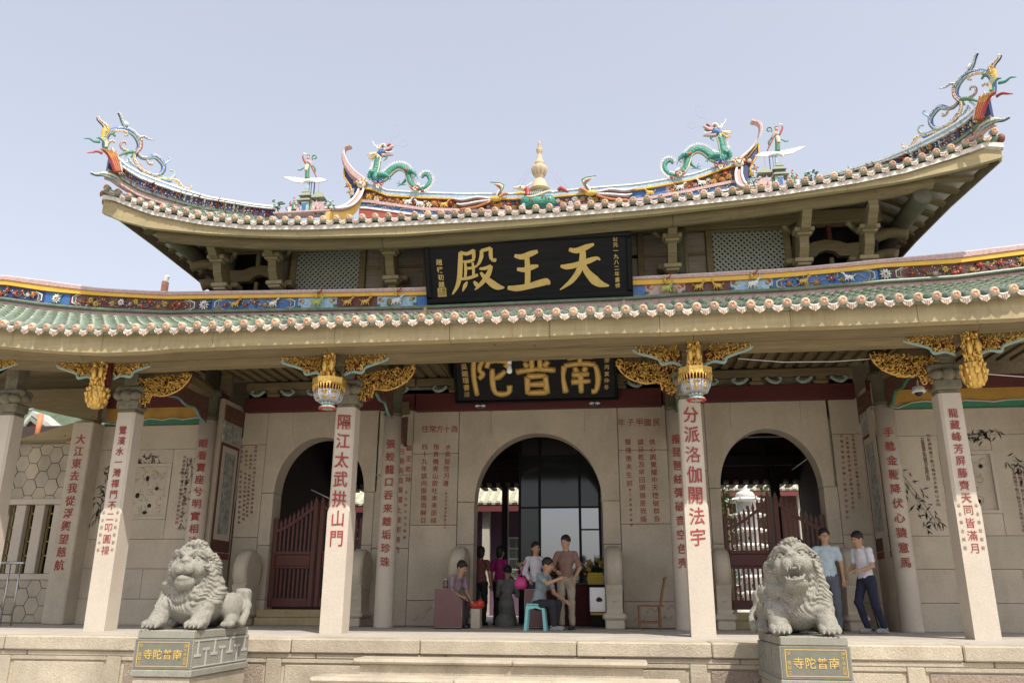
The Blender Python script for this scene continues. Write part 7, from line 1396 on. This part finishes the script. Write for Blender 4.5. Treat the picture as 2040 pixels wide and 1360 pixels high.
t = MB(); t.bbox(-.98, -.83, 2.5, 2.72, 0, .30, .01); t.build('stone_stub', GRAN, None, label='short stone block by the left door jamb carrying a red bag', cat='stone block')
sd = SDF((-1.1, 2.4, .25), (-.7, 2.8, .5), .012); sd.ell((-.9, 2.6, .35), (.13, .1, .055), .02); sd.ell((-.84, 2.58, .38), (.06, .05, .06), .02); sd.ell((-.98, 2.6, .37), (.05, .05, .05), .02); X, Y, Z = np.meshgrid(*sd.ax, indexing='ij'); sd.D += .009*np.sin(X*80+9*np.sin(Z*50))*np.sin(Y*70+X*40); t = MB(); sd.into(t); t.build('red_plastic_bag', mat('red_plastic', (.55, .05, .03), .35), None, label='crumpled red plastic bag on the short stone block', cat='bag')
CW = mat('chair_wood', (.20, .085, .035), .5, var=.2, scale=10, stretch=(1, 1, 5)); e = empty('wooden_chair', (1.85, 2.7, 0), 'plain brown wooden chair facing left at the right side of the central arch', 'chair')
def cb(n, *a): t = MB(); t.bbox(*a, .005); P(n, t, CW, e)
cb('seat', 1.66, 2.06, 2.52, 2.9, .345, .372)
for x in (1.68, 2.0):
    for y in (2.54, 2.86): cb('leg', x-.016, x+.016, y-.016, y+.016, 0, .344)
for y in (2.54, 2.86): cb('stretcher', 1.7, 1.98, y-.01, y+.01, .1, .13); t = MB(); t.loft([[(x-.014, y-.016, z), (x+.014, y-.016, z), (x+.014, y+.016, z), (x-.014, y+.016, z)] for x, z in ((2.02, .373), (2.06, .6), (2.12, .80))]); P('back_post', t, CW, e)
cb('back_rail', 2.085, 2.11, 2.555, 2.845, .70, .79); cb('back_rail', 2.04, 2.06, 2.555, 2.845, .48, .52)
e = empty('steel_railing', (-8.9, 1.6, 0), 'polished steel railing at the far left edge of the terrace', 'railing'); t = MB(); t.tube([(-10.4, 1.6, .97), (-8.17, 1.6, .97)], .022, 10); P('handrail', t, METAL, e)
for k in range(12): x = -10.2+.18*k; t = MB(); t.tube([(x, 1.6, 0), (x, 1.6, .95)], .012, 8); P('baluster', t, METAL, e)
t = MB(); t.tube([(5.42, 3.2, .0), (5.25, 3.1, .75)], .012, 6); t.build('wooden_stick', WOODD, None, label='thin dark stick leaning on the wall beside the far right stone drum', cat='stick')
t = MB(); t.tube([(-5.32, 2.9, .0), (-5.42, 3.2, .85)], .01, 6); t.build('wooden_stick', WOODD, None, label='thin dark stick leaning behind the closed-mouth lion', cat='stick')

# ================================================================ INSIDE THE HALL
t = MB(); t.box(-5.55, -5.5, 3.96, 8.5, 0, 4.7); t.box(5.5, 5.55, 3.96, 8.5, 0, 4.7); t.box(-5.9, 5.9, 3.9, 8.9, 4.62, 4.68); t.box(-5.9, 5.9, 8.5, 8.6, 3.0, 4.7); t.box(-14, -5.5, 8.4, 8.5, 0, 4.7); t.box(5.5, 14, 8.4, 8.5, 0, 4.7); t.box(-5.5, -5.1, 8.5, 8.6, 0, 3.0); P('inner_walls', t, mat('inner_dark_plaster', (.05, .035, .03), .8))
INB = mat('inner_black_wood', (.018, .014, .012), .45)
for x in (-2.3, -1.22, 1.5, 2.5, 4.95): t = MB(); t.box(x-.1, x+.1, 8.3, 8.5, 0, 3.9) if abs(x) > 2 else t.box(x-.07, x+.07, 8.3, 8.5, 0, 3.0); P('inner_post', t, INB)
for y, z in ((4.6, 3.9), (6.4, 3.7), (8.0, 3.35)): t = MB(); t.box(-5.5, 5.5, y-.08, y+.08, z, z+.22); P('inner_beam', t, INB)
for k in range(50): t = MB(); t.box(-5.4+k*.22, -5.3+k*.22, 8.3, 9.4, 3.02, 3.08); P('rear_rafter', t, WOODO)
for s in (-1, 1):      # tube lamps seen through the side arches
    t = MB(); a = at(620, 975, 4.6) if s < 0 else at(1620, 905, 4.6); t.tube([a, a+(.55, .1, -.25)] if s < 0 else [a, a+(-.3, .5, -.2)], .012, 6); t.build('strip_lamp', WHT, None, label='thin pale strip lamp inside the hall seen through the %s arch' % ('left' if s < 0 else 'right'), cat='lamp')
# glazed shrine
e = empty('glass_shrine', (.22, 5.6, 0), 'tall black-framed glass shrine behind the central arch', 'shrine'); x0, x1, y0, y1 = -.57, 1.07, 5.5, 6.9
for x in (x0, -.17, .63, x1-.05): t = MB(); t.box(x, x+.05, y0, y0+.06, .7, 3.6); P('frame_post', t, BLACKL, e)
for z in (.7, 1.62, 2.18, 3.2, 3.58): t = MB(); t.box(x0+.051, x1-.051, y0+.008, y0+.05, z, z+.035) if z != 1.62 else t.box(.681, x1-.051, y0+.008, y0+.05, 1.75, 1.78); P('frame_rail', t, BLACKL, e)
GL = bpy.data.materials.new('shrine_glass_bright_reflection'); GL.use_nodes = True; b_ = GL.node_tree.nodes['Principled BSDF']; b_.inputs['Base Color'].default_value = (.30, .31, .31, 1); b_.inputs['Metallic'].default_value = .85; b_.inputs['Roughness'].default_value = .06  # mirror-like metallic copy puts the bright reflection into the lower panes only
GD = mat('shrine_glass_dark', (.02, .025, .025), .08, spec=.5)  # dark copy of the glass for panes kept without the bright reflection
for a, b, m in ((x0+.051, -.171, GD), (-.119, .629, GL), (.681, x1-.051, GL)):
    for z0, z1 in ((.736, 2.179), (2.216, 3.199)): t = MB(); t.box(a, b, y0+.02, y0+.03, z0, z1); P('glass_pane', t, m if z0 < 1 and m is GL else GD, e)
t = MB(); t.box(x0, x1, y0+.07, y1, 0, 3.6); P('cabinet', t, INB, e)
t = MB(); t.box(-.3, 1.05, 4.5, 5.0, 0, .70); tb_ = t.build('altar_table', mat('altar_cloth', (.07, .012, .014), .8, var=.4, scale=14), None, label='dark red altar table with carved front before the glass shrine', cat='table')
t = MB(); t.box(-.34, 1.09, 4.46, 5.04, .702, .74); P('table_top', t, INB, tb_)
def bouquet(x, y, z, r, n, cols, lab, leafy=True):
    e = empty('flower_arrangement', (x, y, z), lab, 'flowers', 'flower arrangements on the altar'); t = MB(); t.lathe([(0, 0), (.07, 0), (.09, .08), (.06, .14)], (x, y, z), 12); P('vase', t, C['maroon'], e)
    t = MB()
    for k in range(90):
        a, ph = random.uniform(0, 6.28), random.uniform(.1, 1.5); d_ = np.array((math.cos(a)*math.cos(ph), math.sin(a)*math.cos(ph), math.sin(ph))); L_ = r*random.uniform(.7, 1.5); b0 = np.array((x, y, z+.12)); sd_ = np.cross(d_, (0, 0, 1)); sd_ /= np.linalg.norm(sd_)+1e-6
        t.add([b0+d_*L_*.3, b0+d_*L_*.7+sd_*.014, b0+d_*L_+(0, 0, -.02), b0+d_*L_*.7-sd_*.014], [(0, 1, 2, 3), (3, 2, 1, 0)])
    P('leaves', t, mat('leaf_dark', (.035, .07, .03), .6, var=.3), e, kind='stuff')
    for k in range(n): a, ph = random.uniform(0, 6.28), random.uniform(.0, 1.4); L_ = r*random.uniform(.7, 1.05); inst('bloom', FLW[random.choice(cols)], (x+L_*math.cos(a)*math.cos(ph), y-.05-abs(L_*math.sin(a)*math.cos(ph)), z+.14+L_*math.sin(ph)), e, (0, random.uniform(0, 6), 0), random.uniform(.03, .05))
bouquet(.98, 4.7, .74, .3, 22, (2, 2, 4), 'bouquet of yellow lilies with spiky leaves beside the man in brown'); bouquet(1.35, 4.75, .5, .26, 26, (0, 5, 3), 'low mound of red and pink blossoms behind the right stone drum'); bouquet(-.35, 4.85, .74, .24, 26, (2, 6, 1), 'pale yellow flowers glowing between the worshippers'); bouquet(.25, 4.8, .74, .28, 16, (0, 3), 'dark bouquet with red blossoms behind the woman in white')
e = empty('offering_box', (1.02, 3.9, 0), 'chrome offering box with a red lotus emblem right of the standing man', 'offering box'); x0, x1 = .86, 1.22
t = MB(); t.bbox(x0, x1, 3.9, 4.2, .24, .66, .01); P('steel_body', t, METAL, e); t = MB(); t.bbox(x0-.02, x1+.02, 3.88, 4.22, .661, .70, .01); P('black_top', t, BLACKL, e); t = MB(); t.bbox(x0+.01, x1-.01, 3.89, 4.21, .19, .239, .01); P('brass_foot', t, GOLD, e); t = MB(); t.box(x0+.03, x1-.03, 3.92, 4.18, 0, .189); P('black_stand', t, BLACKL, e)
t = MB(); 
for k in range(7): a = math.pi*k/6; t.ell((1.03+.035*math.cos(a), 3.895, .44+.03*math.sin(a)), (.022, .004, .022), 6, 4)
t.ell((1.03, 3.893, .43), (.05, .004, .02), 8, 4); P('lotus_emblem', t, C['maroon'], e)
t = MB(); t.box(.84, 1.1, 3.95, 4.15, .703, .90); t.build('yellow_box', mat('yellow_card', (.50, .38, .03), .6), None, label='yellow box standing on the chrome offering box', cat='box')

# ================================================================ BEHIND THE HALL
t = MB(); t.box(-40, 40, 12.31, 60, -1.14, -.02); struct('courtyard', t, mat('court_stone', (.5, .47, .42), .85, var=.15, scale=1.5))
def rear_hall(x0, x1, y, ze, label, wallm):
    e = empty('rear_hall', ((x0+x1)/2, y, 0), label, 'building'); t = MB(); t.box(x0+.3, x1-.3, y+1.0, y+1.2, 0, ze+.3); P('wall', t, wallm, e)
    t = MB(); t.loft([[(x, y, ze), (x, y, ze+.06), (x, y+3.2, ze+1.5), (x, y+6, ze+.3), (x, y+3.2, ze+1.3)] for x in (x0, x1)]); rf = P('roof', t, mat('roof_grey_moss', (.33, .32, .25), .9, var=.3, scale=4), e)
    t = MB(); t.box(x0, x1, y+.02, y+.1, ze-.2, ze-.01); P('red_eave', t, mat('eave_red', (.13, .03, .028), .6), e)
    t = MB(); n = int((x1-x0)/.26)
    for k in range(n): x = x0+.13+k*.26; t.loft([[(x+.075*math.cos(a), yy, zz_+.075*math.sin(a)) for a in [math.pi*j/5 for j in range(6)]] for yy, zz_ in ((y-.03, ze+.05), (y+3.2, ze+1.5))])
    t.build('roof_tile_rows', mat('roof_row_beige', (.50, .46, .33), .8, var=.25, scale=5), rf, kind='stuff')
    t = MB()
    for k in range(int((x1-x0)/1.7)+1): x = x0+.2+k*1.7; t.box(x-.11, x+.11, y+.3, y+.5, 0, ze-.1)
    P('colonnade', t, mat('pale_post', (.42, .38, .32), .8), e)
    for k in range(int((x1-x0)/1.7)):
        x = x0+1.05+k*1.7; w_ = MB(); w_.box(x-.25, x+.25, y+.95, y+.99, 1.0, 2.3); wf = P('window', w_, mat('window_white', (.6, .6, .58), .6), e); t = MB()
        for i in range(2):
            for j in range(4): t.box(x-.21+.22*i, x-.01+.22*i, y+.94, y+.948, 1.05+.31*j, 1.32+.31*j)
        t.build('pane', mat('pane_dark', (.12, .14, .13), .2), wf)
    return e
rear_hall(-9.6, 1.8, 14, 3.2, 'purple-walled gallery with beige tiled roof seen through the central and left doorways', mat('purple_wall', (.12, .065, .105), .8))
rear_hall(2.9, 20, 21, 4.4, 'far gallery with red eaves and a striped tile roof seen through the right gate', mat('dull_red_wall', (.11, .05, .04), .8))
e = empty('stone_pagoda', (5.35, 15.6, 0), 'small tiered white stone pagoda standing behind the right picket gate', 'pagoda'); PG = mat('pagoda_stone', (.62, .60, .56), .8, var=.1, speck=.1); X0 = 5.35; YP = 15.6
for i in range(7):
    z = .3+i*.46; w_ = .43; t = MB(); t.lathe([(w_*.72, z), (w_*.72, z+.32)], (X0, YP, 0), 8, a0=.39, smooth=False); P('storey', t, PG, e); t = MB(); t.lathe([(w_*.8, z+.31), (w_*1.35, z+.33), (w_*1.4, z+.36), (w_*.95, z+.44), (w_*.7, z+.46)], (X0, YP, 0), 8, a0=.39, smooth=False)
    for k in range(8): a = .39+k*math.pi/4; t.tube([(X0+w_*1.3*math.cos(a), YP+w_*1.3*math.sin(a), z+.35), (X0+w_*1.52*math.cos(a), YP+w_*1.52*math.sin(a), z+.43)], [.03, .02], 5)
    P('eave', t, PG, e); t = MB(); t.box(X0-.035, X0+.035, YP-w_*.7, YP-w_*.6, z+.08, z+.17); P('niche_shade_block', t, DARK, e)  # dark block stands for the shade of a recess; none is cut
t = MB(); t.lathe([(.26, 3.5), (.3, 3.58), (.24, 3.68), (.14, 3.72), (.18, 3.8), (.11, 3.92), (.04, 4.0), (0, 4.1)], (X0, YP, 0), 16); P('finial', t, PG, e); t = MB(); t.lathe([(.7, 0), (.7, .15), (.58, .16), (.58, .3), (.3, .3)], (X0, YP, 0), 8); P('base', t, PG, e)
def shrub(x, y, r, h_, lab, n=700, col=(.07, .13, .03)):
    e = empty('conifer_shrub', (x, y, 0), lab, 'shrub', 'green shrubs in the courtyard'); t = MB(); t.tube([(x, y, 0), (x, y, h_*.8)], [.06, .03], 6); P('trunk', t, WOODD, e); t = MB()
    for k in range(n):
        q = random.random()**.8; a = random.uniform(0, 6.28); rr = r*(1-q*.75)*(.75+.35*math.sin(a*3+q*9))*random.uniform(.6, 1.05); p = np.array((x+rr*math.cos(a), y+rr*math.sin(a), .3+q*h_)); l = random.uniform(.06, .13); d_ = np.array((math.cos(a)*.5, math.sin(a)*.5, random.uniform(.3, 1.2))); d_ /= np.linalg.norm(d_); s_ = np.array((-math.sin(a), math.cos(a), random.uniform(-.4, .4)))*.03
        t.add([p, p+d_*l*.5+s_, p+d_*l, p+d_*l*.5-s_], [(0, 1, 2, 3), (3, 2, 1, 0)])
    P('crown', t, mat('leaf_green', col, .6, var=.4, scale=3), e, kind='stuff')
shrub(4.72, 14.9, .6, 3.9, 'bright green conifer left of the white pagoda'); shrub(6.1, 16.4, .7, 3.6, 'smaller conifer right of the white pagoda'); shrub(-6.6, 12.5, .9, 3.4, 'leafy bush seen through the left arch'); shrub(-3.6, 12.2, .6, 3.5, 'green bush glimpsed beside the left inner column')
# side gateway, hill
e = empty('side_gateway', (-14, 9, 0), 'red gabled side gateway with green tile roof seen far left under the eave', 'building')
q = [at(u, v, 9) for u, v in ((-30, 900), (-30, 850), (40, 862), (68, 829), (105, 858), (165, 905))]; t = MB(); t.prism([(p[0], p[2]) for p in q]+[(q[-1][0], 0), (q[0][0], 0)], 9, 9.3); P('gable_wall', t, mat('gateway_red', (.26, .05, .05), .7), e)
for a, b in ((2, 3), (3, 5)): t = MB(); A_, B_ = q[a], q[b]; t.loft([[p+(0, -.1, 0), p+(0, -.1, .14), p+(0, .6, .14), p+(0, .6, 0)] for p in (A_, B_)]); P('roof_edge', t, mat('lime_edge', (.4, .4, .36), .9, var=.3), e); t = MB(); t.loft([[p+(0, -.12, -.14), p+(0, -.12, -.03), p+(0, .1, -.03), p+(0, .1, -.14)] for p in (A_, B_)]); P('green_trim', t, GTILE, e)
for u0, v0, u1, v1 in ((72, 880, 82, 824), (136, 893, 143, 852)): t = MB(); t.tube([at(u0, v0, 8.4), at(u1, v1, 8.4)], .07, 8); t.build('orange_pole', mat('orange_paint', (.6, .2, .09), .6), None, label='orange pole before the red gateway, %s one' % ('left' if u0 < 100 else 'right'), cat='pole', group='orange poles by the gateway')
hm = MB(); n = 60; V = []; 
for j in range(30):
    for i in range(n): x = -140+280*i/(n-1); y = 70+3.2*j; r_ = math.sin(x*.06+1)*.5+math.sin(x*.13+j*.3)*.25; V.append((x, y, -1.2+min(j, 16)/16*(22+4*r_+3*math.sin(j*.7+x*.1)+(8 if x < -30 else 0))))
hm.add(V, [(j*n+i, j*n+i+1, (j+1)*n+i+1, (j+1)*n+i) for j in range(29) for i in range(n-1)], 0, True); struct('hills', hm, mat('hill_green', (.10, .135, .085), .95, var=.5, scale=.25, bump=1, bscale=1.2, bdist=.6))
